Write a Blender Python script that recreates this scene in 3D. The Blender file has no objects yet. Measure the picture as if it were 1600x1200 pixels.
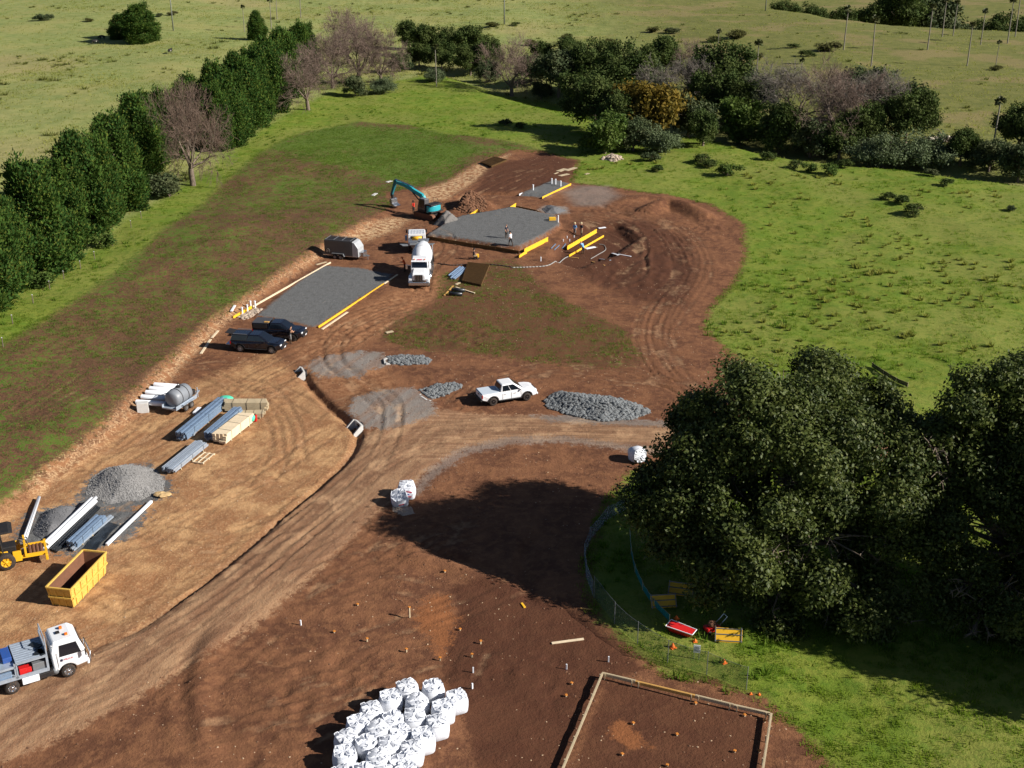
import bpy, bmesh, math, random
import numpy as np
from mathutils import Vector, Matrix

random.seed(7)
rng = np.random.default_rng(7)
SC = bpy.context.scene
COL = SC.collection
R = math.radians

# ------------------------------------------------------------------ camera
FPX, PITCH, CAMH = 1900.0, R(22.8), 44.0          # focal length in photo pixels (1600 wide)
cam = bpy.data.cameras.new('camera')
cam.sensor_width = 36.0
cam.lens = FPX / 1600.0 * 36.0
cam.clip_start, cam.clip_end = 1.0, 6000.0
cam_o = bpy.data.objects.new('camera', cam)
COL.objects.link(cam_o)
cam_o.location = (0, 0, CAMH)
cam_o.rotation_euler = (R(90) - PITCH, 0, 0)
SC.camera = cam_o

# ------------------------------------------------------------------ light
SUN_EL, SUN_AZ = R(30.5), R(-16)                      # azimuth measured from +X (photo right)
sun_dir = Vector((math.cos(SUN_EL) * math.cos(SUN_AZ), math.cos(SUN_EL) * math.sin(SUN_AZ), math.sin(SUN_EL)))
W = bpy.data.worlds.new('World'); SC.world = W; W.use_nodes = True
wn = W.node_tree
for n in list(wn.nodes): wn.nodes.remove(n)
sky = wn.nodes.new('ShaderNodeTexSky'); sky.sky_type = 'NISHITA'; sky.sun_disc = False
sky.air_density = 0.6; sky.dust_density = 0.4; sky.sun_elevation = SUN_EL; sky.sun_rotation = math.atan2(sun_dir.x, sun_dir.y)
bg = wn.nodes.new('ShaderNodeBackground'); bg.inputs['Strength'].default_value = 0.05
wo = wn.nodes.new('ShaderNodeOutputWorld')
wn.links.new(sky.outputs[0], bg.inputs[0]); wn.links.new(bg.outputs[0], wo.inputs[0])
sl = bpy.data.lights.new('sun', 'SUN'); sl.energy = 5.0; sl.angle = R(0.5); sl.color = (1.0, 0.955, 0.88)
sun_o = bpy.data.objects.new('sun', sl); COL.objects.link(sun_o)
sun_o.rotation_euler = sun_dir.to_track_quat('Z', 'Y').to_euler()
sun_o.location = sun_dir * 300
SC.view_settings.view_transform = 'Standard'; SC.view_settings.look = 'None'
SC.view_settings.exposure = 0.68; SC.view_settings.gamma = 1.0; SC.view_settings.use_curve_mapping = False
SC.cycles.max_bounces = 5; SC.cycles.diffuse_bounces = 2; SC.cycles.glossy_bounces = 2
SC.cycles.transparent_max_bounces = 10; SC.cycles.transmission_bounces = 3
SC.cycles.use_denoising = True

# ------------------------------------------------------------------ pixel -> plane
cp, sp = math.cos(PITCH), math.sin(PITCH)
def ray(x, y):
    u = (x - 800.0) / FPX; v = (y - 600.0) / FPX
    return (u, cp - v * sp, -sp - v * cp)           # world direction (X, Y, Z)
def P0(x, y, z=0.0):
    d = ray(x, y); t = (z - CAMH) / d[2]
    return (d[0] * t, d[1] * t)
def poly0(pts): return np.array([P0(*p) for p in pts])

# ------------------------------------------------------------------ value noise (numpy)
def vnoise(x, y, s, seed=0):
    x = np.asarray(x) * s + 100.3 + seed * 17.17; y = np.asarray(y) * s + 51.7 + seed * 9.31
    xi = np.floor(x).astype(np.int64); yi = np.floor(y).astype(np.int64)
    fx = x - xi; fy = y - yi
    fx = fx * fx * (3 - 2 * fx); fy = fy * fy * (3 - 2 * fy)
    def h(a, b):
        n = (a * 374761393 + b * 668265263 + seed * 144269) & 0x7fffffff
        n = ((n ^ (n >> 13)) * 1274126177) & 0x7fffffff
        return ((n ^ (n >> 16)) & 0xffff) / 65535.0
    return (h(xi, yi) * (1 - fx) + h(xi + 1, yi) * fx) * (1 - fy) + (h(xi, yi + 1) * (1 - fx) + h(xi + 1, yi + 1) * fx) * fy
def fbm(x, y, s, o=3, seed=0):
    a, t, w = 0, 0, 1.0
    for i in range(o):
        a = a + vnoise(x, y, s * 2 ** i, seed + i) * w; t += w; w *= 0.5
    return a / t
def sstep(a, b, x):
    t = np.clip((x - a) / (b - a), 0, 1); return t * t * (3 - 2 * t)

def seg_dist(X, Y, a, b):
    dx, dy = b[0] - a[0], b[1] - a[1]; L = dx * dx + dy * dy + 1e-9
    t = np.clip(((X - a[0]) * dx + (Y - a[1]) * dy) / L, 0, 1)
    return np.hypot(X - a[0] - t * dx, Y - a[1] - t * dy)
def sdist(X, Y, poly):
    """signed distance to polygon, positive inside"""
    d = np.full(X.shape, 1e9); ins = np.zeros(X.shape, bool); n = len(poly)
    for i in range(n):
        a, b = poly[i], poly[(i + 1) % n]
        d = np.minimum(d, seg_dist(X, Y, a, b))
        if a[1] != b[1]:
            c = ((a[1] > Y) != (b[1] > Y)) & (X < (b[0] - a[0]) * (Y - a[1]) / (b[1] - a[1]) + a[0])
            ins ^= c
    return np.where(ins, d, -d)
def smooth_line(pts, n=8):
    """Catmull-Rom through points"""
    p = np.array(pts, float); p = np.vstack([2 * p[0] - p[1], p, 2 * p[-1] - p[-2]]); out = []
    for i in range(1, len(p) - 2):
        for k in range(n):
            t = k / n
            out.append(0.5 * ((2 * p[i]) + (-p[i - 1] + p[i + 1]) * t + (2 * p[i - 1] - 5 * p[i] + 4 * p[i + 1] - p[i + 2]) * t * t + (-p[i - 1] + 3 * p[i] - 3 * p[i + 1] + p[i + 2]) * t ** 3))
    out.append(p[-2]); return np.array(out)
# ------------------------------------------------------------------ terrain grid
def axis(segs):
    out = [segs[0][0]]
    for a, b, s in segs:
        n = max(1, int(round((b - a) / s))); out += list(a + (b - a) * (np.arange(n) + 1) / n)
    return np.array(out)
GX = axis([(-1500, -500, 50), (-500, -200, 12), (-200, -80, 3), (-80, -56, .6), (-56, 50, .22), (50, 80, .6), (80, 220, 3), (220, 500, 12), (500, 1500, 50)])
GY = axis([(-300, 20, 20), (20, 46, 2), (46, 130, .22), (130, 205, .4), (205, 300, 1.5), (300, 520, 4), (520, 1000, 16), (1000, 3000, 100)])
XX, YY = np.meshgrid(GX, GY)                        # [row = Y, col = X]

def add_line(F, pts, fn, reach, mode='add'):
    """apply fn(distance, along) around a polyline to field F, locally"""
    L = 0.0; n = len(pts)
    lens = [np.hypot(*(np.array(pts[i + 1]) - pts[i])) for i in range(n - 1)]; T = sum(lens)
    D = {}
    xs = np.array(pts)[:, 0]; ys = np.array(pts)[:, 1]
    i0, i1 = np.searchsorted(GX, [xs.min() - reach, xs.max() + reach]); j0, j1 = np.searchsorted(GY, [ys.min() - reach, ys.max() + reach])
    if i1 <= i0 or j1 <= j0: return
    sx, sy = XX[j0:j1, i0:i1], YY[j0:j1, i0:i1]
    best = np.full(sx.shape, 1e9); al = np.zeros(sx.shape)
    for i in range(n - 1):
        a, b = pts[i], pts[i + 1]
        k0, k1 = np.searchsorted(GX[i0:i1], [min(a[0], b[0]) - reach, max(a[0], b[0]) + reach]); l0, l1 = np.searchsorted(GY[j0:j1], [min(a[1], b[1]) - reach, max(a[1], b[1]) + reach])
        d = seg_dist(sx[l0:l1, k0:k1], sy[l0:l1, k0:k1], a, b)
        B = best[l0:l1, k0:k1]; m = d < B
        B[m] = d[m]; al[l0:l1, k0:k1][m] = (L + lens[i] * .5) / T
        L += lens[i]
    v = fn(best, al); v[best > reach] = 0
    if mode == 'add': F[j0:j1, i0:i1] += v
    else: F[j0:j1, i0:i1] = np.maximum(F[j0:j1, i0:i1], v)

# ---- zones, outlined on the ground
Z = {}
RIGHT_EDGE = [(1040, 303), (1110, 318), (1162, 352), (1165, 400), (1150, 440), (1112, 480), (1100, 510), (1135, 545), (1190, 580), (1150, 620), (1300, 650), (1700, 670), (1700, 715), (1200, 720), (1030, 722), (985, 738), (948, 790), (925, 850), (915, 905), (935, 965), (1000, 1020), (1050, 1052), (1110, 1058), (1190, 1088), (1255, 1140), (1300, 1200), (1350, 1300), (-400, 1400)]
zones = dict(
    green=[(-260, 620), (-60, 500), (20, 468), (150, 398), (225, 330), (300, 280), (400, 210), (470, 168), (540, 140), (640, 128), (690, 118), (760, 135), (850, 148), (905, 160), (1000, 190), (1120, 218), (1250, 250), (1380, 252), (1470, 270), (1600, 282), (1900, 300), (1900, 1500), (-600, 1500)],
    seeded=[(-300, 700), (-60, 598), (0, 566), (60, 528), (150, 465), (215, 415), (290, 345), (345, 290), (400, 245), (440, 222), (480, 206), (560, 192), (640, 198), (700, 212), (790, 222), (850, 236), (905, 250), (895, 285), (960, 292)] + RIGHT_EDGE,
    dirt=[(-200, 930), (-40, 830), (0, 800), (60, 752), (150, 690), (215, 622), (262, 572), (330, 510), (390, 468), (450, 428), (510, 388), (570, 350), (612, 322), (600, 300), (640, 296), (690, 288), (740, 256), (800, 236), (850, 236), (905, 250), (895, 285), (960, 292)] + RIGHT_EDGE,
    tan=[(-300, 1010), (-60, 850), (60, 760), (150, 700), (230, 640), (300, 600), (420, 552), (475, 585), (500, 618), (543, 655), (560, 690), (532, 730), (452, 800), (332, 900), (220, 980), (120, 1030), (-100, 1075), (-300, 1120)],
    bank=[(40, 762), (150, 690), (215, 622), (262, 572), (330, 510), (390, 468), (450, 428), (510, 388), (570, 350), (610, 338), (650, 340), (620, 362), (560, 380), (500, 408), (420, 455), (350, 512), (290, 575), (225, 640), (150, 706), (60, 775)],
    bank2=[(650, 300), (700, 282), (745, 256), (800, 240), (770, 262), (740, 285), (700, 310), (660, 318)],
    road=[(-300, 1180), (-60, 1060), (120, 1030), (220, 982), (335, 900), (455, 800), (535, 732), (562, 690), (590, 665), (680, 640), (760, 648), (850, 650), (950, 658), (1100, 662), (1400, 672), (1700, 684), (1700, 712), (1300, 708), (1040, 712), (960, 698), (880, 688), (790, 690), (730, 702), (690, 722), (640, 762), (590, 800), (510, 880), (420, 960), (330, 1020), (200, 1100), (60, 1170), (-300, 1300)],
    access=[(470, 600), (450, 545), (500, 515), (560, 480), (620, 450), (640, 420), (690, 420), (700, 440), (690, 462), (640, 490), (600, 520), (560, 548), (620, 590), (650, 640), (560, 660), (520, 620)],
    gravA=[(402, 494), (440, 462), (492, 424), (508, 416), (560, 420), (612, 430), (606, 441), (560, 468), (500, 508), (488, 512), (440, 500)],
    gravB=[(668, 372), (700, 352), (722, 342), (770, 334), (800, 328), (868, 342), (874, 356), (848, 372), (812, 390), (780, 388), (720, 378)],
    gravC=[(812, 304), (866, 282), (893, 289), (850, 311)],
    gravD=[(880, 300), (905, 290), (950, 290), (968, 306), (940, 322), (900, 320)],
    gravE=[(840, 328), (850, 321), (885, 322), (888, 332), (862, 334)],
    gravF=[(478, 574), (500, 560), (560, 550), (596, 553), (612, 572), (580, 580), (560, 592), (500, 590)],
    gravG=[(556, 622), (600, 610), (645, 608), (676, 632), (682, 650), (640, 662), (600, 674), (572, 670), (545, 645)],
    gravH=[(640, 775), (668, 735), (720, 700), (790, 684), (880, 682), (960, 692), (1045, 706), (1045, 712), (960, 700), (880, 690), (795, 694), (735, 708), (690, 738), (650, 772)],
    gravI=[(830, 650), (900, 648), (1000, 656), (1090, 660), (1080, 668), (960, 664), (860, 660)],
    gravJ=[(20, 850), (45, 800), (90, 788), (200, 792), (235, 800), (200, 838), (120, 868), (60, 860)],
    gravK=[(110, 790), (150, 735), (230, 722), (265, 750), (270, 770), (200, 795)],
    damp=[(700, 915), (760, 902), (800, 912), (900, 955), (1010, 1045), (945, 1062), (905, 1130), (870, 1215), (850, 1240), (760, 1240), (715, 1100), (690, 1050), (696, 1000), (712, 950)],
    damp2=[(865, 400), (890, 350), (960, 345), (1010, 345), (1070, 370), (1090, 420), (1070, 480), (1000, 470), (930, 440), (890, 420)],
    damp3=[(760, 260), (850, 240), (900, 252), (880, 285), (800, 300), (740, 300)],
    patch=[(690, 432), (735, 414), (800, 404), (835, 440), (880, 470), (965, 510), (1005, 562), (950, 578), (850, 566), (740, 552), (640, 545), (596, 522), (640, 488), (690, 470)],
    orange=[(650, 950), (668, 930), (700, 930), (715, 960), (705, 990), (695, 1020), (680, 1025), (672, 990), (650, 980)],
    orange2=[(955, 1130), (975, 1122), (1000, 1150), (1015, 1165), (985, 1165), (955, 1150)],
    tussock=[(1090, 460), (1180, 420), (1260, 360), (1330, 330), (1480, 380), (1620, 420), (1640, 560), (1480, 560), (1330, 590), (1200, 590), (1120, 530)],
    lush=[(440, 232), (520, 200), (690, 205), (740, 235), (700, 275), (640, 288), (560, 262), (470, 250)],
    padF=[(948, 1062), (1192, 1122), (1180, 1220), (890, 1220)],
)
PZ = {k: poly0(v) for k, v in zones.items()}
for k, p in PZ.items():
    m = 5.0
    i0, i1 = np.searchsorted(GX, [p[:, 0].min() - m, p[:, 0].max() + m]); j0, j1 = np.searchsorted(GY, [p[:, 1].min() - m, p[:, 1].max() + m])
    F = np.full(XX.shape, -4.0, np.float32)
    F[j0:j1, i0:i1] = np.clip(sdist(XX[j0:j1, i0:i1], YY[j0:j1, i0:i1], p), -4, 4)
    Z[k] = F

H = np.zeros(XX.shape)
# broad rolling ground, flattened on the site
site = sstep(-4, 3.9, Z['dirt'])
H += (fbm(XX, YY, 0.012, 3, 3) - .5) * 3.0 * sstep(150, 300, YY) * (1 - site)
H += (fbm(XX, YY, 0.06, 3, 5) - .5) * 1.0 * (1 - site)
H += (fbm(XX, YY, 0.4, 3, 8) - .5) * 0.22 * (1 - site)
# the hill edge at the upper right: a ridge, then the land falls away to a valley
rl = np.array([P0(600, -60), P0(1000, -18), P0(1140, 4), P0(1240, 20), P0(1320, 33), P0(1420, 43), P0(1620, 56), P0(1900, 70)])
ridgeY = np.interp(XX, rl[:, 0], rl[:, 1], left=1200, right=rl[-1, 1])
beyond = np.clip(YY - ridgeY, 0, 400)
H -= np.where(beyond < 160, beyond * .17, 27.2 + 0 * beyond) * sstep(0, 25, beyond)
H += sstep(1050, 2500, YY) * 60
# creek gully between the near paddock and the hill
creek = smooth_line([P0(640, 105), P0(700, 110), P0(800, 140), P0(900, 165), P0(1000, 190), P0(1120, 205), P0(1250, 235), P0(1400, 250), P0(1600, 275), P0(1900, 310)])
add_line(H, creek, lambda d, a: -1.6 * (1 - sstep(1, 9, d)), 9)
# dirt roughness
rough = fbm(XX, YY, .5, 4, 21) - .5
ridged = np.abs(fbm(XX, YY, .9, 3, 33) - .5)
H += site * (rough * .16 - ridged * .10 + (fbm(XX, YY, .07, 2, 12) - .5) * .5)
sc_ = site * sstep(.52, .7, fbm(XX, YY, .12, 3, 55))       # churned spots
H += sc_ * (fbm(XX, YY, 1.4, 3, 61) - .5) * .28
H += sstep(-2, 1, Z['damp2']) * (fbm(XX, YY, 1.0, 3, 71) - .5) * .35

def flat(F, poly, level, edge):
    k = sstep(-edge, edge * .15, sdist(XX[J0:J1, I0:I1], YY[J0:J1, I0:I1], poly))
    F[J0:J1, I0:I1] = F[J0:J1, I0:I1] * (1 - k) + (level + rough[J0:J1, I0:I1] * .05) * k
I0, I1 = np.searchsorted(GX, [-56, 60]); J0, J1 = np.searchsorted(GY, [46, 225])
flat(H, PZ['gravA'], .10, .7)
flat(H, PZ['gravB'], .55, .5)
flat(H, PZ['gravC'], .15, .6)
flat(H, poly0([(868, 402), (900, 360), (960, 352), (985, 372), (950, 396), (900, 412)]), -.75, 1.6)   # pit
flat(H, PZ['gravF'], .15, 1.0); flat(H, PZ['gravG'], .15, 1.0); flat(H, PZ['padF'], -.12, .5)
# road is graded: damp the roughness, slightly crowned
kr = sstep(-1, 1.2, Z['road']); H = H * (1 - kr) + (H * .35 + .10) * kr
# cut bank on the left slope: ground above the dirt edge stands higher
edgeL = smooth_line([P0(*q) for q in [(-120, 880), (0, 800), (60, 752), (150, 690), (215, 622), (262, 572), (330, 510), (390, 468), (450, 428), (510, 388), (570, 350), (612, 330)]])
ex = np.interp(YY, edgeL[:, 1], edgeL[:, 0]); left = np.clip(ex - XX, -3, 60) * ((YY > 60) & (YY < 172))
lk = sstep(60, 75, YY) * (1 - sstep(150, 172, YY))
H += lk * (sstep(-1.6, .6, left) * .75 + np.clip(left, 0, 14) * .05)
# drainage ditch beside the road
ditch = smooth_line([P0(*q) for q in [(474, 586), (486, 604), (515, 634), (545, 660), (558, 676), (556, 696), (532, 728), (452, 798), (332, 898), (222, 978), (150, 1008)]])
dep = lambda a: .42 - .15 * sstep(.28, .45, a) - .15 * sstep(.8, 1, a)
add_line(H, ditch, lambda d, a: -dep(a) * (1 - sstep(.10, .62 - .30 * sstep(.28, .45, a), d)), 1.2)
# steps and scarps in the lower yard
def scarp(px, h, w):
    line = smooth_line([P0(*q) for q in px])
    def fn(d, a): return h * (1 - sstep(.05, w, d)) * np.sin(np.pi * np.clip(a, 0, 1)) ** .5
    add_line(H, line, fn, w)
scarp([(352, 980), (318, 1030), (300, 1085), (302, 1140), (318, 1210)], .30, 1.8)
scarp([(318, 985), (292, 1040), (286, 1100), (300, 1190)], -.22, .9)
scarp([(600, 860), (632, 852), (652, 872), (700, 882), (760, 902), (800, 905)], .28, 1.3)
scarp([(640, 845), (700, 868), (770, 893)], -.18, .8)
scarp([(1000, 335), (1040, 322), (1080, 330), (1110, 345)], 1.25, 2.6)
scarp([(960, 318), (1010, 308), (1060, 310)], .3, 2.0)
scarp([(830, 935), (815, 880), (835, 835)], -.25, .8)
scarp([(715, 330), (742, 318), (765, 326)], 1.0, 2.0)
scarp([(700, 312), (760, 302), (840, 306)], -.45, 1.2)
# tyre tracks
TR = np.zeros(XX.shape, np.float32)
def track(px, width=.16, gauge=1.7, depth=.045, amt=1.0, dbl=True, wob=.25):
    c = smooth_line([P0(*q) for q in px], 10)
    t = np.gradient(c, axis=0); t /= np.linalg.norm(t, axis=1)[:, None] + 1e-9
    nrm = np.stack([-t[:, 1], t[:, 0]], 1)
    w = (fbm(np.arange(len(c)) * .5, np.zeros(len(c)) + random.random() * 90, .12, 2, 5) - .5)[:, None] * wob * 4
    for s in ((-.5, .5) if dbl else (0,)):
        l = c + nrm * (s * gauge + w)
        add_line(H, l, lambda d, a: -depth * (1 - sstep(width * .7, width * 1.3, d)) + depth * .6 * np.exp(-((d - width * 2) / (width * .7)) ** 2), .8)
        add_line(TR, l, lambda d, a: amt * (1 - sstep(width * .8, width * 1.5, d)) * sstep(0, .08, a) * (1 - sstep(.92, 1, a)), .5, 'max')
for off in (-38, -31, -24, -16, -9, -3, 4, 11, 18, 25, 32, 40):
    j = random.uniform(-6, 6)
    track([(-80, 1120 + off * 1.5 + j), (150, 1040 + off * 1.4), (330, 940 + off * 1.2 + j), (470, 830 + off), (580, 735 + off * .8), (690, 685 + off * .45 + j * .4), (820, 668 + off * .35), (1000, 676 + off * .35), (1300, 690 + off * .3)], amt=random.uniform(.3, .8), depth=.02)
for off in (-20, -7, 6, 20):
    track([(660, 470 + off * .3), (600, 490 + off * .6), (540, 520 + off), (520, 560 + off * .3), (560, 600 + off * .3), (610, 650 + off * .6), (560, 745 + off), (430, 850 + off)], amt=.7)
for off in (0, 9, -8):
    track([(660, 455), (668, 420 + off * .2), (700, 380 + off * .3), (640, 362 + off)], amt=.6)
for k in range(6):
    o = k * 7.5
    track([(930 + o * .3, 322 - o * .1), (1010 + o, 345 + o * .15), (1050 + o * 1.1, 385), (1058 + o * 1.0, 430), (1015 + o * 1.1, 480 + o * .2), (1005 + o * .9, 530), (1040 + o * .7, 590), (1120, 640)], depth=random.choice((.02, .035, .05)), amt=random.uniform(.3, .6), width=.16)
for k in range(7):
    o = k * 6
    track([(890, 330 + o * .3), (960, 340 + o * .9), (1000, 362 + o * 1.1), (1010, 395 + o), (960, 430 + o * .6)], depth=.05, amt=.8, width=.22, dbl=False)
for k in range(46):
    x = random.uniform(60, 520); y = random.uniform(640, 990) - x * .22; a = random.uniform(-.75, -.35) if random.random() < .7 else random.uniform(-.1, .5); L = random.uniform(90, 200)
    track([(x - L * math.cos(a) * .5, y - L * math.sin(a) * .5), (x, y + random.uniform(-8, 8)), (x + L * math.cos(a) * .5, y + L * math.sin(a) * .5)], amt=random.uniform(.25, .8), depth=random.uniform(.01, .04))
for q in ([(250, 560), (330, 590), (430, 610), (510, 650)], [(330, 590), (420, 640), (440, 700), (400, 760)], [(300, 600), (400, 600), (450, 650), (460, 720)], [(480, 545), (400, 590), (330, 640)]):
    track(q, amt=.7)
for k in range(22):
    x = random.uniform(250, 640); y = random.uniform(840, 1170)
    track([(x, y), (x + random.uniform(50, 110), y - random.uniform(10, 60)), (x + random.uniform(130, 210), y - random.uniform(20, 110))], amt=.5, depth=.035)
for k in range(5):
    track([(700 + k * 18, 640 - k * 4), (760 + k * 12, 600 - k * 3), (860, 585 - k * 3), (980, 596 - k * 5), (1090, 600 + k * 5)], amt=.55)
for k in range(4):
    track([(560 + k * 25, 372 - k * 5), (600 + k * 18, 360 - k * 3), (650 + k * 10, 345), (700, 330 - k * 4), (780, 300 - k * 9), (860, 262 - k * 3)], amt=.5)

# ---- height lookup and photo-point to ground
def hgt(x, y):
    i = int(np.clip(np.searchsorted(GX, x) - 1, 0, len(GX) - 2)); j = int(np.clip(np.searchsorted(GY, y) - 1, 0, len(GY) - 2))
    fx = (x - GX[i]) / (GX[i + 1] - GX[i]); fy = (y - GY[j]) / (GY[j + 1] - GY[j])
    return float((H[j, i] * (1 - fx) + H[j, i + 1] * fx) * (1 - fy) + (H[j + 1, i] * (1 - fx) + H[j + 1, i + 1] * fx) * fy)
def hgts(x, y):
    i = np.clip(np.searchsorted(GX, x) - 1, 0, len(GX) - 2); j = np.clip(np.searchsorted(GY, y) - 1, 0, len(GY) - 2)
    fx = (x - GX[i]) / (GX[i + 1] - GX[i]); fy = (y - GY[j]) / (GY[j + 1] - GY[j])
    return (H[j, i] * (1 - fx) + H[j, i + 1] * fx) * (1 - fy) + (H[j + 1, i] * (1 - fx) + H[j + 1, i + 1] * fx) * fy
def zval(k, x, y):
    i = np.clip(np.searchsorted(GX, x), 0, len(GX) - 1); j = np.clip(np.searchsorted(GY, y), 0, len(GY) - 1)
    return Z[k][j, i]
def G(x, y):
    """photo point -> ground point"""
    z = 0.0
    for _ in range(10):
        X, Y = P0(x, y, z); z = .5 * z + .5 * hgt(X, Y)
    return Vector((X, Y, hgt(X, Y)))
# ------------------------------------------------------------------ materials
def srgb(r, g, b, a=1.0):
    f = lambda c: (c / 255.0) / 12.92 if c <= 10 else (((c / 255.0) + .055) / 1.055) ** 2.4
    return (f(r), f(g), f(b), a)
class NT:
    def __init__(s, name):
        s.m = bpy.data.materials.new(name); s.m.use_nodes = True; s.t = s.m.node_tree
        for n in list(s.t.nodes): s.t.nodes.remove(n)
        s.out = s.t.nodes.new('ShaderNodeOutputMaterial')
    def n(s, typ, **kw):
        n = s.t.nodes.new(typ)
        for k, v in kw.items():
            if k in n.inputs: s.put(n.inputs[k], v)
            else: setattr(n, k, v)
        return n
    def put(s, sock, v):
        if isinstance(v, bpy.types.NodeSocket): s.t.links.new(v, sock)
        else: sock.default_value = v
    def math(s, op, a, b=0.0, c=0.0, clamp=False):
        n = s.t.nodes.new('ShaderNodeMath'); n.operation = op; n.use_clamp = clamp
        for i, v in enumerate((a, b, c)): s.put(n.inputs[i], v)
        return n.outputs[0]
    def noise(s, scale, detail=3.0, rough=.55, vec=None, dist=0.0):
        n = s.t.nodes.new('ShaderNodeTexNoise'); n.inputs['Scale'].default_value = scale; n.inputs['Detail'].default_value = detail
        n.inputs['Roughness'].default_value = rough; n.inputs['Distortion'].default_value = dist
        if vec is not None: s.t.links.new(vec, n.inputs['Vector'])
        return n.outputs['Fac']
    def pos(s):
        return s.t.nodes.new('ShaderNodeNewGeometry').outputs['Position']
    def obj(s): return s.t.nodes.new('ShaderNodeTexCoord').outputs['Object']
    def rnd(s): return s.t.nodes.new('ShaderNodeObjectInfo').outputs['Random']
    def scale(s, vec, xyz):
        n = s.t.nodes.new('ShaderNodeMapping'); n.inputs['Scale'].default_value = xyz; s.t.links.new(vec, n.inputs['Vector']); return n.outputs[0]
    def attr(s, name):
        n = s.t.nodes.new('ShaderNodeAttribute'); n.attribute_name = name; return n.outputs['Fac']
    def rng(s, v, a, b, c=0.0, d=1.0, smooth=True):
        n = s.t.nodes.new('ShaderNodeMapRange'); n.clamp = True; n.interpolation_type = 'SMOOTHSTEP' if smooth else 'LINEAR'
        for i, q in enumerate((v, a, b, c, d)): s.put(n.inputs[i], q)
        return n.outputs[0]
    def mix(s, f, a, b, mode='MIX'):
        n = s.t.nodes.new('ShaderNodeMix'); n.data_type = 'RGBA'; n.blend_type = mode
        s.put(n.inputs['Factor'], f); s.put(n.inputs[6], a); s.put(n.inputs[7], b); return n.outputs[2]
    def bump(s, h, strength=.5, dist=.05):
        n = s.t.nodes.new('ShaderNodeBump'); n.inputs['Strength'].default_value = strength; n.inputs['Distance'].default_value = dist
        s.put(n.inputs['Height'], h); return n.outputs[0]
    def bsdf(s, **kw):
        n = s.t.nodes.new('ShaderNodeBsdfPrincipled')
        for k, v in kw.items(): s.put(n.inputs[k], v)
        return n
    def done(s, sh):
        s.t.links.new(sh.outputs[0] if hasattr(sh, 'outputs') else sh, s.out.inputs[0]); return s.m

MATS = {}
def mat(name, col, rough=.6, metal=0.0, var=.18, dirt=.25, dscale=2.5, bump=.0, spec=.5, coat=0.0, dirtcol=None):
    """plain surface with uneven tone and dust/dirt blotches"""
    if name in MATS: return MATS[name]
    t = NT(name); o = t.obj()
    a = t.noise(dscale, 4, .6, o); b = t.noise(dscale * 7, 3, .6, o)
    c = t.mix(t.rng(a, .3, .7, 0, var), col, (col[0] * .45, col[1] * .45, col[2] * .45, 1))
    dc = dirtcol or srgb(120, 84, 56)
    c = t.mix(t.math('MULTIPLY', t.rng(b, .48, .72), dirt), c, dc)
    kw = dict(Metallic=metal)
    if bump: kw['Normal'] = t.bump(b, bump, .02)
    bs = t.bsdf(**{'Base Color': c, 'Roughness': t.rng(b, .3, .7, max(rough - .08, .02), min(rough + .15, 1)), 'Specular IOR Level': spec, 'Coat Weight': coat}, **kw)
    MATS[name] = t.done(bs); return MATS[name]

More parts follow.
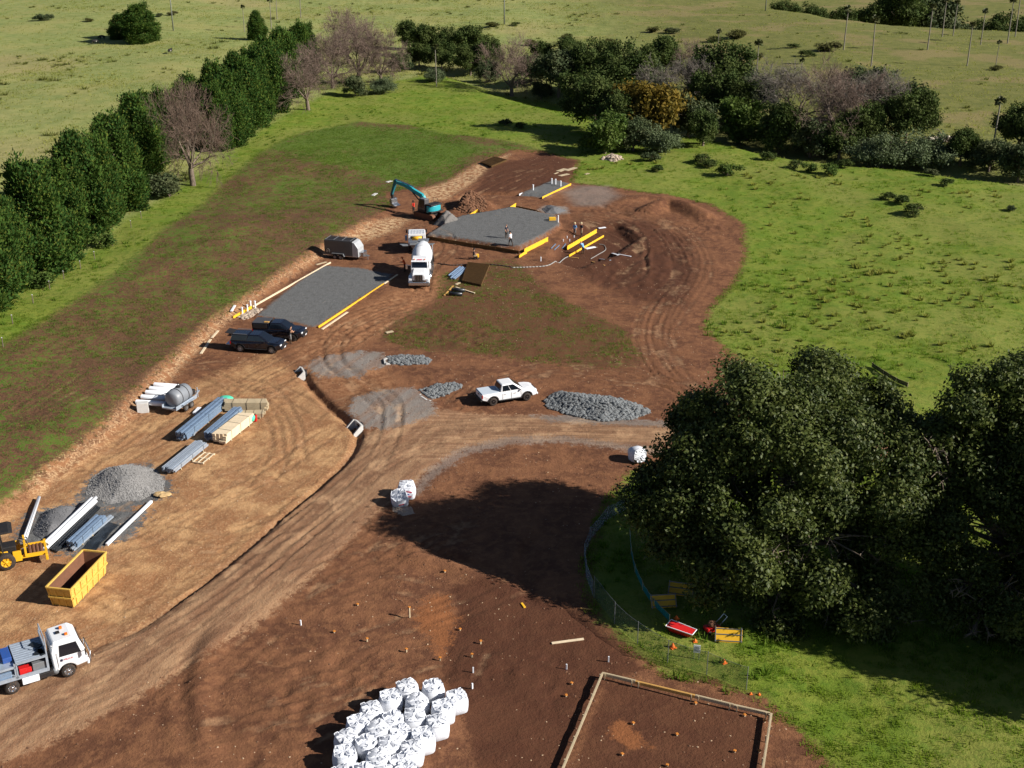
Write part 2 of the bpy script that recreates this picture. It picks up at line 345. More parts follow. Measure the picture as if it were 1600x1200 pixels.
def ground_material():
    t = NT('ground'); p = t.pos()
    n7 = t.noise(.045, 3, .6, p); n2 = t.noise(.35, 4, .6, p); n05 = t.noise(1.5, 4, .65, p); n01 = t.noise(5.5, 3, .7, p); nf = t.noise(19, 2, .7, p)
    big = t.noise(.012, 3, .5, p)
    edge = t.math('ADD', t.math('MULTIPLY', t.math('SUBTRACT', n05, .5), 3.0), t.math('MULTIPLY', t.math('SUBTRACT', n01, .5), 2.4))
    def mask(k, w=.5, amp=1.0, bias=0.0):
        v = t.math('ADD', t.math('ADD', t.attr(k), bias), t.math('MULTIPLY', edge, amp))
        return t.rng(v, -w, w)
    C = srgb
    def streak(ang, sx, sy, sc=1.0):
        m1 = t.n('ShaderNodeMapping'); m1.inputs['Rotation'].default_value = (0, 0, ang); t.t.links.new(p, m1.inputs['Vector']); return t.noise(sc, 4, .6, t.scale(m1.outputs[0], (sx, sy, 1)), .3)
    sx_ = t.n('ShaderNodeSeparateXYZ'); t.t.links.new(p, sx_.inputs[0])
    st = t.math('ADD', t.math('MULTIPLY', streak(R(22), 1.2, .10), t.rng(sx_.outputs[0], -12, -3, 1, 0)), t.math('MULTIPLY', streak(0, .13, 1.9), t.rng(sx_.outputs[0], -12, -3, 0, 1)))
    # dry pasture
    past = t.mix(t.rng(n2, .40, .60), C(140, 144, 86), C(122, 132, 74))
    past = t.mix(t.rng(n7, .44, .66, 0, .6), past, C(156, 148, 92))
    past = t.mix(t.rng(big, .52, .64, 0, .4), past, C(168, 146, 106))
    rh = t.math('MULTIPLY', t.rng(sx_.outputs[0], 0, 60), t.rng(sx_.outputs[1], 170, 230))
    past = t.mix(t.math('MULTIPLY', rh, .95), past, t.mix(t.rng(n2, .42, .58), C(112, 110, 58), C(98, 100, 50)))
    past = t.mix(t.math('MULTIPLY', rh, t.rng(n7, .52, .60, 0, .6)), past, C(136, 118, 82))
    past = t.mix(t.rng(n01, .48, .64, 0, .6), past, C(84, 90, 44))
    # lush paddock
    gr = t.mix(t.rng(n2, .40, .60), C(97, 116, 35), C(115, 123, 47))
    gr = t.mix(t.rng(n7, .44, .60, 0, .8), gr, C(122, 124, 58))
    gr = t.mix(t.rng(n05, .48, .62, 0, .5), gr, C(74, 102, 28))
    gr = t.mix(t.rng(n01, .50, .64, 0, .3), gr, C(70, 96, 28))
    col = t.mix(mask('green', 1.5, 1.5), past, gr)
    # reseeded brown soil with patches of sprouting grass
    soil = t.mix(t.rng(n01, .38, .62), C(108, 78, 55), C(74, 53, 39))
    soil = t.mix(t.rng(n2, .52, .7, 0, .5), soil, C(108, 74, 50))
    gpat = t.math('ADD', t.math('MULTIPLY', n2, .25), t.math('ADD', t.math('MULTIPLY', n01, .50), t.math('MULTIPLY', n05, .45)))
    gpat2 = t.math('ADD', t.math('ADD', gpat, t.math('MULTIPLY', t.math('SUBTRACT', n7, .5), .35)), t.math('MULTIPLY', t.rng(t.attr('lush'), -4, 3), .10))
    sprout = t.mix(n05, C(90, 114, 38), C(72, 98, 34))
    seed = t.mix(t.rng(gpat2, .595, .67, 0, .85), soil, sprout)
    col = t.mix(mask('seeded', .9, 1.2), col, seed)
    # red-brown worked soil
    d = t.mix(t.rng(n2, .40, .60), C(118, 80, 56), C(96, 63, 45))
    d = t.mix(t.rng(n05, .46, .62, 0, .5), d, C(138, 96, 66))
    d = t.mix(t.rng(n01, .50, .66, 0, .25), d, C(80, 52, 38))
    col = t.mix(mask('dirt', .35, .9), col, d)
    tn = t.mix(t.rng(n2, .40, .60), C(182, 142, 100), C(146, 104, 71))
    tn = t.mix(t.rng(n05, .46, .60, 0, .45), tn, C(136, 98, 66))
    tn = t.mix(t.rng(st, .46, .62, 0, .5), tn, C(136, 98, 68))
    tn = t.mix(t.rng(n01, .50, .66, 0, .3), tn, C(206, 172, 130))
    col = t.mix(t.math('MULTIPLY', mask('tan', 1.2, 1.2), t.rng(n7, .3, .55, .75, 1)), col, tn)
    pale = t.mix(t.rng(n05, .42, .58), C(204, 172, 132), C(138, 96, 66))
    col = t.mix(t.math('MULTIPLY', mask('bank', .9, 2.2, -.35), .85), col, pale)
    col = t.mix(t.math('MULTIPLY', mask('bank2', .7, 1.5), .75), col, pale)
    acc = t.mix(t.rng(n05, .42, .58), C(150, 108, 76), C(122, 82, 56))
    col = t.mix(t.math('MULTIPLY', mask('access', 1.2, 1.2), .85), col, acc)
    # damp and churned soil
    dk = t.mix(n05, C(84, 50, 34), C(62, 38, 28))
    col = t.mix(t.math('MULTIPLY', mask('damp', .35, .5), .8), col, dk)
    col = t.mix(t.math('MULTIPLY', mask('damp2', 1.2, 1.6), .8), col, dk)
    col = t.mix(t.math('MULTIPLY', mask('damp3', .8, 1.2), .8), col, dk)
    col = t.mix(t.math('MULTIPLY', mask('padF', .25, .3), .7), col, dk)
    og = t.mix(n01, C(150, 96, 58), C(126, 78, 48))
    col = t.mix(t.math('MULTIPLY', mask('orange', .3, .8), .8), col, og)
    col = t.mix(t.math('MULTIPLY', mask('orange2', .3, .5), .8), col, og)
    ps = t.mix(t.rng(gpat, .60, .72, 0, .6), t.mix(n05, C(104, 70, 46), C(80, 54, 38)), t.mix(n05, C(92, 106, 44), C(74, 92, 36)))
    col = t.mix(mask('patch', .9, 1.4), col, ps)
    # road metal
    rd = t.mix(t.rng(st, .42, .58), C(160, 124, 92), C(132, 96, 70))
    rd = t.mix(t.rng(nf, .50, .62, 0, .25), rd, C(172, 154, 134))
    col = t.mix(t.math('MULTIPLY', mask('road', .45, .8), .9), col, rd)
    gv = t.mix(t.rng(nf, .40, .60), C(148, 140, 132), C(110, 106, 102))
    gv = t.mix(t.rng(n2, .4, .7, 0, .4), gv, C(126, 118, 108))
    gvd = t.mix(t.rng(nf, .42, .58), C(116, 116, 115), C(84, 84, 84))
    gvd = t.mix(t.rng(n05, .48, .64, 0, .3), gvd, C(70, 68, 66))
    for k in ('gravA', 'gravB', 'gravC', 'gravJ', 'gravK'):
        col = t.mix(mask(k, .30, .45 if k in ('gravA', 'gravB', 'gravC') else 1.2), col, gvd)
    for k, a, w in (('gravD', .55, 1.4), ('gravE', .8, .6), ('gravF', .92, .3), ('gravG', .92, .3), ('gravH', .5, .4), ('gravI', .75, .4)):
        worn = t.rng(st, .42, .62, 1, .62) if k in ('gravF', 'gravG') else 1.0
        col = t.mix(t.math('MULTIPLY', t.math('MULTIPLY', mask(k, w, .8), a), worn), col, gv)
    # compacted wheel tracks: finer, paler or damper soil
    tr = t.attr('track')
    trc = t.mix(t.rng(n2, .50, .62), t.mix(.55, col, C(66, 44, 32)), t.mix(.55, col, C(186, 152, 116)))
    col = t.mix(t.math('MULTIPLY', tr, t.rng(n05, .3, .6, .35, .95)), col, trc)
    # small pale stones lying in the soil
    v = t.n('ShaderNodeTexVoronoi', Scale=2.2); t.t.links.new(p, v.inputs['Vector'])
    stone = t.math('MULTIPLY', t.math('LESS_THAN', v.outputs['Distance'], .075), t.math('GREATER_THAN', t.noise(.6, 2, .5, p), .56))
    col = t.mix(t.math('MULTIPLY', t.math('MULTIPLY', stone, mask('dirt', .3, .3)), .75), col, C(196, 168, 138))
    hb = t.math('ADD', t.math('MULTIPLY', n01, 1.0), t.math('ADD', t.math('MULTIPLY', nf, .35), t.math('MULTIPLY', n05, 1.2)))
    bs = t.bsdf(**{'Base Color': col, 'Roughness': .95, 'Specular IOR Level': .15, 'Normal': t.bump(hb, .6, .11)})
    return t.done(bs)

def make_ground():
    ny, nx = XX.shape
    co = np.stack([XX, YY, H], -1).reshape(-1, 3).astype(np.float32)
    j, i = np.meshgrid(np.arange(ny - 1), np.arange(nx - 1), indexing='ij')
    a = (j * nx + i).ravel()
    quads = np.stack([a, a + 1, a + nx + 1, a + nx], 1).astype(np.int32)
    me = bpy.data.meshes.new('ground')
    me.vertices.add(len(co)); me.vertices.foreach_set('co', co.ravel())
    me.loops.add(quads.size); me.loops.foreach_set('vertex_index', quads.ravel())
    me.polygons.add(len(quads)); me.polygons.foreach_set('loop_start', np.arange(0, quads.size, 4, dtype=np.int32))
    me.polygons.foreach_set('use_smooth', np.ones(len(quads), bool))
    me.update(calc_edges=True)
    for k in list(Z) + ['track']:
        if k == 'tussock': continue
        at = me.attributes.new(k, 'FLOAT', 'POINT')
        at.data.foreach_set('value', (TR if k == 'track' else Z[k]).astype(np.float32).ravel())
    me.materials.append(ground_material())
    o = bpy.data.objects.new('ground', me); COL.objects.link(o); o['kind'] = 'structure'
    return o
ground = make_ground()
# ------------------------------------------------------------------ mesh building
class MB:
    """collects shapes, builds ONE mesh object"""
    def __init__(s): s.v = []; s.f = []
    def add(s, vs, fs):
        o = len(s.v); s.v += [tuple(q) for q in vs]; s.f += [tuple(i + o for i in f) for f in fs]; return s
    def box(s, c, d, rot=None, taper=1.0):
        x, y, z = d[0] / 2, d[1] / 2, d[2] / 2
        vs = [Vector((sx * x * (taper if sz > 0 else 1), sy * y * (taper if sz > 0 else 1), sz * z)) for sz in (-1, 1) for sx, sy in ((-1, -1), (1, -1), (1, 1), (-1, 1))]
        if rot is not None: vs = [rot @ v for v in vs]
        return s.add([v + Vector(c) for v in vs], [(3, 2, 1, 0), (4, 5, 6, 7), (0, 1, 5, 4), (1, 2, 6, 5), (2, 3, 7, 6), (3, 0, 4, 7)])
    def beam(s, a, b, w, h, up=(0, 0, 1)):
        """rectangular bar from a to b"""
        a, b = Vector(a), Vector(b); d = b - a; L = d.length
        x = d / L; u = Vector(up); y = u.cross(x)
        if y.length < 1e-4: y = Vector((0, 1, 0)).cross(x)
        y.normalize(); z = x.cross(y)
        return s.box((a + b) / 2, (L, w, h), Matrix((x, y, z)).transposed())
    def tube(s, a, b, r0, r1=None, n=8, cap=True):
        r1 = r0 if r1 is None else r1
        a, b = Vector(a), Vector(b); d = (b - a).normalized()
        q = d.to_track_quat('Z', 'Y'); vs = []
        for p, r in ((a, r0), (b, r1)):
            for k in range(n):
                t = 2 * math.pi * k / n; vs.append(p + q @ Vector((math.cos(t) * r, math.sin(t) * r, 0)))
        fs = [(k, (k + 1) % n, n + (k + 1) % n, n + k) for k in range(n)]
        if cap: fs += [tuple(range(n))[::-1], tuple(range(n, 2 * n))]
        return s.add(vs, fs)
    def path(s, pts, r, n=6):
        for a, b in zip(pts[:-1], pts[1:]): s.tube(a, b, r, r, n)
        return s
    def prism(s, prof, y0, y1, ax='y', fn=None):
        """profile of (x, z) extruded along y (or (y, z) along x, (x, y) along z)"""
        n = len(prof)
        mk = {'y': lambda p, t: (p[0], t, p[1]), 'x': lambda p, t: (t, p[0], p[1]), 'z': lambda p, t: (p[0], p[1], t)}[ax]
        vs = [mk(p, y0) for p in prof] + [mk(p, y1) for p in prof]
        if fn: vs = [fn(*v) for v in vs]
        area = sum(prof[i][0] * prof[(i + 1) % n][1] - prof[(i + 1) % n][0] * prof[i][1] for i in range(n))
        fs = [tuple(range(n)), tuple(range(n, 2 * n))[::-1]] + [(k, n + k, n + (k + 1) % n, (k + 1) % n) for k in range(n)]
        flip = (area < 0) if ax in ('y',) else (area > 0)
        if flip: fs = [f[::-1] for f in fs]
        if ax == 'x': pass
        return s.add(vs, fs)
    def loft(s, rings, cap=True):
        n = len(rings[0]); vs = [p for r in rings for p in r]; fs = []
        for i in range(len(rings) - 1):
            for k in range(n):
                fs.append((i * n + k, i * n + (k + 1) % n, (i + 1) * n + (k + 1) % n, (i + 1) * n + k))
        if cap: fs += [tuple(range(n))[::-1], tuple(range((len(rings) - 1) * n, len(rings) * n))]
        return s.add(vs, fs)
    def lathe(s, prof, c=(0, 0, 0), ax='y', n=18, cap=True):
        """prof of (radius, t) around an axis"""
        rings = []
        for r, t in prof:
            ring = []
            for k in range(n):
                a = 2 * math.pi * k / n; u, w = math.cos(a) * r, math.sin(a) * r
                q = {'y': (u, t, w), 'x': (t, u, w), 'z': (u, w, t)}[ax]
                ring.append((q[0] + c[0], q[1] + c[1], q[2] + c[2]))
            rings.append(ring)
        return s.loft(rings, cap and prof[0] != prof[-1])
    def panel(s, A, B, C, D, u0=0, u1=1, v0=0, v1=1, off=.01, th=.012):
        """thin slab on a quad face A(bottom left) B(bottom right) C(top right) D(top left)"""
        A, B, C, D = map(Vector, (A, B, C, D))
        q = lambda u, v: (A * (1 - u) + B * u) * (1 - v) + (D * (1 - u) + C * u) * v
        nn = (B - A).cross(D - A).normalized()
        c = [q(u0, v0), q(u1, v0), q(u1, v1), q(u0, v1)]
        return s.add([p + nn * (off - th) for p in c] + [p + nn * off for p in c], [(3, 2, 1, 0), (4, 5, 6, 7), (0, 1, 5, 4), (1, 2, 6, 5), (2, 3, 7, 6), (3, 0, 4, 7)])
    def blob(s, c, r, seed=0, sub=1, jit=.25, sq=(1, 1, 1)):
        vs, fs = ICO[sub]; rn = random.Random(seed)
        return s.add([(c[0] + v[0] * r * sq[0] * (1 + rn.uniform(-jit, jit)), c[1] + v[1] * r * sq[1] * (1 + rn.uniform(-jit, jit)), c[2] + v[2] * r * sq[2] * (1 + rn.uniform(-jit, jit))) for v in vs], fs)
    def mesh(s, name, m, smooth=False):
        me = bpy.data.meshes.new(name); me.from_pydata(s.v, [], s.f); me.materials.append(m)
        if smooth: me.polygons.foreach_set('use_smooth', [True] * len(me.polygons))
        me.update(); return me
    def build(s, name, m, parent=None, smooth=False, bevel=0.0, loc=None, rot=None):
        o = bpy.data.objects.new(name, s.mesh(name, m, smooth)); COL.objects.link(o)
        if parent is not None: o.parent = parent
        if loc is not None: o.location = loc
        if rot is not None: o.rotation_euler = rot
        if bevel:
            b = o.modifiers.new('bevel', 'BEVEL'); b.width = bevel; b.segments = 2; b.limit_method = 'ANGLE'; b.angle_limit = R(35)
        return o
def _ico(sub):
    bm = bmesh.new(); bmesh.ops.create_icosphere(bm, subdivisions=sub, radius=1.0)
    bm.verts.ensure_lookup_table()
    r = ([tuple(v.co) for v in bm.verts], [tuple(v.index for v in f.verts) for f in bm.faces]); bm.free(); return r
ICO = {1: _ico(1), 2: _ico(2), 3: _ico(3)}

def tag(o, label=None, cat=None, group=None, kind=None):
    if label: o['label'] = label
    if cat: o['category'] = cat
    if group: o['group'] = group
    if kind: o['kind'] = kind
    return o
def thing(name, label, cat, loc=(0, 0, 0), rz=0.0, group=None, scale=1.0):
    o = bpy.data.objects.new(name, None); o.empty_display_size = .3; COL.objects.link(o)
    o.location = loc; o.rotation_euler = (0, 0, rz); o.scale = (scale,) * 3
    return tag(o, label, cat, group)
def part(name, me, parent, loc=(0, 0, 0), rot=(0, 0, 0), scale=(1, 1, 1)):
    o = bpy.data.objects.new(name, me); COL.objects.link(o); o.parent = parent
    o.location = loc; o.rotation_euler = rot; o.scale = scale; return o
def heading(a, b):
    """ground direction of the line between two photo points"""
    A, B = G(*a), G(*b); return math.atan2(B.y - A.y, B.x - A.x)
def from_arrays(name, co, faces, m, smooth=False, attrs=None):
    me = bpy.data.meshes.new(name); co = np.asarray(co, np.float32); faces = np.asarray(faces, np.int32); k = faces.shape[1]
    me.vertices.add(len(co)); me.vertices.foreach_set('co', co.ravel())
    me.loops.add(faces.size); me.loops.foreach_set('vertex_index', faces.ravel())
    me.polygons.add(len(faces)); me.polygons.foreach_set('loop_start', np.arange(0, faces.size, k, dtype=np.int32))
    if smooth: me.polygons.foreach_set('use_smooth', np.ones(len(faces), bool))
    me.update(calc_edges=True); me.materials.append(m)
    return me
ORD = ['zeroth', 'first', 'second', 'third', 'fourth', 'fifth', 'sixth', 'seventh', 'eighth', 'ninth', 'tenth', 'eleventh', 'twelfth', 'thirteenth', 'fourteenth', 'fifteenth', 'sixteenth', 'seventeenth', 'eighteenth', 'nineteenth', 'twentieth', 'twenty-first', 'twenty-second', 'twenty-third', 'twenty-fourth', 'twenty-fifth', 'twenty-sixth', 'twenty-seventh', 'twenty-eighth']
# ------------------------------------------------------------------ vegetation
def leaf_material(name, a, b, c=None, trans=.25, rough=.5, scale=.5, spec=.4):
    t = NT(name); p = t.pos()
    n1 = t.noise(scale, 3, .6, p); n2 = t.noise(scale * 9, 2, .6, p)
    col = t.mix(t.rng(n1, .38, .62), a, b)
    if c: col = t.mix(t.rng(n2, .52, .66, 0, .7), col, c)
    col = t.mix(t.math('MULTIPLY', t.rnd(), .25), col, (a[0] * .6, a[1] * .6, a[2] * .6, 1))
    bs = t.bsdf(**{'Base Color': col, 'Roughness': rough, 'Specular IOR Level': spec})
    tr = t.n('ShaderNodeBsdfTranslucent'); t.put(tr.inputs[0], t.mix(.5, col, (a[0] * 1.6, a[1] * 1.7, a[2], 1)))
    mx = t.n('ShaderNodeMixShader'); mx.inputs[0].default_value = trans
    t.t.links.new(bs.outputs[0], mx.inputs[1]); t.t.links.new(tr.outputs[0], mx.inputs[2])
    return t.done(mx)
C = srgb
LM = dict(
    conifer=leaf_material('conifer_foliage', C(50, 78, 34), C(68, 94, 38), C(118, 114, 44), .2, .85, .35, .08),
    fig=leaf_material('fig_foliage', C(56, 68, 30), C(80, 90, 40), C(118, 120, 64), .2, .55, .4, .2),
    broad=leaf_material('broad_foliage', C(60, 76, 38), C(78, 88, 46), C(98, 104, 58), .22, .8, .3, .08),
    bright=leaf_material('bright_foliage', C(72, 94, 42), C(94, 108, 50), C(108, 120, 58), .25, .75, .4, .12),
    gum=leaf_material('gum_foliage', C(70, 82, 54), C(92, 96, 64), C(62, 70, 44), .2, .75, .3, .12),
    pale=leaf_material('pale_foliage', C(104, 114, 84), C(90, 102, 72), C(74, 88, 60), .2, .8, .5, .08),
    scrub=leaf_material('scrub_foliage', C(96, 96, 54), C(84, 82, 52), C(70, 76, 42), .25, .85, .2, .05),
    wattle=leaf_material('wattle_foliage', C(122, 100, 40), C(100, 90, 40), C(78, 80, 40), .2, .8, .5, .08),
    palm=leaf_material('palm_foliage', C(84, 92, 58), C(104, 104, 68), None, .15, .5, .5, .4))
BARK = mat('grey_bark', C(118, 104, 90), .9, var=.5, dirt=.3, dscale=1.5)
PBARK = mat('palm_bark', C(128, 122, 110), .9, var=.4, dirt=.2, dscale=1.0)
TWIG = {}
def twigmat(k, col):
    if k not in TWIG: TWIG[k] = mat('twigs_' + k, col, .9, var=.5, dirt=.2, dscale=.6)
    return TWIG[k]

def cards(pts, nrm, size, rn, aspect=1.6, spread=.7, k=1):
    """leaf quads (kite shaped) at points, facing roughly along nrm. returns co, faces"""
    n = len(pts)
    d = nrm + rn.normal(0, spread, (n, 3)); d /= np.linalg.norm(d, axis=1)[:, None] + 1e-9
    r = rn.normal(0, 1, (n, 3)); u = np.cross(d, r); u /= np.linalg.norm(u, axis=1)[:, None] + 1e-9; w = np.cross(d, u)
    s = size * rn.uniform(.6, 1.4, n)[:, None]
    a = pts - u * s * aspect * .5; b = pts + w * s * .5 + d * s * .12; c = pts + u * s * aspect * .5; e = pts - w * s * .5 + d * s * .12
    co = np.stack([a, b, c, e], 1).reshape(-1, 3)
    return co, np.arange(4 * n).reshape(-1, 4)

def branch_mesh(segs, m, name, n=5):
    """segs: list of (a, b, r0, r1)"""
    s = np.array([[*a, *b, r0, r1] for a, b, r0, r1 in segs]); A, B, r0, r1 = s[:, :3], s[:, 3:6], s[:, 6], s[:, 7]
    d = B - A; d /= np.linalg.norm(d, axis=1)[:, None] + 1e-9
    ref = np.where(np.abs(d[:, 2:3]) > .9, [[1., 0, 0]], [[0, 0, 1.]]); u = np.cross(d, ref); u /= np.linalg.norm(u, axis=1)[:, None]; w = np.cross(d, u)
    ks = np.arange(n) * 2 * math.pi / n
    ring = (u[:, None, :] * np.cos(ks)[None, :, None] + w[:, None, :] * np.sin(ks)[None, :, None])
    lo = A[:, None, :] + ring * r0[:, None, None]; hi = B[:, None, :] + ring * r1[:, None, None]
    co = np.concatenate([lo, hi], 1).reshape(-1, 3)
    k = np.arange(n); q = np.stack([k, (k + 1) % n, n + (k + 1) % n, n + k], 1)
    fs = (q[None] + (np.arange(len(s)) * 2 * n)[:, None, None]).reshape(-1, 4)
    return from_arrays(name, co, fs, m, True)

def grow(rn, start, dirv, length, rad, depth, spread, up, segs, tips, kids=(2, 4), shrink=.72, wig=.18, minr=.012):
    p = np.array(start, float); d = np.array(dirv, float); d /= np.linalg.norm(d); n = 3 if depth > 1 else 2
    r = rad
    for i in range(n):
        d = d + rn.normal(0, wig, 3) + np.array([0, 0, up]); d /= np.linalg.norm(d)
        q = p + d * length / n; r2 = max(r * (.82 if i < n - 1 else .7), minr)
        segs.append((p, q, r, r2)); p, r = q, r2
        if depth > 0 and i < n - 1 and rn.random() < .6:
            e = d + rn.normal(0, spread, 3); grow(rn, p, e, length * shrink * .8, r * .6, depth - 1, spread, up, segs, tips, kids, shrink, wig, minr)
    if depth == 0: tips.append((p, d)); return
    for _ in range(rn.integers(kids[0], kids[1] + 1)):
        e = d + rn.normal(0, spread, 3); grow(rn, p, e, length * shrink * rn.uniform(.8, 1.15), r * .75, depth - 1, spread, up, segs, tips, kids, shrink, wig, minr)

def bare_meshes(seed, h=9.0, w=9.0, twig=None):
    """leafless tree: trunk and crown of branches and twigs"""
    rn = np.random.default_rng(seed); segs = []; tips = []
    trunk = [((0, 0, -.4), (rn.normal(0, .1), rn.normal(0, .1), h * .18), .34, .28)]
    base = trunk[0][1]
    for k in range(6):
        a = k * 2 * math.pi / 6 + rn.uniform(-.4, .4); el = rn.uniform(.5, 1.3)
        grow(rn, base, (math.cos(a) * math.cos(el), math.sin(a) * math.cos(el), math.sin(el)), h * .34, .16, 3, .5, .04, segs, tips, (2, 3), .72)
    tw = []
    for p, d in tips:
        for _ in range(8):
            e = np.array(d) + rn.normal(0, .6, 3) + [0, 0, .15]; e /= np.linalg.norm(e); L = rn.uniform(.5, 1.2) * h / 9
            q = p + e * L; tw.append((p, q, .018, .013))
            for _ in range(2):
                f = e + rn.normal(0, .6, 3); f /= np.linalg.norm(f); tw.append((q, q + f * L * .7, .013, .009))
    P = np.array([q for _, q, _, _ in tw]); zmax = np.percentile(P[:, 2], 99); wmax = np.percentile(np.hypot(P[:, 0], P[:, 1]), 97)
    sx, sz = (w / 2) / wmax, h / zmax
    sc = lambda L: [((a[0] * sx, a[1] * sx, a[2] * sz), (b[0] * sx, b[1] * sx, b[2] * sz), r, s) for a, b, r, s in L]
    return branch_mesh(sc(trunk), BARK, 'trunk', 8), branch_mesh(sc(segs), BARK, 'limbs', 4), branch_mesh(sc(tw), twig, 'twigs', 3)

def crown_points(rn, lobes, n, shell=.55):
    """points through the outer part of a union of ellipsoids; lobes (cx,cy,cz,rx,ry,rz)"""
    L = np.array(lobes); vol = L[:, 3] * L[:, 4] * L[:, 5]; area = vol ** (2 / 3)
    idx = rn.choice(len(L), n, p=area / area.sum())
    d = rn.normal(0, 1, (n, 3)); d /= np.linalg.norm(d, axis=1)[:, None]
    rad = shell + (1 - shell) * rn.random(n) ** .6
    rad *= 1 + .16 * np.sin(d[:, 0] * 9 + idx) * np.sin(d[:, 2] * 8 + idx * 2.1)
    pts = L[idx, :3] + d * rad[:, None] * L[idx, 3:]
    return pts, d / L[idx, 3:] / np.linalg.norm(d / L[idx, 3:], axis=1)[:, None], idx

def sublobes(rn, lobes, k, f, up=.25, stretch=1.0):
    out = []
    for L in lobes:
        c, r = np.array(L[:3]), np.array(L[3:])
        for _ in range(k):
            d = rn.normal(0, 1, 3) + [0, 0, up]; d /= np.linalg.norm(d); q = f * rn.uniform(.7, 1.3)
            out.append((*(c + d * r * rn.uniform(.62, .92)), r[0] * q, r[1] * q, r[2] * q * stretch))
    return out
def leafy_meshes(seed, h, w, lm, nclump=1400, leaf=.22, lobes_n=13, trunk_h=.25, low=.12, perclump=11, clump=.6, flat=1.0, rtrunk=.3):
    rn = np.random.default_rng(seed); lobes = []
    for k in range(lobes_n):
        a = rn.uniform(0, 6.28); q = rn.random() ** .5 * .62; z = rn.uniform(low + .2, .8)
        s = rn.uniform(.26, .42) * (1.15 - .5 * abs(z - .5))
        lobes.append((math.cos(a) * q * w / 2, math.sin(a) * q * w / 2, z * h, s * w * .62, s * w * .62, s * h * .55 * flat))
    lobes.append((0, 0, h * .55, w * .33, w * .33, h * .38))
    pts, nr, _ = crown_points(rn, sublobes(rn, lobes, 5, .42), nclump, .5)
    keep = pts[:, 2] > h * low; pts, nr = pts[keep], nr[keep]
    pts[:, 2] *= h / max(np.percentile(pts[:, 2], 99.5), .1); rr = np.percentile(np.hypot(pts[:, 0], pts[:, 1]), 98); pts[:, :2] *= (w / 2) / rr
    pp = np.repeat(pts, perclump, 0) + rn.normal(0, clump * .5, (len(pts) * perclump, 3)); nn = np.repeat(nr, perclump, 0) + [[.0, 0, .35]]
    co, fs = cards(pp, nn, leaf, rn)
    segs = []; tips = []
    grow(rn, (0, 0, -.4), (0, 0, 1), h * trunk_h + .4, rtrunk, 0, .2, 0, segs, tips, wig=.05)
    top = tips[0][0]
    for k in range(min(len(lobes), 8)):
        L = np.array(lobes[k][:3]); mid = top * .45 + L * .55 + rn.normal(0, .2, 3)
        segs += [(top, mid, rtrunk * .55, rtrunk * .35), (mid, L, rtrunk * .35, rtrunk * .12)]
        for _ in range(4):
            e = L + rn.normal(0, 1, 3) * np.array(lobes[k][3:]) * .5; segs.append((mid * .4 + L * .6, e, rtrunk * .16, .02))
    return branch_mesh(segs, BARK, 'trunk', 6), from_arrays('crown', co, fs, lm)

def conifer_meshes(seed, h=12.5, w=7.6, n=3600, leaf=.34):
    rn = np.random.default_rng(seed); lobes = []
    prof = lambda t: np.where(t < .25, .70 + .30 * (t / .25) ** .7, np.clip(1 - ((t - .25) / .80) ** 1.9, 0, 1) ** .72)
    for q in range(110):                                   # flame-shaped sprays of foliage over the crown
        t = rn.random() ** .85 * .97; ph = rn.uniform(0, 6.28); r = float(prof(np.array(t))) * w / 2 * rn.uniform(.62, .98); s = rn.uniform(.55, 1.15) * (1.15 - .5 * t)
        lobes.append((r * math.cos(ph), r * math.sin(ph), .3 + t * (h - 1.2), s, s, s * rn.uniform(1.3, 2.1)))
    for q in range(3): lobes.append((rn.normal(0, .5), rn.normal(0, .5), h * rn.uniform(.86, .96), .45, .45, 1.1))
    lobes.append((0, 0, h * .42, w * .30, w * .30, h * .38))
    pts, nr, _ = crown_points(rn, lobes, n, .55); pts[:, 2] = np.maximum(pts[:, 2], .1)
    # each spray: a fan of narrow cards pointing outward and up
    k = 8; pp = np.repeat(pts, k, 0) + rn.normal(0, .26, (n * k, 3)); nn = np.repeat(nr, k, 0)
    d = nn + [[0, 0, .9]] + rn.normal(0, .45, (n * k, 3)); d /= np.linalg.norm(d, axis=1)[:, None]
    side = np.cross(d, nn + rn.normal(0, .5, (n * k, 3))); side /= np.linalg.norm(side, axis=1)[:, None] + 1e-9
    L = leaf * rn.uniform(.6, 1.5, n * k)[:, None]
    a = pp - d * L * .4; b = pp + side * L * .26 + d * L * .1; c = pp + d * L * .75; e = pp - side * L * .26 + d * L * .1
    co = np.stack([a, b, c, e], 1).reshape(-1, 3); fs = np.arange(len(co)).reshape(-1, 4)
    segs = [((0, 0, -.4), (0, 0, h * .5), .3, .18), ((0, 0, h * .5), (0, 0, h * .93), .18, .04)]
    for q in range(20):
        z = rn.uniform(.08, .85) * h; a_ = rn.uniform(0, 6.28); rr = float(prof(np.array(z / h))) * w * .36; segs.append(((0, 0, z), (math.cos(a_) * rr, math.sin(a_) * rr, z + rr * .4), .06, .02))
    return branch_mesh(segs, BARK, 'trunk', 6), from_arrays('crown', co, fs, LM['conifer'])

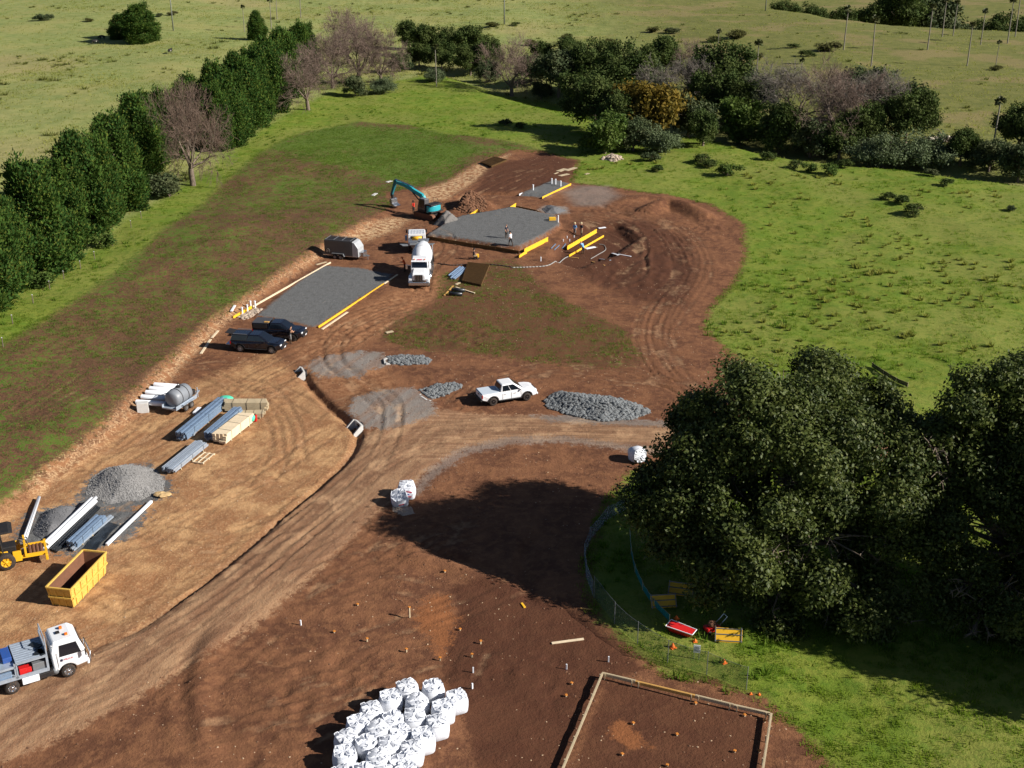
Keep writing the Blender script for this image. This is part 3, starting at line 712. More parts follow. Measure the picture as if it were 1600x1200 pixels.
def palm_meshes(seed, h=10.0):
    rn = np.random.default_rng(seed); segs = []; p = np.array([0, 0, -.3]); lean = rn.normal(0, .02, 2)
    for i in range(6):
        q = p + [lean[0] * h / 6 + rn.normal(0, .03), lean[1] * h / 6, (h + .3) / 6]; segs.append((p, q, .17 - .01 * i, .16 - .01 * i)); p = q
    co = []; fs = []
    for k in range(24):
        a = rn.uniform(0, 6.28); el = rn.uniform(-.7, 1.3); L = rn.uniform(.9, 1.35)
        d = np.array([math.cos(a) * math.cos(el), math.sin(a) * math.cos(el), math.sin(el)]); u = np.cross(d, [0, 0, 1]); u /= np.linalg.norm(u) + 1e-9; w = np.cross(u, d)
        tip = p + d * L; o = len(co)
        co.append(p + d * .15)
        for f in range(7):                                  # fan leaf
            g = (f - 3) / 3 * 1.15; v = d * math.cos(g) + u * math.sin(g); co.append(p + d * L * .5 + v * .55 - np.array([0, 0, .12 * abs(f - 3)])); co.append(p + d * L * .5 + (d * math.cos(g + .16) + u * math.sin(g + .16)) * .34 + w * .04)
        for f in range(13): fs.append((o, o + 1 + f, o + 2 + f))
    return branch_mesh(segs, PBARK, 'trunk', 6), from_arrays('crown', np.array(co), np.array(fs), LM['palm'])

def place_tree(name, label, base, meshes, names=('trunk', 'crown'), group=None, scale=1.0, rz=None, sz=None, cat='tree', lab=None):
    g = G(*base) if len(base) == 2 else Vector(base)
    t = thing(name, label, cat, g, random.uniform(0, 6.28) if rz is None else rz, group)
    t.scale = (scale, scale, sz or scale)
    for n, me in zip(names, meshes): part(n, me, t)
    return t
def px_m(y): return (sp + (y - 600) / FPX * cp) * FPX / CAMH       # pixels per metre on the flat at a photo row

# ---- conifer hedge along the left fence line
CON = [conifer_meshes(s, 12.5, 7.2) for s in (11, 12, 13, 14)]
hl = [(-70, 522, 13.5), (-30, 505, 13), (14, 478, 12.8), (52, 452, 12.2), (95, 428, 12.5), (132, 402, 12.2), (165, 372, 12.6), (195, 350, 13.2), (222, 330, 13.4),
      (228, 300, 12.5), (252, 272, 11.5), (348, 236, 12.0), (362, 228, 12.4), (380, 216, 12.6), (398, 204, 12.6), (414, 190, 13), (428, 178, 13), (440, 166, 13), (452, 152, 13), (466, 140, 13.2), (478, 128, 13), (490, 116, 13)]
for i, (x, y, h) in enumerate(hl):
    h *= (1.06, .9, 1.0, .86, 1.08, .96)[i % 6]; kk = (x < 300); x -= 34 if kk else 8; y -= 2
    place_tree('conifer_tree', 'dark green dense conifer, %s from the near left end of the hedge row' % ORD[i + 1], (x, y), CON[i % 4], group='conifers in the hedge row', scale=h / 12.5 * (1.0, .88, 1.05, .92)[(i * 7) % 4], sz=h / 12.5)
back = [(-20, 455, 12), (60, 408, 11), (130, 362, 12), (180, 318, 12.5), (232, 262, 12), (262, 245, 11.5), (300, 224, 12), (340, 200, 12), (372, 182, 12.2), (398, 165, 12), (415, 150, 12)]
for i, (x, y, h) in enumerate(back):
    place_tree('conifer_tree', 'dark conifer in the rear line of the hedge, %s from its near end' % ORD[i + 1], (x, y), CON[(i + 2) % 4], group='conifers at the back of the hedge', scale=h / 12.5)
for i, (x, y, h, l) in enumerate([(190, 60, 7, 'smaller left half of the dark conifer pair standing alone in the dry pasture'), (222, 66, 10.5, 'taller right half of the dark conifer pair standing alone in the dry pasture'), (402, 62, 8, 'pointed dark conifer rising behind the far end of the hedge')]):
    place_tree('conifer_tree', l, (x, y), CON[i], scale=h / 12.5 * (1.7 if i < 2 else 1.15), sz=h / 12.5)

# ---- bare trees
TA, TB, TC_ = twigmat('brown', C(116, 96, 82)), twigmat('mauve', C(124, 104, 92)), twigmat('grey', C(122, 114, 104))
BARE = [bare_meshes(21, 11, 10, TA), bare_meshes(22, 9, 12, TB), bare_meshes(23, 8, 12, TC_), bare_meshes(24, 9, 11, TB)]
bt = [((302, 290), 0, 1.15, 'tall leafless brown tree with pale trunk in front of the hedge'),
      ((482, 172), 1, 1.06, 'spreading leafless tree at the far end of the hedge, nearest the green paddock'),
      ((520, 138), 3, 1.12, 'leafless mauve tree second in the clump past the hedge end'),
      ((560, 130), 1, 1.25, 'large leafless mauve tree in the middle of the clump past the hedge'),
      ((596, 132), 3, 1.05, 'rightmost leafless mauve tree of the clump past the hedge'),
      ((545, 100), 1, 1.2, 'leafless tree rising at the back of the clump past the hedge'),
      ((800, 150), 3, 1.15, 'rounded leafless brown tree standing alone at the top of the green paddock'),
      ((1060, 178), 2, 1.15, 'grey leafless tree behind the golden wattle'),
      ((1085, 140), 1, .95, 'brown leafless tree above the dark thicket in the creek'),
      ((1240, 205), 2, 1.25, 'left one of the flat-topped leafless trees over the creek'),
      ((1300, 226), 3, 1.3, 'middle brown leafless tree over the creek shrubs'),
      ((1345, 212), 2, 1.2, 'right one of the flat-topped leafless trees over the creek')]
for b, k, s, l in bt:
    place_tree('bare_tree', l, b, BARE[k], ('trunk', 'limbs', 'twigs'), group='leafless trees', scale=s * 1.22)

# ---- broadleaf trees and shrubs along the creek
BR = {('broad', 0): leafy_meshes(31, 9, 9, LM['broad'], 1500), ('broad', 1): leafy_meshes(32, 8, 9.5, LM['broad'], 1500), ('broad', 2): leafy_meshes(33, 6, 6, LM['broad'], 1000),
      ('bright', 0): leafy_meshes(34, 5, 6, LM['bright'], 900, .26, low=.02, trunk_h=.1), ('gum', 0): leafy_meshes(35, 7, 8, LM['gum'], 900, .26, trunk_h=.35, low=.3),
      ('gum', 1): leafy_meshes(37, 6, 8, LM['gum'], 900, .26, low=.05, trunk_h=.15), ('pale', 0): leafy_meshes(36, 4, 7, LM['pale'], 1000, .16, low=.02, trunk_h=.1), ('wattle', 0): leafy_meshes(38, 6.5, 8, LM['wattle'], 1200, .26, low=.1)}
ct = [((640, 78), 'broad', 2, 1.0, 'small round dark tree at the left end of the far thicket'), ((668, 88), 'broad', 2, 1.05, 'dark tree second from left in the far thicket'), ((700, 90), 'broad', 1, .75, 'dark tree third from left in the far thicket'),
      ((735, 92), 'broad', 2, 1.1, 'dark tree at the right end of the far thicket, below the tall pole'), ((690, 112), 'broad', 1, .7, 'low dark shrub mass in front of the far thicket'), ((735, 118), 'broad', 1, .72, 'low dark shrub mass left of the rounded bare tree'),
      ((872, 152), 'gum', 0, 1.12, 'small grey-green tree with a bare stem beside the rounded bare tree'),
      ((925, 150), 'broad', 0, 1.05, 'dark broad tree at the back left of the paddock thicket'), ((965, 160), 'broad', 1, 1.2, 'large dark domed tree behind the golden wattle'), ((1040, 120), 'broad', 2, 1.2, 'dark round tree sticking up at the back of the thicket'),
      ((1000, 150), 'gum', 1, 1.2, 'olive tree in the middle of the paddock thicket'),
      ((930, 205), 'broad', 1, 1.1, 'darkest tree at the left edge of the paddock thicket'), ((960, 222), 'broad', 0, .8, 'dark tree just left of the golden wattle'), ((1010, 222), 'wattle', 0, 1.25, 'golden yellow wattle tree in the thicket'),
      ((945, 240), 'bright', 0, 1.05, 'round bright green bush at the near left corner of the thicket'), ((990, 236), 'gum', 1, .75, 'grey-green bush under the golden wattle, left'), ((1030, 238), 'pale', 0, .85, 'pale grey bush under the golden wattle, right'),
      ((1075, 215), 'gum', 1, .95, 'olive bush right of the golden wattle'), ((1115, 178), 'broad', 0, 1.25, 'tall dark tree on the right side of the paddock thicket'), ((1130, 195), 'broad', 1, 1.05, 'dark tree leaning over the paddock right of the thicket'), ((1098, 228), 'broad', 2, .8, 'dark shrub at the foot of the tall dark tree'),
      ((1155, 225), 'bright', 0, 1.25, 'round mid-green bush at the edge of the green paddock'), ((1215, 240), 'broad', 2, 1.15, 'dark green bush beside the round mid-green bush'), ((1180, 190), 'gum', 0, 1.0, 'thin grey-green tree above the round bushes'),
      ((1265, 246), 'gum', 1, .85, 'grey-green shrub under the leafless creek trees, left'), ((1310, 250), 'broad', 2, .9, 'dark shrub under the leafless creek trees'), ((1345, 232), 'broad', 1, .8, 'dark shrub behind the pale bushes'),
      ((1380, 262), 'pale', 0, 1.2, 'pale grey-green rounded bush, left of two at the creek'), ((1440, 262), 'pale', 0, 1.15, 'pale grey-green rounded bush, right of two at the creek'),
      ((1415, 226), 'broad', 1, 1.0, 'dark tree above the two pale bushes'), ((1400, 215), 'gum', 0, 1.1, 'olive tree behind the two pale bushes'), ((1345, 190), 'gum', 0, 1.15, 'flat green-topped tree among the leafless creek trees'),
      ((1500, 258), 'broad', 2, .8, 'dark shrub right of the two pale bushes'), ((1545, 268), 'gum', 1, .7, 'olive shrub near the lone right-hand palm'), ((1590, 240), 'broad', 1, .9, 'dark bush at the right edge of the picture below the pasture'), ((1590, 285), 'gum', 1, .8, 'low scrub at the right edge by the paddock'),
      ((625, 112), 'gum', 1, .6, 'olive scrub at the left start of the band below the far thicket'), ((655, 104), 'broad', 2, .75, 'dark scrub second in the band below the far thicket'), ((760, 108), 'broad', 1, .75, 'dark scrub in the band left of the rounded bare tree'), ((765, 128), 'gum', 1, .65, 'olive scrub at the foot of the rounded bare tree, left'), ((830, 128), 'gum', 1, .8, 'olive scrub behind the rounded bare tree, right'), ((850, 108), 'broad', 2, .85, 'dark scrub above the small grey-green tree'), ((895, 112), 'broad', 1, .8, 'dark scrub at the left shoulder of the paddock thicket'), ((845, 155), 'gum', 1, .5, 'low olive scrub right of the rounded bare tree trunk'), ((680, 128), 'pale', 0, .6, 'pale grey scrub beside the tall thin palm'), ((555, 150), 'gum', 1, .55, 'grey-green scrub under the bare clump past the hedge, left'), ((600, 146), 'pale', 0, .7, 'pale grey-green scrub under the bare clump past the hedge, right'),
      # beyond the ridge
      ((1235, 18), 'broad', 0, 1.0, 'far dark tree at the left end of the row behind the hill'), ((1268, 20), 'broad', 1, 1.1, 'far dark tree second from left behind the hill'), ((1290, 24), 'broad', 2, 1.2, 'far dark tree third from left behind the hill'),
      ((1330, 30), 'broad', 2, 1.3, 'far small tree by the palm behind the hill'), ((1375, 38), 'broad', 1, 1.6, 'far broad tree in the middle behind the hill'), ((1405, 38), 'broad', 0, 2.0, 'far large dark tree behind the hill'), ((1440, 36), 'broad', 1, 2.0, 'far large tree behind the hill beside the tall palms'),
      ((1470, 36), 'gum', 0, 2.2, 'far tall olive tree behind the hill'), ((1500, 32), 'gum', 1, 1.6, 'far grey tree row behind the hill, left'), ((1540, 32), 'gum', 1, 1.6, 'far grey tree row behind the hill, right'), ((1580, 40), 'broad', 1, 1.5, 'far dark tree at the top right corner')]
def far_G(x, y, drop):                                       # a point on the slope behind the ridge line
    X0, Y0 = P0(x, y); k_ = 1.10 if x < 1345 else 1.2; X, Y = X0 * k_, Y0 * k_ + 8; return (X, Y, hgt(X, Y))
for b, k, v, s, l in ct:
    far = b[1] < 45 and b[0] > 1200
    place_tree('shrub' if ('shrub' in l or 'bush' in l or 'scrub' in l) else 'broadleaf_tree', l, far_G(b[0], b[1], 0) if far else b, BR[(k, v)], scale=s * (1.35 if far else 1.2), group='far trees behind the hill' if far else 'creek trees and shrubs')

# ---- small bushes in the paddock and pasture
SB = [leafy_meshes(40 + i, 1.5, 2.4, LM[k], 150, .13, low=.0, trunk_h=.1, rtrunk=.05, clump=.28, lobes_n=5) for i, k in enumerate(('bright', 'broad', 'gum', 'scrub'))]
sb = [((1095, 255), 1, 1.1, 'dark low bush, left of the pair near the thicket'), ((1110, 262), 1, 1.0, 'dark low bush just right of the pair near the thicket'), ((1140, 275), 0, 1.4, 'rounded bush standing alone nearest the soil mound'), ((1200, 250), 1, 1.0, 'dark bush under the trees at the paddock edge'), ((1242, 262), 1, .9, 'low bush at the top of the paddock by the creek'), ((1265, 268), 0, 1.0, 'bright low bush at the top of the paddock'), ((1295, 274), 0, 1.3, 'wide bright bush at the top of the paddock'), ((1320, 262), 1, 1.0, 'dark bush beside the wide bright bush'),
      ((1410, 318), 1, .9, 'dark patch bush in the paddock centre, upper'), ((1425, 335), 1, 1.1, 'dark patch bush in the paddock centre, lower'), ((1388, 312), 1, .8, 'dark patch bush in the paddock centre, left'), ((1478, 290), 1, .8, 'lone dark bush in the upper right paddock'), ((1455, 275), 2, .8, 'olive bush by the creek on the right'), ((1580, 330), 2, .6, 'small bush near the right edge of the paddock'),
      ((1017, 252), 2, 1.1, 'grey bush beside the stone heap at the thicket'), ((1028, 268), 1, .8, 'small dark bush below the grey bush at the thicket'), ((790, 196), 2, .9, 'low dark scrub lying in the middle of the green paddock'), ((812, 200), 1, .8, 'low scrub just right of the lying scrub in the green paddock'),
      ((250, 300), 2, 2.0, 'brownish scrub at the foot of the tall bare tree'), ((405, 190), 2, 1.9, 'brownish scrub at the hedge foot near the bare trees'), ((425, 172), 2, 1.3, 'grey scrub at the far hedge foot'), ((265, 308), 2, 1.6, 'grey scrub left of the tall bare tree trunk'), ((160, 386), 0, 1.2, 'green shrub at the hedge foot beside the fence posts'), ((62, 448), 0, 1.2, 'green shrub low at the near hedge foot'),
      ((68, 32), 2, 2.2, 'dark scrub clump in the dry pasture at top left'), ((140, 34), 0, 1.2, 'small green bush in the dry pasture at top left'), ((268, 24), 1, 1.4, 'small dark bush by the pole at top left'), ((250, 26), 2, 1.2, 'small olive bush left of the pole at top left'), ((955, 72), 1, 2.0, 'dark scrub patch on the hillside above the thicket'), ((770, 42), 1, 1.8, 'dark low scrub under the tall pole'), ((805, 40), 1, 1.2, 'dark low scrub right of the tall pole'), ((1290, 80), 2, 2.6, 'brown scrub patch among the palms on the hill'), ((1150, 60), 2, 2.4, 'brown scrub patch left of the palms on the hill'), ((1260, 88), 1, 1.6, 'dark scrub beside the brown patch among the palms'), ((1180, 92), 1, 2.0, 'dark scrub at the foot of the second hill palm'), ((1115, 66), 2, 1.7, 'olive scrub at the left hill palm'), ((1240, 75), 1, 1.3, 'dark small scrub on the hill slope'), ((1555, 110), 1, 1.2, 'dark clump at the foot of the short palm stump'), ((1020, 50), 1, 1.8, 'dark scrub band high on the hillside, left'), ((1050, 52), 2, 1.8, 'olive scrub band high on the hillside, right'),
      ((885, 60), 1, 1.4, 'dark scrub on the hillside above the green paddock'), ((830, 72), 2, 1.8, 'brown scrub on the hillside above the far thicket')]
for i_, (b, k, s, l) in enumerate(sb):
    place_tree('shrub', l, b, SB[3 if b[1] < 130 and i_ % 3 else k], scale=s * 1.15, sz=s * (.55 if b[1] < 130 else .8), group='scattered bushes', cat='bush')

# ---- palms on the hill
PM = [palm_meshes(50 + i) for i in range(3)]
pl = [((1120, 100), 7.5, 'slender palm furthest left on the hill'), ((1180, 140), 9.5, 'slender palm on the hill just above the thicket'), ((1249, 140), 6, 'slender palm rising behind the flat-topped bare trees'), ((1318, 78), 10, 'slender palm left of the centre of the hill'), ((1361, 104), 10.5, 'slender palm with dark round head in the centre of the hill'), ((1449, 78), 10.5, 'tall palm on the hill crest, left of the crest trio'),
      ((1472, 58), 9.5, 'tall palm in the middle of the crest trio'), ((1489, 56), 9, 'tall palm at the right of the crest trio'), ((1511, 103), 9.3, 'slender palm right of centre on the hill'), ((1532, 70), 8.5, 'palm on the crest near the right edge'), ((1555, 108), 6, 'short palm stump with a thin head on the right slope'), ((1574, 68), 11, 'tall leaning palm at the top right, left one'), ((1586, 58), 11, 'tall palm at the top right, right one'), ((1549, 248), 9, 'slender palm standing alone at the right below the hill'),
      ((382, 50), 7, 'small palm left of the far hedge end'), ((424, 45), 8, 'palm behind the far hedge end, left'), ((433, 30), 8, 'palm behind the far hedge end, middle'), ((470, 28), 8, 'palm behind the far hedge end, right'), ((682, 135), 8, 'tall thin palm in front of the far thicket by the green paddock')]
for i, (b, h, l) in enumerate(pl):
    place_tree('palm_tree', l, b, PM[i % 3], scale=h / 10 * 1.05, group='palms', cat='palm')

# ---- the big fig tree and its neighbours
def big_tree(seed, lobes, lm, n, leaf, rtrunk, per=9, clump=.55):
    rn = np.random.default_rng(seed)
    pts, nr, idx = crown_points(rn, sublobes(rn, lobes, 7, .40, .3), n, .6)
    # gaps: drop clumps where a coarse noise says so
    g = fbm(pts[:, 0] + pts[:, 2] * .7, pts[:, 1] - pts[:, 2] * .5, .42, 2, seed); k = g > .33
    pts, nr = pts[k], nr[k]
    pp = np.repeat(pts, per, 0) + rn.normal(0, clump * .55, (len(pts) * per, 3)) * [1, 1, .8]; nn = np.repeat(nr, per, 0) + [[0, 0, .4]]
    co, fs = cards(pp, nn, leaf, rn, 1.7, .75)
    segs = []; tips = []
    top = np.array([0, 0, 3.0])
    segs.append(((0, 0, -.5), top, rtrunk, rtrunk * .8))
    for a in range(9):
        q = a * .7; segs.append(((math.cos(q) * rtrunk * 1.9, math.sin(q) * rtrunk * 1.9, -.3), (math.cos(q) * rtrunk * .5, math.sin(q) * rtrunk * .5, 1.4), .22, .3))
    for L in lobes:
        c = np.array(L[:3]); mid = top * .5 + c * .5 + rn.normal(0, .5, 3)
        segs += [(top, mid, rtrunk * .42, rtrunk * .26), (mid, c, rtrunk * .26, rtrunk * .1)]
        for _ in range(9):
            e = c + rn.normal(0, 1, 3) * np.array(L[3:]) * .3; f = mid * .35 + c * .65; segs += [(f, e, rtrunk * .12, .04)]
            for _ in range(3): segs.append((e, e + rn.normal(0, 1, 3) * np.array(L[3:]) * .16, .04, .015))
    return branch_mesh(segs, BARK, 'trunk', 7), from_arrays('crown', co, fs, lm)
def lobes_from(base, spec):
    """spec: photo x, y of a lobe centre, its radius in m, and how far in front of the trunk it sits"""
    g = G(*base); out = []
    for x, y, r, dy in spec:
        d = ray(x, y); t = (g.y + dy) / d[1]; out.append((d[0] * t - g.x, dy, CAMH + d[2] * t - g.z, r, r, r * .78))
    return g, out
FIG_BASE = (1205, 905)
g, lob = lobes_from(FIG_BASE, [(1180, 640, 4.2, 3), (1290, 650, 4.0, 3.5), (1360, 670, 3.4, 3), (1110, 680, 3.2, 2), (1130, 620, 2.4, 3), (1070, 720, 2.8, 1), (1230, 740, 4.6, -1), (1340, 750, 4.0, 0), (1420, 765, 3.0, 1), (1060, 800, 2.6, -1), (1110, 770, 3.2, -1), (1290, 840, 4.2, -3), (1380, 860, 3.2, -2.5), (1190, 850, 3.4, -4), (1130, 900, 2.3, -4.5), (1220, 930, 2.6, -5), (1310, 935, 2.8, -5), (1380, 945, 2.4, -4.5), (1240, 690, 4.5, 1), (1170, 720, 3.8, 0), (1070, 850, 2.0, -2.5), (1020, 770, 1.8, 0), (1220, 975, 1.3, -5.5)])
m = big_tree(61, lob, LM['fig'], 15000, .155, .75, 20, .6)
place_tree('fig_tree', 'huge dark-leaved fig tree with wide domed crown shading the bare soil', (g.x, g.y, g.z), m, rz=0)
g, lob = lobes_from((1600, 930), [(1540, 620, 2.8, 4), (1600, 640, 3.5, 4), (1560, 720, 3.4, 2), (1630, 740, 4.2, 1), (1480, 690, 2.0, 3), (1540, 820, 3.2, -1), (1600, 860, 3.6, -2), (1660, 850, 4, -1), (1560, 930, 2.6, -4), (1620, 960, 2.8, -4), (1500, 770, 2.2, 1), (1590, 780, 3.2, 0), (1700, 780, 4.5, 0), (1680, 660, 4, 3), (1610, 590, 2.4, 4), (1490, 850, 2.4, -2), (1505, 915, 2.2, -4), (1455, 800, 2.0, 0), (1520, 980, 2.0, -5), (1445, 705, 2.2, 2), (1465, 735, 2.2, 1)])
m = big_tree(62, lob, LM['fig'], 10000, .155, .6, 20, .6)
place_tree('fig_tree', 'dark broad tree cut off by the right edge beside the huge fig', (g.x, g.y, g.z), m, rz=0)
g, lob = lobes_from((1870, 1040), [(1740, 830, 3.6, 1), (1800, 760, 4.0, 2), (1880, 800, 4.4, 1), (1770, 890, 3.6, -1), (1860, 910, 4.2, -1), (1940, 850, 4.6, 0), (1800, 980, 3.2, -4), (1880, 990, 3.6, -4), (1720, 930, 2.6, -2)])
m = big_tree(63, lob, LM['fig'], 4500, .2, .6, 12)
place_tree('fig_tree', 'dark tree beyond the right edge whose shade falls across the lower right grass', (g.x, g.y, g.z), m, rz=0)
# ------------------------------------------------------------------ shared object materials
M_ = dict(
    white=mat('white_paint', C(225, 226, 228), .35, var=.06, dirt=.10, coat=.3),
    black=mat('black_paint', C(14, 18, 28), .18, var=.1, dirt=.05, coat=.8),
    glass=mat('dark_glass', C(18, 24, 32), .06, var=.05, dirt=.03, spec=.8),
    rubber=mat('tyre_rubber', C(38, 36, 34), .85, dirt=.5),
    alloy=mat('alloy_rim', C(150, 150, 150), .35, .7, dirt=.25),
    darkrim=mat('dark_rim', C(40, 40, 42), .4, .4, dirt=.3),
    plastic=mat('black_plastic', C(26, 26, 28), .6, dirt=.2),
    chrome=mat('chrome', C(190, 192, 196), .2, .9, dirt=.1),
    grey=mat('grey_metal', C(128, 132, 136), .45, .35, dirt=.2),
    galv=mat('galvanised_steel', C(168, 178, 190), .35, .3, var=.3, dirt=.06, dscale=4),
    steelblue=mat('bluish_steel', C(136, 158, 184), .28, .35, var=.3, dirt=.05, dscale=4),
    darkgrey=mat('charcoal_panel', C(84, 84, 86), .4, .3, dirt=.15),
    yellow=mat('yellow_paint', C(226, 172, 30), .45, var=.12, dirt=.2),
    formyel=mat('formply_yellow', C(232, 180, 40), .55, var=.1, dirt=.15),
    skip=mat('skip_yellow', C(220, 178, 84), .6, var=.25, dirt=.5, dscale=1.6, dirtcol=C(118, 62, 28)),
    rust=mat('rusty_steel', C(112, 74, 52), .8, var=.5, dirt=.5, dscale=2, dirtcol=C(140, 88, 58)),
    rebar=mat('rebar_rust', C(96, 68, 26), .8, var=.4, dirt=.3),
    teal=mat('teal_paint', C(40, 158, 168), .4, var=.12, dirt=.12),
    tealdark=mat('dark_teal_paint', C(26, 112, 122), .45, var=.15, dirt=.15),  # darker teal, used on the dipper arm
    red=mat('red_plastic', C(196, 30, 30), .4, var=.1, dirt=.1),
    orange=mat('orange_plastic', C(232, 112, 28), .55, var=.1, dirt=.1),
    lvl_orange=mat('peg_orange', C(196, 122, 46), .6, var=.1, dirt=.15),
    timber=mat('pine_timber', C(222, 202, 170), .8, var=.25, dirt=.2, dscale=3),
    oldtimber=mat('weathered_timber', C(188, 170, 138), .85, var=.35, dirt=.35, dscale=2),
    lvl=mat('lvl_timber', C(196, 150, 80), .75, var=.25, dirt=.2, dscale=3),
    pvc=mat('white_pvc', C(228, 230, 234), .4, var=.05, dirt=.08),
    concrete=mat('concrete', C(198, 196, 192), .85, var=.2, dirt=.2, dscale=3, bump=.2),
    bagw=mat('white_woven_bag', C(214, 217, 224), .8, var=.16, dirt=.14, dscale=3, bump=.3),
    wrap=mat('turquoise_wrap', C(80, 196, 160), .4, var=.25, dirt=.05, dscale=3, bump=.5),
    tarp=mat('black_tarp', C(30, 36, 40), .35, var=.3, dirt=.12, dscale=3, bump=.6),
    tank=mat('grey_poly_tank', C(122, 126, 132), .45, var=.12, dirt=.12),
    light=mat('lamp_lens', C(226, 228, 230), .15, var=.05, dirt=.03),
    tail=mat('tail_lens', C(140, 14, 14), .2, var=.05, dirt=.03),
    amber=mat('amber_lens', C(236, 110, 20), .3, var=.05, dirt=.03),
    palegrey=mat('pale_grey_cover', C(186, 196, 206), .5, var=.06, dirt=.08),
    blue=mat('blue_plastic', C(40, 80, 150), .5), text=mat('sign_print', C(40, 34, 60), .6, dirt=0),
    redprint=mat('red_print', C(196, 50, 70), .7, dirt=0), blueprint=mat('blue_print', C(50, 60, 150), .7, dirt=0),
    skin=mat('skin', C(196, 146, 116), .6, var=.1, dirt=0), greyhose=mat('grey_hose', C(150, 148, 144), .6))

def wheel(parent, x, y, r=.38, w=.26, rim='alloy', side=1):
    """tyre with a rim on its outer side"""
    p = MB().lathe([(r * .55, -w / 2), (r * .9, -w / 2), (r, -w * .3), (r, w * .3), (r * .9, w / 2), (r * .58, w / 2), (r * .55, -w / 2)], ax='y', n=20).build('wheel', M_['rubber'], parent, True, loc=(x, y, r))
    q = MB().lathe([(r * .62, 0), (r * .62, w * .42 * side), (r * .55, w * .46 * side), (r * .5, w * .3 * side), (r * .18, w * .34 * side), (r * .16, w * .5 * side), (.01, w * .5 * side)], ax='y', n=16).build('rim', M_[rim], p, True)
    b = MB()
    for k in range(6):
        a = k * math.pi / 3; b.beam((math.cos(a) * r * .14, w * .42 * side, math.sin(a) * r * .14), (math.cos(a) * r * .58, w * .44 * side, math.sin(a) * r * .58), r * .16, .04, (0, 1, 0))
    b.build('spokes', M_[rim], p)
    return p

def arc(cx, cz, r, a0, a1, n=8):
    return [(cx + r * math.cos(R(a0 + (a1 - a0) * k / n)), cz + r * math.sin(R(a0 + (a1 - a0) * k / n))) for k in range(n + 1)]

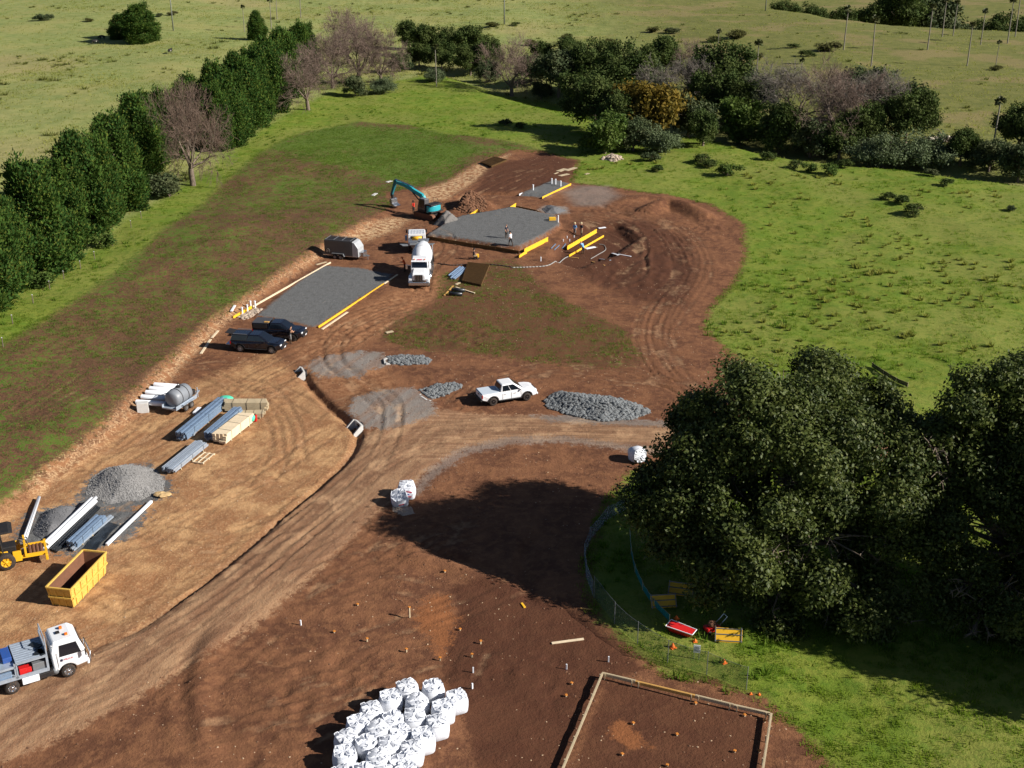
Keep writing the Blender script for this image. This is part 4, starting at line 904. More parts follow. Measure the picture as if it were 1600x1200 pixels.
def ute(label, loc, rz, paint, rim='darkrim', canopy=None, tonneau=None, group=None):
    t = thing('pickup_truck', label, 'pickup truck', loc, rz, group); m = M_[paint]; wb = 1.62; r = .40; hw = .93
    prof = [(-2.62, .62), (-2.66, .70), (-2.64, 1.16), (-.78, 1.20), (1.2, 1.19), (1.95, 1.15), (2.45, 1.06), (2.62, .90), (2.66, .60), (2.5, .46)] + arc(wb, .42, .50, 0, 180) + [(1.0, .44), (-1.0, .44)] + arc(-wb, .42, .50, 0, 180) + [(-2.3, .52)]
    def tp(x, y, z):
        k = 1 - .10 * max(0, (abs(x) - 2.0) / .66) - .05 * max(0, (z - .9) / .3)
        return (x, y * k, z)
    MB().prism(prof, -hw, hw, fn=tp).build('body', m, t, bevel=.09)
    MB().box((0, 0, .58), (4.6, 1.35, .45)).build('chassis', M_['plastic'], t)
    lo = [(-.92, -.88, 1.14), (1.45, -.86, 1.15), (1.45, .86, 1.15), (-.92, .88, 1.14)]; hi = [(-.72, -.72, 1.84), (.40, -.70, 1.86), (.40, .70, 1.86), (-.72, .72, 1.84)]
    MB().loft([lo, [(x, y * 1.0, z) for x, y, z in hi]]).build('cab', m, t, bevel=.10)
    a, b = lo, hi
    MB().panel(a[1], a[2], b[2], b[1], .06, .94, .08, .92, .012).build('windscreen', M_['glass'], t)
    MB().panel(a[3], a[0], b[0], b[3], .08, .92, .22, .88, .012).build('rear_window', M_['glass'], t)
    for A, B, Cc, D, us in ((a[0], a[1], b[1], b[0], ((.08, .44), (.47, .86))), (a[2], a[3], b[3], b[2], ((.14, .53), (.56, .92)))):
        for u0, u1 in us:
            w = MB().panel(A, B, Cc, D, u0, u1, .16, .86, .012).build('side_window', M_['glass'], t)
    for s in (-1, 1):
        for x in (-wb, wb):
            wheel(t, x, s * .80, r, .27, rim, s)
            MB().prism(arc(x, .42, .55, 0, 180) + arc(x, .42, .49, 180, 0), s * .90, s * .955).build('wheel_arch', M_['plastic'], t)
        MB().box((1.02, s * 1.0, 1.26), (.12, .22, .16)).build('mirror', m, t, bevel=.03)
        MB().box((2.52, s * .66, .90), (.18, .34, .16)).build('headlight', M_['light'], t, bevel=.03)
        MB().box((-2.62, s * .80, .98), (.10, .16, .30)).build('tail_light', M_['tail'], t, bevel=.02)
        MB().box((0, s * .93, .46), (2.1, .16, .06)).build('side_step', M_['plastic'], t, bevel=.02)
        for x in (.55, -.42): MB().box((x - .1, s * .935, .98), (.18, .03, .035)).build('door_handle', M_['chrome'] if paint == 'white' else M_['plastic'], t)
        for x in (1.05, .12, -.72): MB().box((x, s * .932, .82), (.014, .012, .60)).build('door_seam', M_['plastic'], t)
    MB().box((2.64, 0, .82), (.06, 1.0, .26)).build('grille', M_['plastic'], t, bevel=.02)
    MB().box((2.66, 0, .56), (.16, 1.66, .18)).build('front_bumper', M_['plastic' if paint == 'black' else paint], t, bevel=.04)
    MB().box((2.755, 0, .55), (.02, .4, .12)).build('number_plate', M_['white'], t)
    MB().box((-2.70, 0, .58), (.16, 1.6, .14)).build('rear_bumper', M_['plastic'], t, bevel=.03)
    tg = MB().box((-2.655, 0, .93), (.05, 1.52, .42)).build('tailgate', m, t, bevel=.02); MB().box((-2.69, 0, 1.02), (.03, .26, .08)).build('handle', M_['plastic'], tg)
    MB().box((1.72, 0, 1.15), (.9, .9, .04)).build('bonnet_bulge', m, t, bevel=.018)
    if tonneau: MB().box((-1.80, 0, 1.205), (1.64, 1.60, .05)).build('tray_cover', M_[tonneau], t, bevel=.02)
    if canopy == 'fibreglass':
        lo = [(-2.62, -.84, 1.17), (-.80, -.84, 1.17), (-.80, .84, 1.17), (-2.62, .84, 1.17)]; hi = [(-2.42, -.70, 1.84), (-.78, -.70, 1.86), (-.78, .70, 1.86), (-2.42, .70, 1.84)]
        MB().loft([lo, hi]).build('canopy', m, t, bevel=.07)
        MB().panel(lo[0], lo[1], hi[1], hi[0], .12, .9, .2, .8, .012).build('canopy_window', M_['glass'], t)
        MB().panel(lo[2], lo[3], hi[3], hi[2], .1, .88, .2, .8, .012).build('canopy_window', M_['glass'], t)
        MB().box((-2.78, 0, 1.88), (.75, 1.3, .04), Matrix.Rotation(R(8), 3, 'Y')).build('raised_rear_door', M_['plastic'], t)
        MB().box((-2.92, 0, .70), (.5, 1.4, .05)).build('lowered_tailgate', M_['chrome'], t)
        MB().box((-1.6, -.72, 1.89), (1.4, .05, .04)).build('roof_rail', M_['grey'], t); MB().box((-1.6, .72, 1.89), (1.4, .05, .04)).build('roof_rail', M_['grey'], t)
    if canopy == 'box':
        MB().box((-1.75, 0, 1.50), (1.75, 1.72, .62)).build('canopy', m, t, bevel=.04)
        MB().box((-1.75, 0, 1.83), (1.7, 1.66, .05)).build('canopy_lid', M_['darkgrey'], t, bevel=.02)
        MB().box((-1.75, -.87, 1.50), (1.45, .03, .44)).build('canopy_door', M_['plastic'], t, bevel=.01)
        MB().box((-1.1, -.62, 1.90), (.5, .25, .10)).build('timber_offcut', M_['lvl'], t)
    return t

def at_wheels(rear, front, side=-1, off=.80):
    """vehicle frame from the ground contacts of its near rear and front wheels"""
    A, B = G(*rear), G(*front); rz = math.atan2(B.y - A.y, B.x - A.x); m = (A + B) / 2
    n = Vector((-math.sin(rz), math.cos(rz), 0)); c = m - n * side * off; c.z = (A.z + B.z) / 2 + .0
    return c, rz, (B - A).length
c, rz, L = at_wheels((774.5, 633), (818.5, 626.5)); print('white ute wb', L)
ute('white dual-cab pickup with grey tray cover parked beside the rock pile', c, rz, 'white', 'darkrim', tonneau='palegrey')
c, rz, L = at_wheels((376, 550), (425, 553)); print('black ute wb', L)
ute('black dual-cab pickup with moulded canopy and open rear door, nearer of the two', c, rz, 'black', 'alloy', canopy='fibreglass')
n = Vector((-math.sin(rz), math.cos(rz), 0)); f = Vector((math.cos(rz), math.sin(rz), 0))
c2 = G(458, 533); c2 = c2 + n * .8 - Vector((math.cos(rz + .02), math.sin(rz + .02), 0)) * 1.62; c2.z = hgt(c2.x, c2.y)
ute('black dual-cab pickup with square box canopy parked against the gravel pad', c2, rz + .02, 'black', 'darkrim', canopy='box')

# ---- concrete mixer truck
def mixer():
    F_, B_ = G(654.5, 452), G(664, 417); rz = math.atan2(F_.y - B_.y, F_.x - B_.x)
    t = thing('concrete_mixer_truck', 'white concrete mixer truck facing the camera on the access road', 'mixer truck', F_, rz, None)
    w = M_['white']; X = 0.0   # front bumper at x = 0, body runs to -8.8
    MB().box((-.18, 0, .62), (.36, 2.36, .42)).build('bumper', M_['chrome'], t, bevel=.08)
    MB().prism([(-.25, .95), (-.22, 1.55), (-.4, 1.80), (-1.75, 1.98), (-1.75, .95)], -.78, .78, fn=lambda x, y, z: (x, y * (1 - .10 * max(0, (z - 1.2) / .8)), z)).build('bonnet', w, t, bevel=.08)
    MB().box((-.20, 0, 1.28), (.06, .92, .74)).build('grille', M_['plastic'], t, bevel=.02)
    gb = MB()
    for k in range(5): gb.box((-.155, -.36 + k * .18, 1.28), (.03, .03, .70))
    gb.build('grille_bars', M_['chrome'], t)
    for s in (-1, 1):
        MB().prism(arc(-1.1, .52, .80, 10, 170) + [(-1.95, .60)] + arc(-1.1, .52, .60, 170, 10), s * .78, s * 1.22).build('mudguard', w, t, bevel=.05)
        MB().box((-.36, s * .98, 1.06), (.22, .36, .24)).build('headlight', M_['light'], t, bevel=.04)
        wheel(t, -1.1, s * 1.02, .52, .32, 'alloy', s)
        for x in (-5.9, -7.25): wheel(t, x, s * .95, .52, .50, 'alloy', s)
        MB().tube((-3.6, s * 1.0, .72), (-2.3, s * 1.0, .72), .32, n=14).build('fuel_tank', M_['chrome'], t, True)
        a = MB(); a.tube((-1.8, s * 1.05, 2.3), (-1.7, s * 1.45, 2.35), .025).box((-1.7, s * 1.5, 2.15), (.1, .22, .5)); a.build('mirror', M_['chrome'], t)
    lo = [(-1.70, -1.02, 1.0), (-1.70, 1.02, 1.0), (-3.15, 1.02, 1.0), (-3.15, -1.02, 1.0)]; mi = [(-1.70, -1.02, 1.95), (-1.70, 1.02, 1.95), (-3.15, 1.02, 1.95), (-3.15, -1.02, 1.95)]; hi = [(-1.98, -.95, 2.75), (-1.98, .95, 2.75), (-3.12, .95, 2.80), (-3.12, -.95, 2.80)]
    MB().loft([lo, mi, hi]).build('cab', w, t, bevel=.08)
    MB().panel(mi[0], mi[1], hi[1], hi[0], .06, .94, .10, .86, .015).build('windscreen', M_['glass'], t)
    MB().panel(mi[1], mi[2], hi[2], hi[1], .12, .62, .08, .8, .015).build('side_window', M_['glass'], t)
    MB().panel(mi[3], mi[0], hi[0], hi[3], .38, .88, .08, .8, .015).build('side_window', M_['glass'], t)
    MB().prism([(-1.75, 2.72), (-1.6, 2.78), (-1.95, 2.86)], -.95, .95).build('sun_visor', w, t)
    MB().prism([(-1.95, 2.80), (-2.15, 3.05), (-3.1, 3.08), (-3.1, 2.80)], -.85, .85).build('roof_box', w, t, bevel=.05)
    MB().box((-1.98, 0, 2.93), (.05, .55, .10), Matrix.Rotation(R(-35), 3, 'Y')).build('sign_panel', M_['redprint'], t)
    for y in (-.6, .6): MB().box((-2.0, y, 2.96), (.10, .12, .10)).build('marker_light', M_['amber'], t)
    MB().box((-5.4, 0, .92), (7.0, .9, .28)).build('chassis', M_['plastic'], t)
    # drum, axis tilted up towards the rear
    prof = [(.35, 0), (.85, .12), (1.12, .9), (1.22, 1.7), (1.20, 2.4), (1.02, 3.3), (.72, 4.2), (.58, 4.55), (.50, 4.55)]
    d = MB().lathe([(r, x) for r, x in prof], ax='x', n=28).build('drum', w, t, True)
    d.location = (-3.45, 0, 2.05); d.rotation_euler = (0, R(180 + 12), 0)
    st = MB()
    for k in range(60):
        x0, x1 = .8 + k * .055, .8 + (k + 1) * .055; rr = lambda x: np.interp(x, [p[1] for p in prof], [p[0] for p in prof]) + .012
        a0, a1 = x0 * 2.2, x1 * 2.2; st.beam((x0, math.cos(a0) * rr(x0), math.sin(a0) * rr(x0)), (x1, math.cos(a1) * rr(x1), math.sin(a1) * rr(x1)), .03, .02)
    st.build('drum_weld', M_['grey'], d)
    MB().box((-3.55, 0, 1.55), (.25, 1.5, 1.1)).build('front_pedestal', w, t, bevel=.03)
    b = MB(); b.beam((-7.4, -.8, 1.0), (-7.3, -.55, 2.7), .16, .16).beam((-7.4, .8, 1.0), (-7.3, .55, 2.7), .16, .16).beam((-7.3, -.7, 2.7), (-7.3, .7, 2.7), .16, .16); b.build('rear_frame', w, t)
    MB().loft([[(-7.5, -.3, 2.9), (-8.2, -.3, 2.9), (-8.2, .3, 2.9), (-7.5, .3, 2.9)], [(-7.3, -.65, 3.6), (-8.5, -.65, 3.6), (-8.5, .65, 3.6), (-7.3, .65, 3.6)]]).build('charge_hopper', M_['grey'], t)
    MB().loft([[(-8.1, -.35, 2.6), (-8.1, .35, 2.6), (-8.1, .25, 2.3), (-8.1, -.25, 2.3)], [(-8.9, -.25, 1.7), (-8.9, .25, 1.7), (-8.9, .2, 1.5), (-8.9, -.2, 1.5)]]).build('discharge_chute', M_['grey'], t)
    for s in (-1, 1):
        MB().prism(arc(-6.6, .52, 1.45, 15, 165) + arc(-6.6, .52, 1.38, 165, 15), s * .7, s * 1.22).build('rear_mudguard', M_['plastic'], t)
    b = MB(); b.beam((-6.9, 1.12, 1.1), (-7.1, 1.12, 3.2), .06, .06).beam((-7.4, 1.12, 1.1), (-7.55, 1.12, 3.2), .06, .06)
    for k in range(7): b.beam((-6.92 - k * .03, 1.12, 1.3 + k * .28), (-7.42 - k * .02, 1.12, 1.3 + k * .28), .04, .04)
    b.build('ladder', M_['chrome'], t)
    MB().tube((-3.6, .95, 1.3), (-3.6, .95, 2.0), .22, n=12).build('water_tank', w, t, True)
    MB().box((-4.8, 1.02, 1.05), (1.4, .3, .5)).build('side_locker', M_['chrome'], t, bevel=.03)
    return t
mixer()

# ---- concrete pump truck behind the mixer
def pump():
    c = G(652, 393); t = thing('concrete_pump_truck', 'white boxy concrete pump truck with yellow hopper grate behind the mixer truck', 'pump truck', c, R(95)); w = M_['white']
    MB().prism([(-.6, .95), (-.6, 2.45), (1.3, 2.45), (1.3, .95)], -1.1, 1.1).build('body', w, t, bevel=.06)
    rb = MB()
    for k in range(11): rb.box((.35, -.95 + k * .19, 2.47), (1.8, .07, .06))
    rb.build('roof_ribs', w, t)
    MB().prism([(1.5, .8), (3.0, .8), (3.1, 1.5), (2.8, 2.15), (1.5, 2.2)], -1.05, 1.05).build('cab', w, t, bevel=.1)
    MB().box((2.98, 0, 1.85), (.04, 1.8, .55), Matrix.Rotation(R(-22), 3, 'Y')).build('windscreen', M_['glass'], t)
    for s in (-1, 1):
        MB().box((2.3, s * 1.06, 1.8), (.8, .02, .45)).build('side_window', M_['glass'], t)
        for x in (2.3, .2): wheel(t, x, s * .95, .46, .3, 'alloy', s)
        MB().box((2.8, s * 1.25, 1.9), (.1, .2, .45)).build('mirror', M_['plastic'], t)
        MB().beam((-.9, s * 1.05, 1.15), (-1.35, s * 2.0, 1.3), .9, .05).build('splash_flap', M_['grey'], t)
    MB().box((-.62, 0, 2.02), (.05, 1.5, .34)).build('rear_opening', M_['plastic'], t)
    MB().tube((-.75, -.62, 1.95), (-.75, .62, 1.95), .24, n=14).build('yellow_roller_grate', M_['yellow'], t, True)
    MB().loft([[(-.65, -.45, .6), (-1.25, -.45, .6), (-1.25, .45, .6), (-.65, .45, .6)], [(-.62, -.9, 1.35), (-1.7, -.9, 1.35), (-1.7, .9, 1.35), (-.62, .9, 1.35)]]).build('hopper', M_['grey'], t)
    MB().box((.9, 0, .75), (4.2, .8, .25)).build('chassis', M_['plastic'], t)
    MB().box((.9, 1.35, 1.55), (.5, .3, .6)).build('control_box', M_['steelblue'], t, bevel=.04)
    return t
pump()

# ---- excavator
def excavator():
    c = G(672, 340); bk = G(617, 325); rz = math.atan2(bk.y - c.y, bk.x - c.x); reach = (Vector((bk.x, bk.y)) - Vector((c.x, c.y))).length
    t = thing('excavator', 'teal crawler excavator with its arm reaching to the cut bank', 'excavator', c, rz)
    te = M_['teal']
    for s in (-1, 1):
        prof = arc(1.45, .42, .40, -90, 90, 8) + arc(-1.45, .42, .40, 90, 270, 8)
        tk = MB().prism(prof, s * .72, s * 1.28).build('track', M_['rust'], t, bevel=.02)
        g_ = MB()
        for k in range(16): g_.box((-1.45 + k * .195, s * 1.0, .83), (.06, .58, .04))
        g_.build('grousers', M_['rust'], tk)
    MB().box((0, 0, .62), (1.8, 1.4, .4)).build('undercarriage', M_['plastic'], t)
    MB().lathe([(.55, .8), (.55, 1.0)], ax='z').build('slew_ring', M_['plastic'], t)
    MB().box((-.1, 0, 1.12), (2.7, 2.3, .22)).build('deck', M_['plastic'], t, bevel=.03)
    cw = [(-.55, -1.2)] + [(-.7 - .75 * math.cos(a), 1.2 * math.sin(a)) for a in np.linspace(-1.35, 1.35, 11)] + [(-.55, 1.2)]
    MB().prism(cw, 1.02, 1.95, 'z').build('counterweight', te, t, bevel=.06)
    MB().box((-.75, 0, 2.03), (1.2, 2.1, .22)).build('engine_cover', M_['plastic'], t, bevel=.05)
    MB().box((-.1, -.72, 1.6), (1.0, .8, .7)).build('tank_housing', te, t, bevel=.05)
    lo = [(-.15, .22, 1.22), (1.35, .22, 1.22), (1.35, 1.14, 1.22), (-.15, 1.14, 1.22)]; hi = [(-.12, .25, 2.75), (1.0, .25, 2.75), (1.0, 1.10, 2.75), (-.12, 1.10, 2.75)]
    MB().loft([lo, hi]).build('cab', M_['darkgrey'], t, bevel=.06)
    for A, B, Cc, D in ((lo[1], lo[2], hi[2], hi[1]), (lo[2], lo[3], hi[3], hi[2]), (lo[0], lo[1], hi[1], hi[0])): MB().panel(A, B, Cc, D, .1, .9, .22, .92, .012).build('cab_window', M_['glass'], t)
    MB().box((.45, .68, 2.77), (.9, .7, .04)).build('cab_roof', M_['grey'], t)
    # boom (two bent lengths), dipper, bucket in the machine's plane
    y = -.15; R_ = reach; pts = [(.75, 1.55), (1.45, 2.75), (R_ - 2.2, 3.75), (R_ - .55, 3.85)]
    k = [(a[0], y, a[1]) for a in pts]
    def taper(a, b, w, h0, h1, nm, m=te):
        a, b = Vector(a), Vector(b); d = (b - a).normalized(); u = Vector((0, 1, 0)).cross(d); u.normalize(); s = Vector((0, w / 2, 0))
        return MB().loft([[a + u * h0 / 2 - s, a + u * h0 / 2 + s, a - u * h0 / 2 + s, a - u * h0 / 2 - s], [b + u * h1 / 2 - s, b + u * h1 / 2 + s, b - u * h1 / 2 + s, b - u * h1 / 2 - s]]).build(nm, m, t, bevel=.03)
    taper(k[0], k[1], .42, .42, .62, 'boom_base'); taper(k[1], k[2], .40, .60, .46, 'boom'); taper(k[2], k[3], .36, .46, .34, 'boom_end')
    el = (R_ - .55, y, 4.55); e0 = (R_ - .25, y, 4.15); e1 = (R_ + .75, y, 1.75)
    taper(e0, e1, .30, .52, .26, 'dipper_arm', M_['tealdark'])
    MB().tube((.95, y - .3, 1.5), (R_ * .45, y - .28, 3.05), .09, n=8).tube((.95, y + .3, 1.5), (R_ * .45, y + .28, 3.05), .09, n=8).build('boom_cylinders', M_['plastic'], t)
    MB().tube((R_ * .45, y, 3.8), (R_ - .2, y, 4.3), .09, n=8).build('arm_cylinder', M_['chrome'], t)
    MB().tube((R_ + .15, y, 3.8), (R_ + .95, y, 2.0), .07, n=8).build('bucket_cylinder', M_['chrome'], t)
    MB().box((R_ + .5, y, 1.75), (.35, .36, .55)).build('quick_hitch', M_['plastic'], t, bevel=.04)
    bp = [(R_ + .55, 1.5), (R_ + .7, 1.05), (R_ + .45, .55), (R_ - .15, .35), (R_ - .55, .55), (R_ - .25, .62), (R_ + .15, .85), (R_ + .2, 1.45)]
    bo = MB().prism(bp, y - .55, y + .55).build('bucket', M_['chrome'], t, bevel=.02)
    tb = MB()
    for q in range(5): tb.box((R_ - .62, y - .44 + q * .22, .53), (.22, .08, .07))
    tb.build('teeth', M_['rust'], bo)
    MB().prism([(1.5, .15), (1.9, .1), (2.0, .75), (1.85, .75), (1.6, .3)], -1.25, 1.25).build('dozer_blade', M_['rust'], t)
    hr = MB(); hr.path([(-.6, -1.0, 2.1), (-.6, -1.0, 2.6), (.3, -1.0, 2.6), (.3, -1.0, 1.9)], .025); hr.build('handrail', M_['plastic'], t)
    return t
excavator()

# ---- enclosed trailer
def cargo_trailer():
    A, B = G(507.5, 403), G(555, 408); rz = math.atan2(B.y - A.y, B.x - A.x); n = Vector((-math.sin(rz), math.cos(rz), 0)); c = (A + B) / 2 + n * .95; c.z = hgt(c.x, c.y)
    t = thing('enclosed_trailer', 'charcoal enclosed tandem trailer with pale sloped nose beside the gravel pad', 'trailer', c, rz)
    L = (B - A).length / 2
    MB().prism([(-L, .45), (-L, 2.35), (L - .35, 2.35), (L - .35, .45)], -.92, .92).build('body', M_['darkgrey'], t, bevel=.03)
    MB().prism([(L - .34, .45), (L - .34, 2.34), (L - .02, 2.20), (L + .42, 1.55), (L + .45, .45)], -.92, .92).build('nose', mat('pale_grey_panel', C(186, 188, 190), .4, .3, dirt=.12), t, bevel=.03)
    MB().box((-.15, 0, 2.365), (2 * L - .4, 1.76, .03)).build('roof', M_['plastic'], t)
    rl = MB()
    for s in (-1, 1): rl.beam((-L + .1, s * .88, 2.45), (L - .5, s * .88, 2.45), .04, .04)
    for k in range(4): rl.beam((-L + .15 + k * 1.1, -.88, 2.45), (-L + .15 + k * 1.1, .88, 2.45), .04, .04)
    rl.build('roof_rack', M_['grey'], t)
    for s in (-1, 1):
        for x in (-.62, .12): wheel(t, x, s * .98, .33, .2, 'alloy', s)
        MB().prism([(-1.15, .45), (-1.0, .80), (.5, .80), (.65, .45), (.6, .45), (.45, .75), (-.95, .75), (-1.1, .45)], s * .9, s * 1.12).build('mudguard', M_['grey'], t)
        MB().box((0, s * .935, .50), (2 * L + .4, .03, .10)).build('trim_strip', M_['chrome'], t)
    p = wheel(t, -L + .45, -1.04, .33, .2, 'alloy', -1); p.name = 'spare_wheel'; p.location.z = 1.05
    b = MB(); b.beam((L + .4, -.5, .5), (L + 1.5, 0, .5), .08, .1).beam((L + .4, .5, .5), (L + 1.5, 0, .5), .08, .1).tube((L + 1.3, 0, 0), (L + 1.3, 0, .7), .04); b.build('drawbar', M_['grey'], t)
    MB().box((L + .72, 0, .78), (.5, 1.2, .5)).build('toolbox', M_['chrome'], t, bevel=.02)
    MB().box((L - .9, -.93, 1.35), (.8, .03, 1.5)).build('side_door', M_['darkgrey'], t)
cargo_trailer()

# ---- water tank trailer
def tank_trailer():
    A, B = G(293.7, 641), G(301, 635); rz = math.atan2(B.y - A.y, B.x - A.x) - .12; n = Vector((-math.sin(rz), math.cos(rz), 0)); c = (A + B) / 2 + n * .85; c.z = hgt(c.x, c.y)
    t = thing('water_tank_trailer', 'grey poly water tank on a galvanised tandem trailer beside the white pipes', 'trailer', c, rz)
    MB().lathe([(.05, -1.2), (.55, -1.18), (.74, -1.02), (.78, -.5), (.78, .5), (.74, 1.02), (.55, 1.18), (.05, 1.2)], (-.3, 0, 1.28), 'x', 22).build('tank', M_['tank'], t, True)
    rb = MB()
    for x in (-.75, .15): rb.lathe([(.80, x - .04), (.82, x), (.80, x + .04)], (0, 0, 1.28), 'x', 22)
    rb.build('tank_bands', M_['plastic'], t)
    MB().lathe([(.22, 0), (.22, .14), (.05, .18)], (-.3, 0, 2.02), 'z', 14).build('lid', M_['plastic'], t)
    MB().box((-.3, 0, .55), (3.1, 1.5, .12)).build('deck', M_['galv'], t)
    for s in (-1, 1):
        for x in (-.62, .18): wheel(t, x, s * .86, .33, .2, 'alloy', s)
        MB().box((-.22, s * .86, .72), (1.7, .26, .05)).build('mudguard', M_['galv'], t)
        MB().box((-.3, s * .74, .72), (3.1, .05, .26)).build('side_rail', M_['galv'], t)
    b = MB(); b.beam((1.2, -.5, .55), (2.7, 0, .55), .08, .1).beam((1.2, .5, .55), (2.7, 0, .55), .08, .1).tube((2.4, 0, 0), (2.4, 0, .95), .05); b.build('drawbar', M_['galv'], t)
    MB().box((1.5, 0, .85), (.6, .55, .45)).build('pump', M_['plastic'], t, bevel=.04)
    b = MB(); b.path([(1.5, .2, 1.0), (1.2, .5, 1.5), (.4, .5, 2.05), (-.1, .2, 2.15)], .04); b.build('hose', M_['plastic'], t)
tank_trailer()

# ---- service tray truck
def service_truck():
    c, rz, L = at_wheels((20.6, 1082.5), (108.3, 1056.5), -1, .85); print('truck wb', L)
    t = thing('service_truck', 'white cab-over service truck with open aluminium toolbox tray at lower left', 'truck', c, rz); w = M_['white']; h = L / 2
    # cab
    pr = [(h - .75, .75), (h - .78, 1.9), (h - .62, 2.55), (h + .55, 2.62), (h + .85, 2.35), (h + 1.12, 1.55), (h + 1.15, .70)] + arc(h, .42, .52, 20, 160)
    MB().prism(pr, -.98, .98, fn=lambda x, y, z: (x, y * (1 - .10 * max(0, (z - 1.6))), z)).build('cab', w, t, bevel=.09)
    for k in range(7): MB().box((h - .68, 0, 1.5 + k * .14), (.10, 1.7, .05)).build('rear_rib', w, t)
    MB().panel((h + 1.12, -.85, 1.58), (h + 1.12, .85, 1.58), (h + .88, .78, 2.3), (h + .88, -.78, 2.3), .02, .98, .02, .98, .03).build('windscreen', M_['glass'], t)
    for s in (-1, 1):
        q = lambda x, z: (x, s * (.985 * (1 - .10 * max(0, (z - 1.6)))), z)
        A, B, Cc, D = q(h - .35, 1.55), q(h + .85, 1.55), q(h + .66, 2.28), q(h - .30, 2.28)
        if s > 0: A, B, Cc, D = B, A, D, Cc
        dr = MB().panel(A, B, Cc, D, 0, 1, 0, 1, .015).build('side_window', M_['glass'], t)
        MB().box((h - .5, s * .985, 1.35), (.02, .012, 1.0)).build('door_seam', M_['plastic'], t)
        a = MB(); a.tube((h + .95, s * .95, 1.5), (h + 1.05, s * 1.25, 1.75), .02).box((h + 1.05, s * 1.27, 1.6), (.06, .18, .38)); a.build('mirror', M_['plastic'], t)
        wheel(t, h, s * .85, .42, .26, 'chrome', s); wheel(t, -h, s * .82, .42, .40, 'chrome', s)
        MB().box((h + 1.12, s * .72, .95), (.08, .36, .2)).build('headlight', M_['light'], t, bevel=.03)
    # lettering on the door: a dark block mark and a short line of letters
    y = -.992
    MB().box((h - .28, y, 1.30), (.13, .01, .17)).build('door_mark', M_['text'], t)
    fc = bpy.data.curves.new('door_lettering', 'FONT'); fc.body = 'MGCK'; fc.size = .19; fc.extrude = .004
    fo = bpy.data.objects.new('lettering_curve', fc); COL.objects.link(fo); lm_ = bpy.data.meshes.new_from_object(fo.evaluated_get(bpy.context.evaluated_depsgraph_get())); bpy.data.objects.remove(fo); bpy.data.curves.remove(fc); lm_.materials.clear(); lm_.materials.append(M_['redprint'])
    fo = bpy.data.objects.new('door_lettering', lm_); COL.objects.link(fo); fo.parent = t; fo.location = (h - .16, y - .004, 1.24); fo.rotation_euler = (R(90), 0, 0)
    MB().box((h + 1.18, 0, .70), (.16, 1.95, .36)).build('bumper', w, t, bevel=.06)
    b = MB(); b.path([(h + 1.32, -.85, .6), (h + 1.36, -.85, 1.25), (h + 1.36, .85, 1.25), (h + 1.32, .85, .6)], .04); b.build('bull_bar', M_['chrome'], t, True)
    MB().box((h + .1, .35, 2.68), (.18, .18, .14)).build('roof_beacon', M_['amber'], t, bevel=.03); MB().box((h + .25, -.45, 2.66), (.18, .18, .12)).build('roof_beacon', M_['amber'], t, bevel=.03)
    MB().box((h - .15, .0, 2.63), (.22, .26, .05)).build('roof_vent', M_['plastic'], t)
    MB().box((-.4, 0, .72), (L + 2.3, .8, .22)).build('chassis', M_['plastic'], t)
    # tray
    r0, r1 = -h - 1.35, h - 1.02; al = M_['galv']
    MB().box(((r0 + r1) / 2, 0, .95), (r1 - r0, 2.1, .12)).build('tray_floor', al, t, bevel=.02)
    MB().box((r1 - .03, 0, 1.75), (.08, 2.1, 1.5)).build('headboard', al, t)
    b = MB(); b.path([(r1, -.9, 2.5), (r1, -.9, 3.0), (r1, .9, 3.0), (r1, .9, 2.5)], .035); b.build('ladder_rack', al, t)
    cx = (r0 + r1) / 2; split = r1 - 1.75
    for i, (x0, x1) in enumerate(((split, r1 - .06), (r0, split - .06))):
        MB().box(((x0 + x1) / 2, 0, 2.02 if i == 0 else 1.82), (x1 - x0, 2.1, .05)).build('toolbox_roof', al, t)
        ro = MB()
        for k in range(9): ro.box(((x0 + x1) / 2, -.92 + k * .23, 2.055 if i == 0 else 1.855), (x1 - x0, .03, .03))
        if i == 0: ro.build('roof_battens', al, t)
        MB().box(((x0 + x1) / 2, 0, 1.45), (x1 - x0 - .1, .06, .9)).build('divider', al, t)
        for s in (-1, 1):
            for x in (x0, x1): MB().box((x, s * 1.03, 1.5), (.12, .06, 1.05)).build('post', al, t)
            MB().box(((x0 + x1) / 2, s * 1.03, 1.08), (x1 - x0, .06, .12)).build('sill', al, t)
            MB().box(((x0 + x1) / 2, s * 1.03, 1.93 if i == 0 else 1.75), (x1 - x0, .06, .10)).build('header', al, t)
    cont = [((split + .35, -.7, 1.25), (.42, .4, .38), 'red'), ((split + .68, -.7, 1.25), (.28, .4, .34), 'red'), ((split + 1.25, -.7, 1.32), (.75, .5, .5), 'grey'), ((split - .7, -.72, 1.28), (.85, .45, .42), 'steelblue'), ((split - 1.35, -.72, 1.15), (.3, .3, .2), 'redprint')]
    for cc, d, m in cont: MB().box(cc, d).build('tool_case', M_[m], t, bevel=.03)
    MB().box((split - .35, .1, 2.02), (.5, 1.2, .34)).build('blue_box', M_['blue'], t, bevel=.03); MB().box((split - 1.1, -.45, 1.95), (.6, .4, .22)).build('crate', M_['teal'], t, bevel=.02); MB().box((split - 1.15, -.2, 2.02), (.5, .35, .22)).build('crate', M_['redprint'], t, bevel=.02)
    tp = MB(); rr = random.Random(5)
    for k in range(5): tp.box((r1 - .45 + rr.uniform(-.3, .25), rr.uniform(-.8, .5), 2.09), (rr.uniform(.4, .8), rr.uniform(.2, .35), .05), Matrix.Rotation(rr.uniform(0, 3), 3, 'Z'))
    tp.build('strap_and_cloth', M_['tarp'], t)
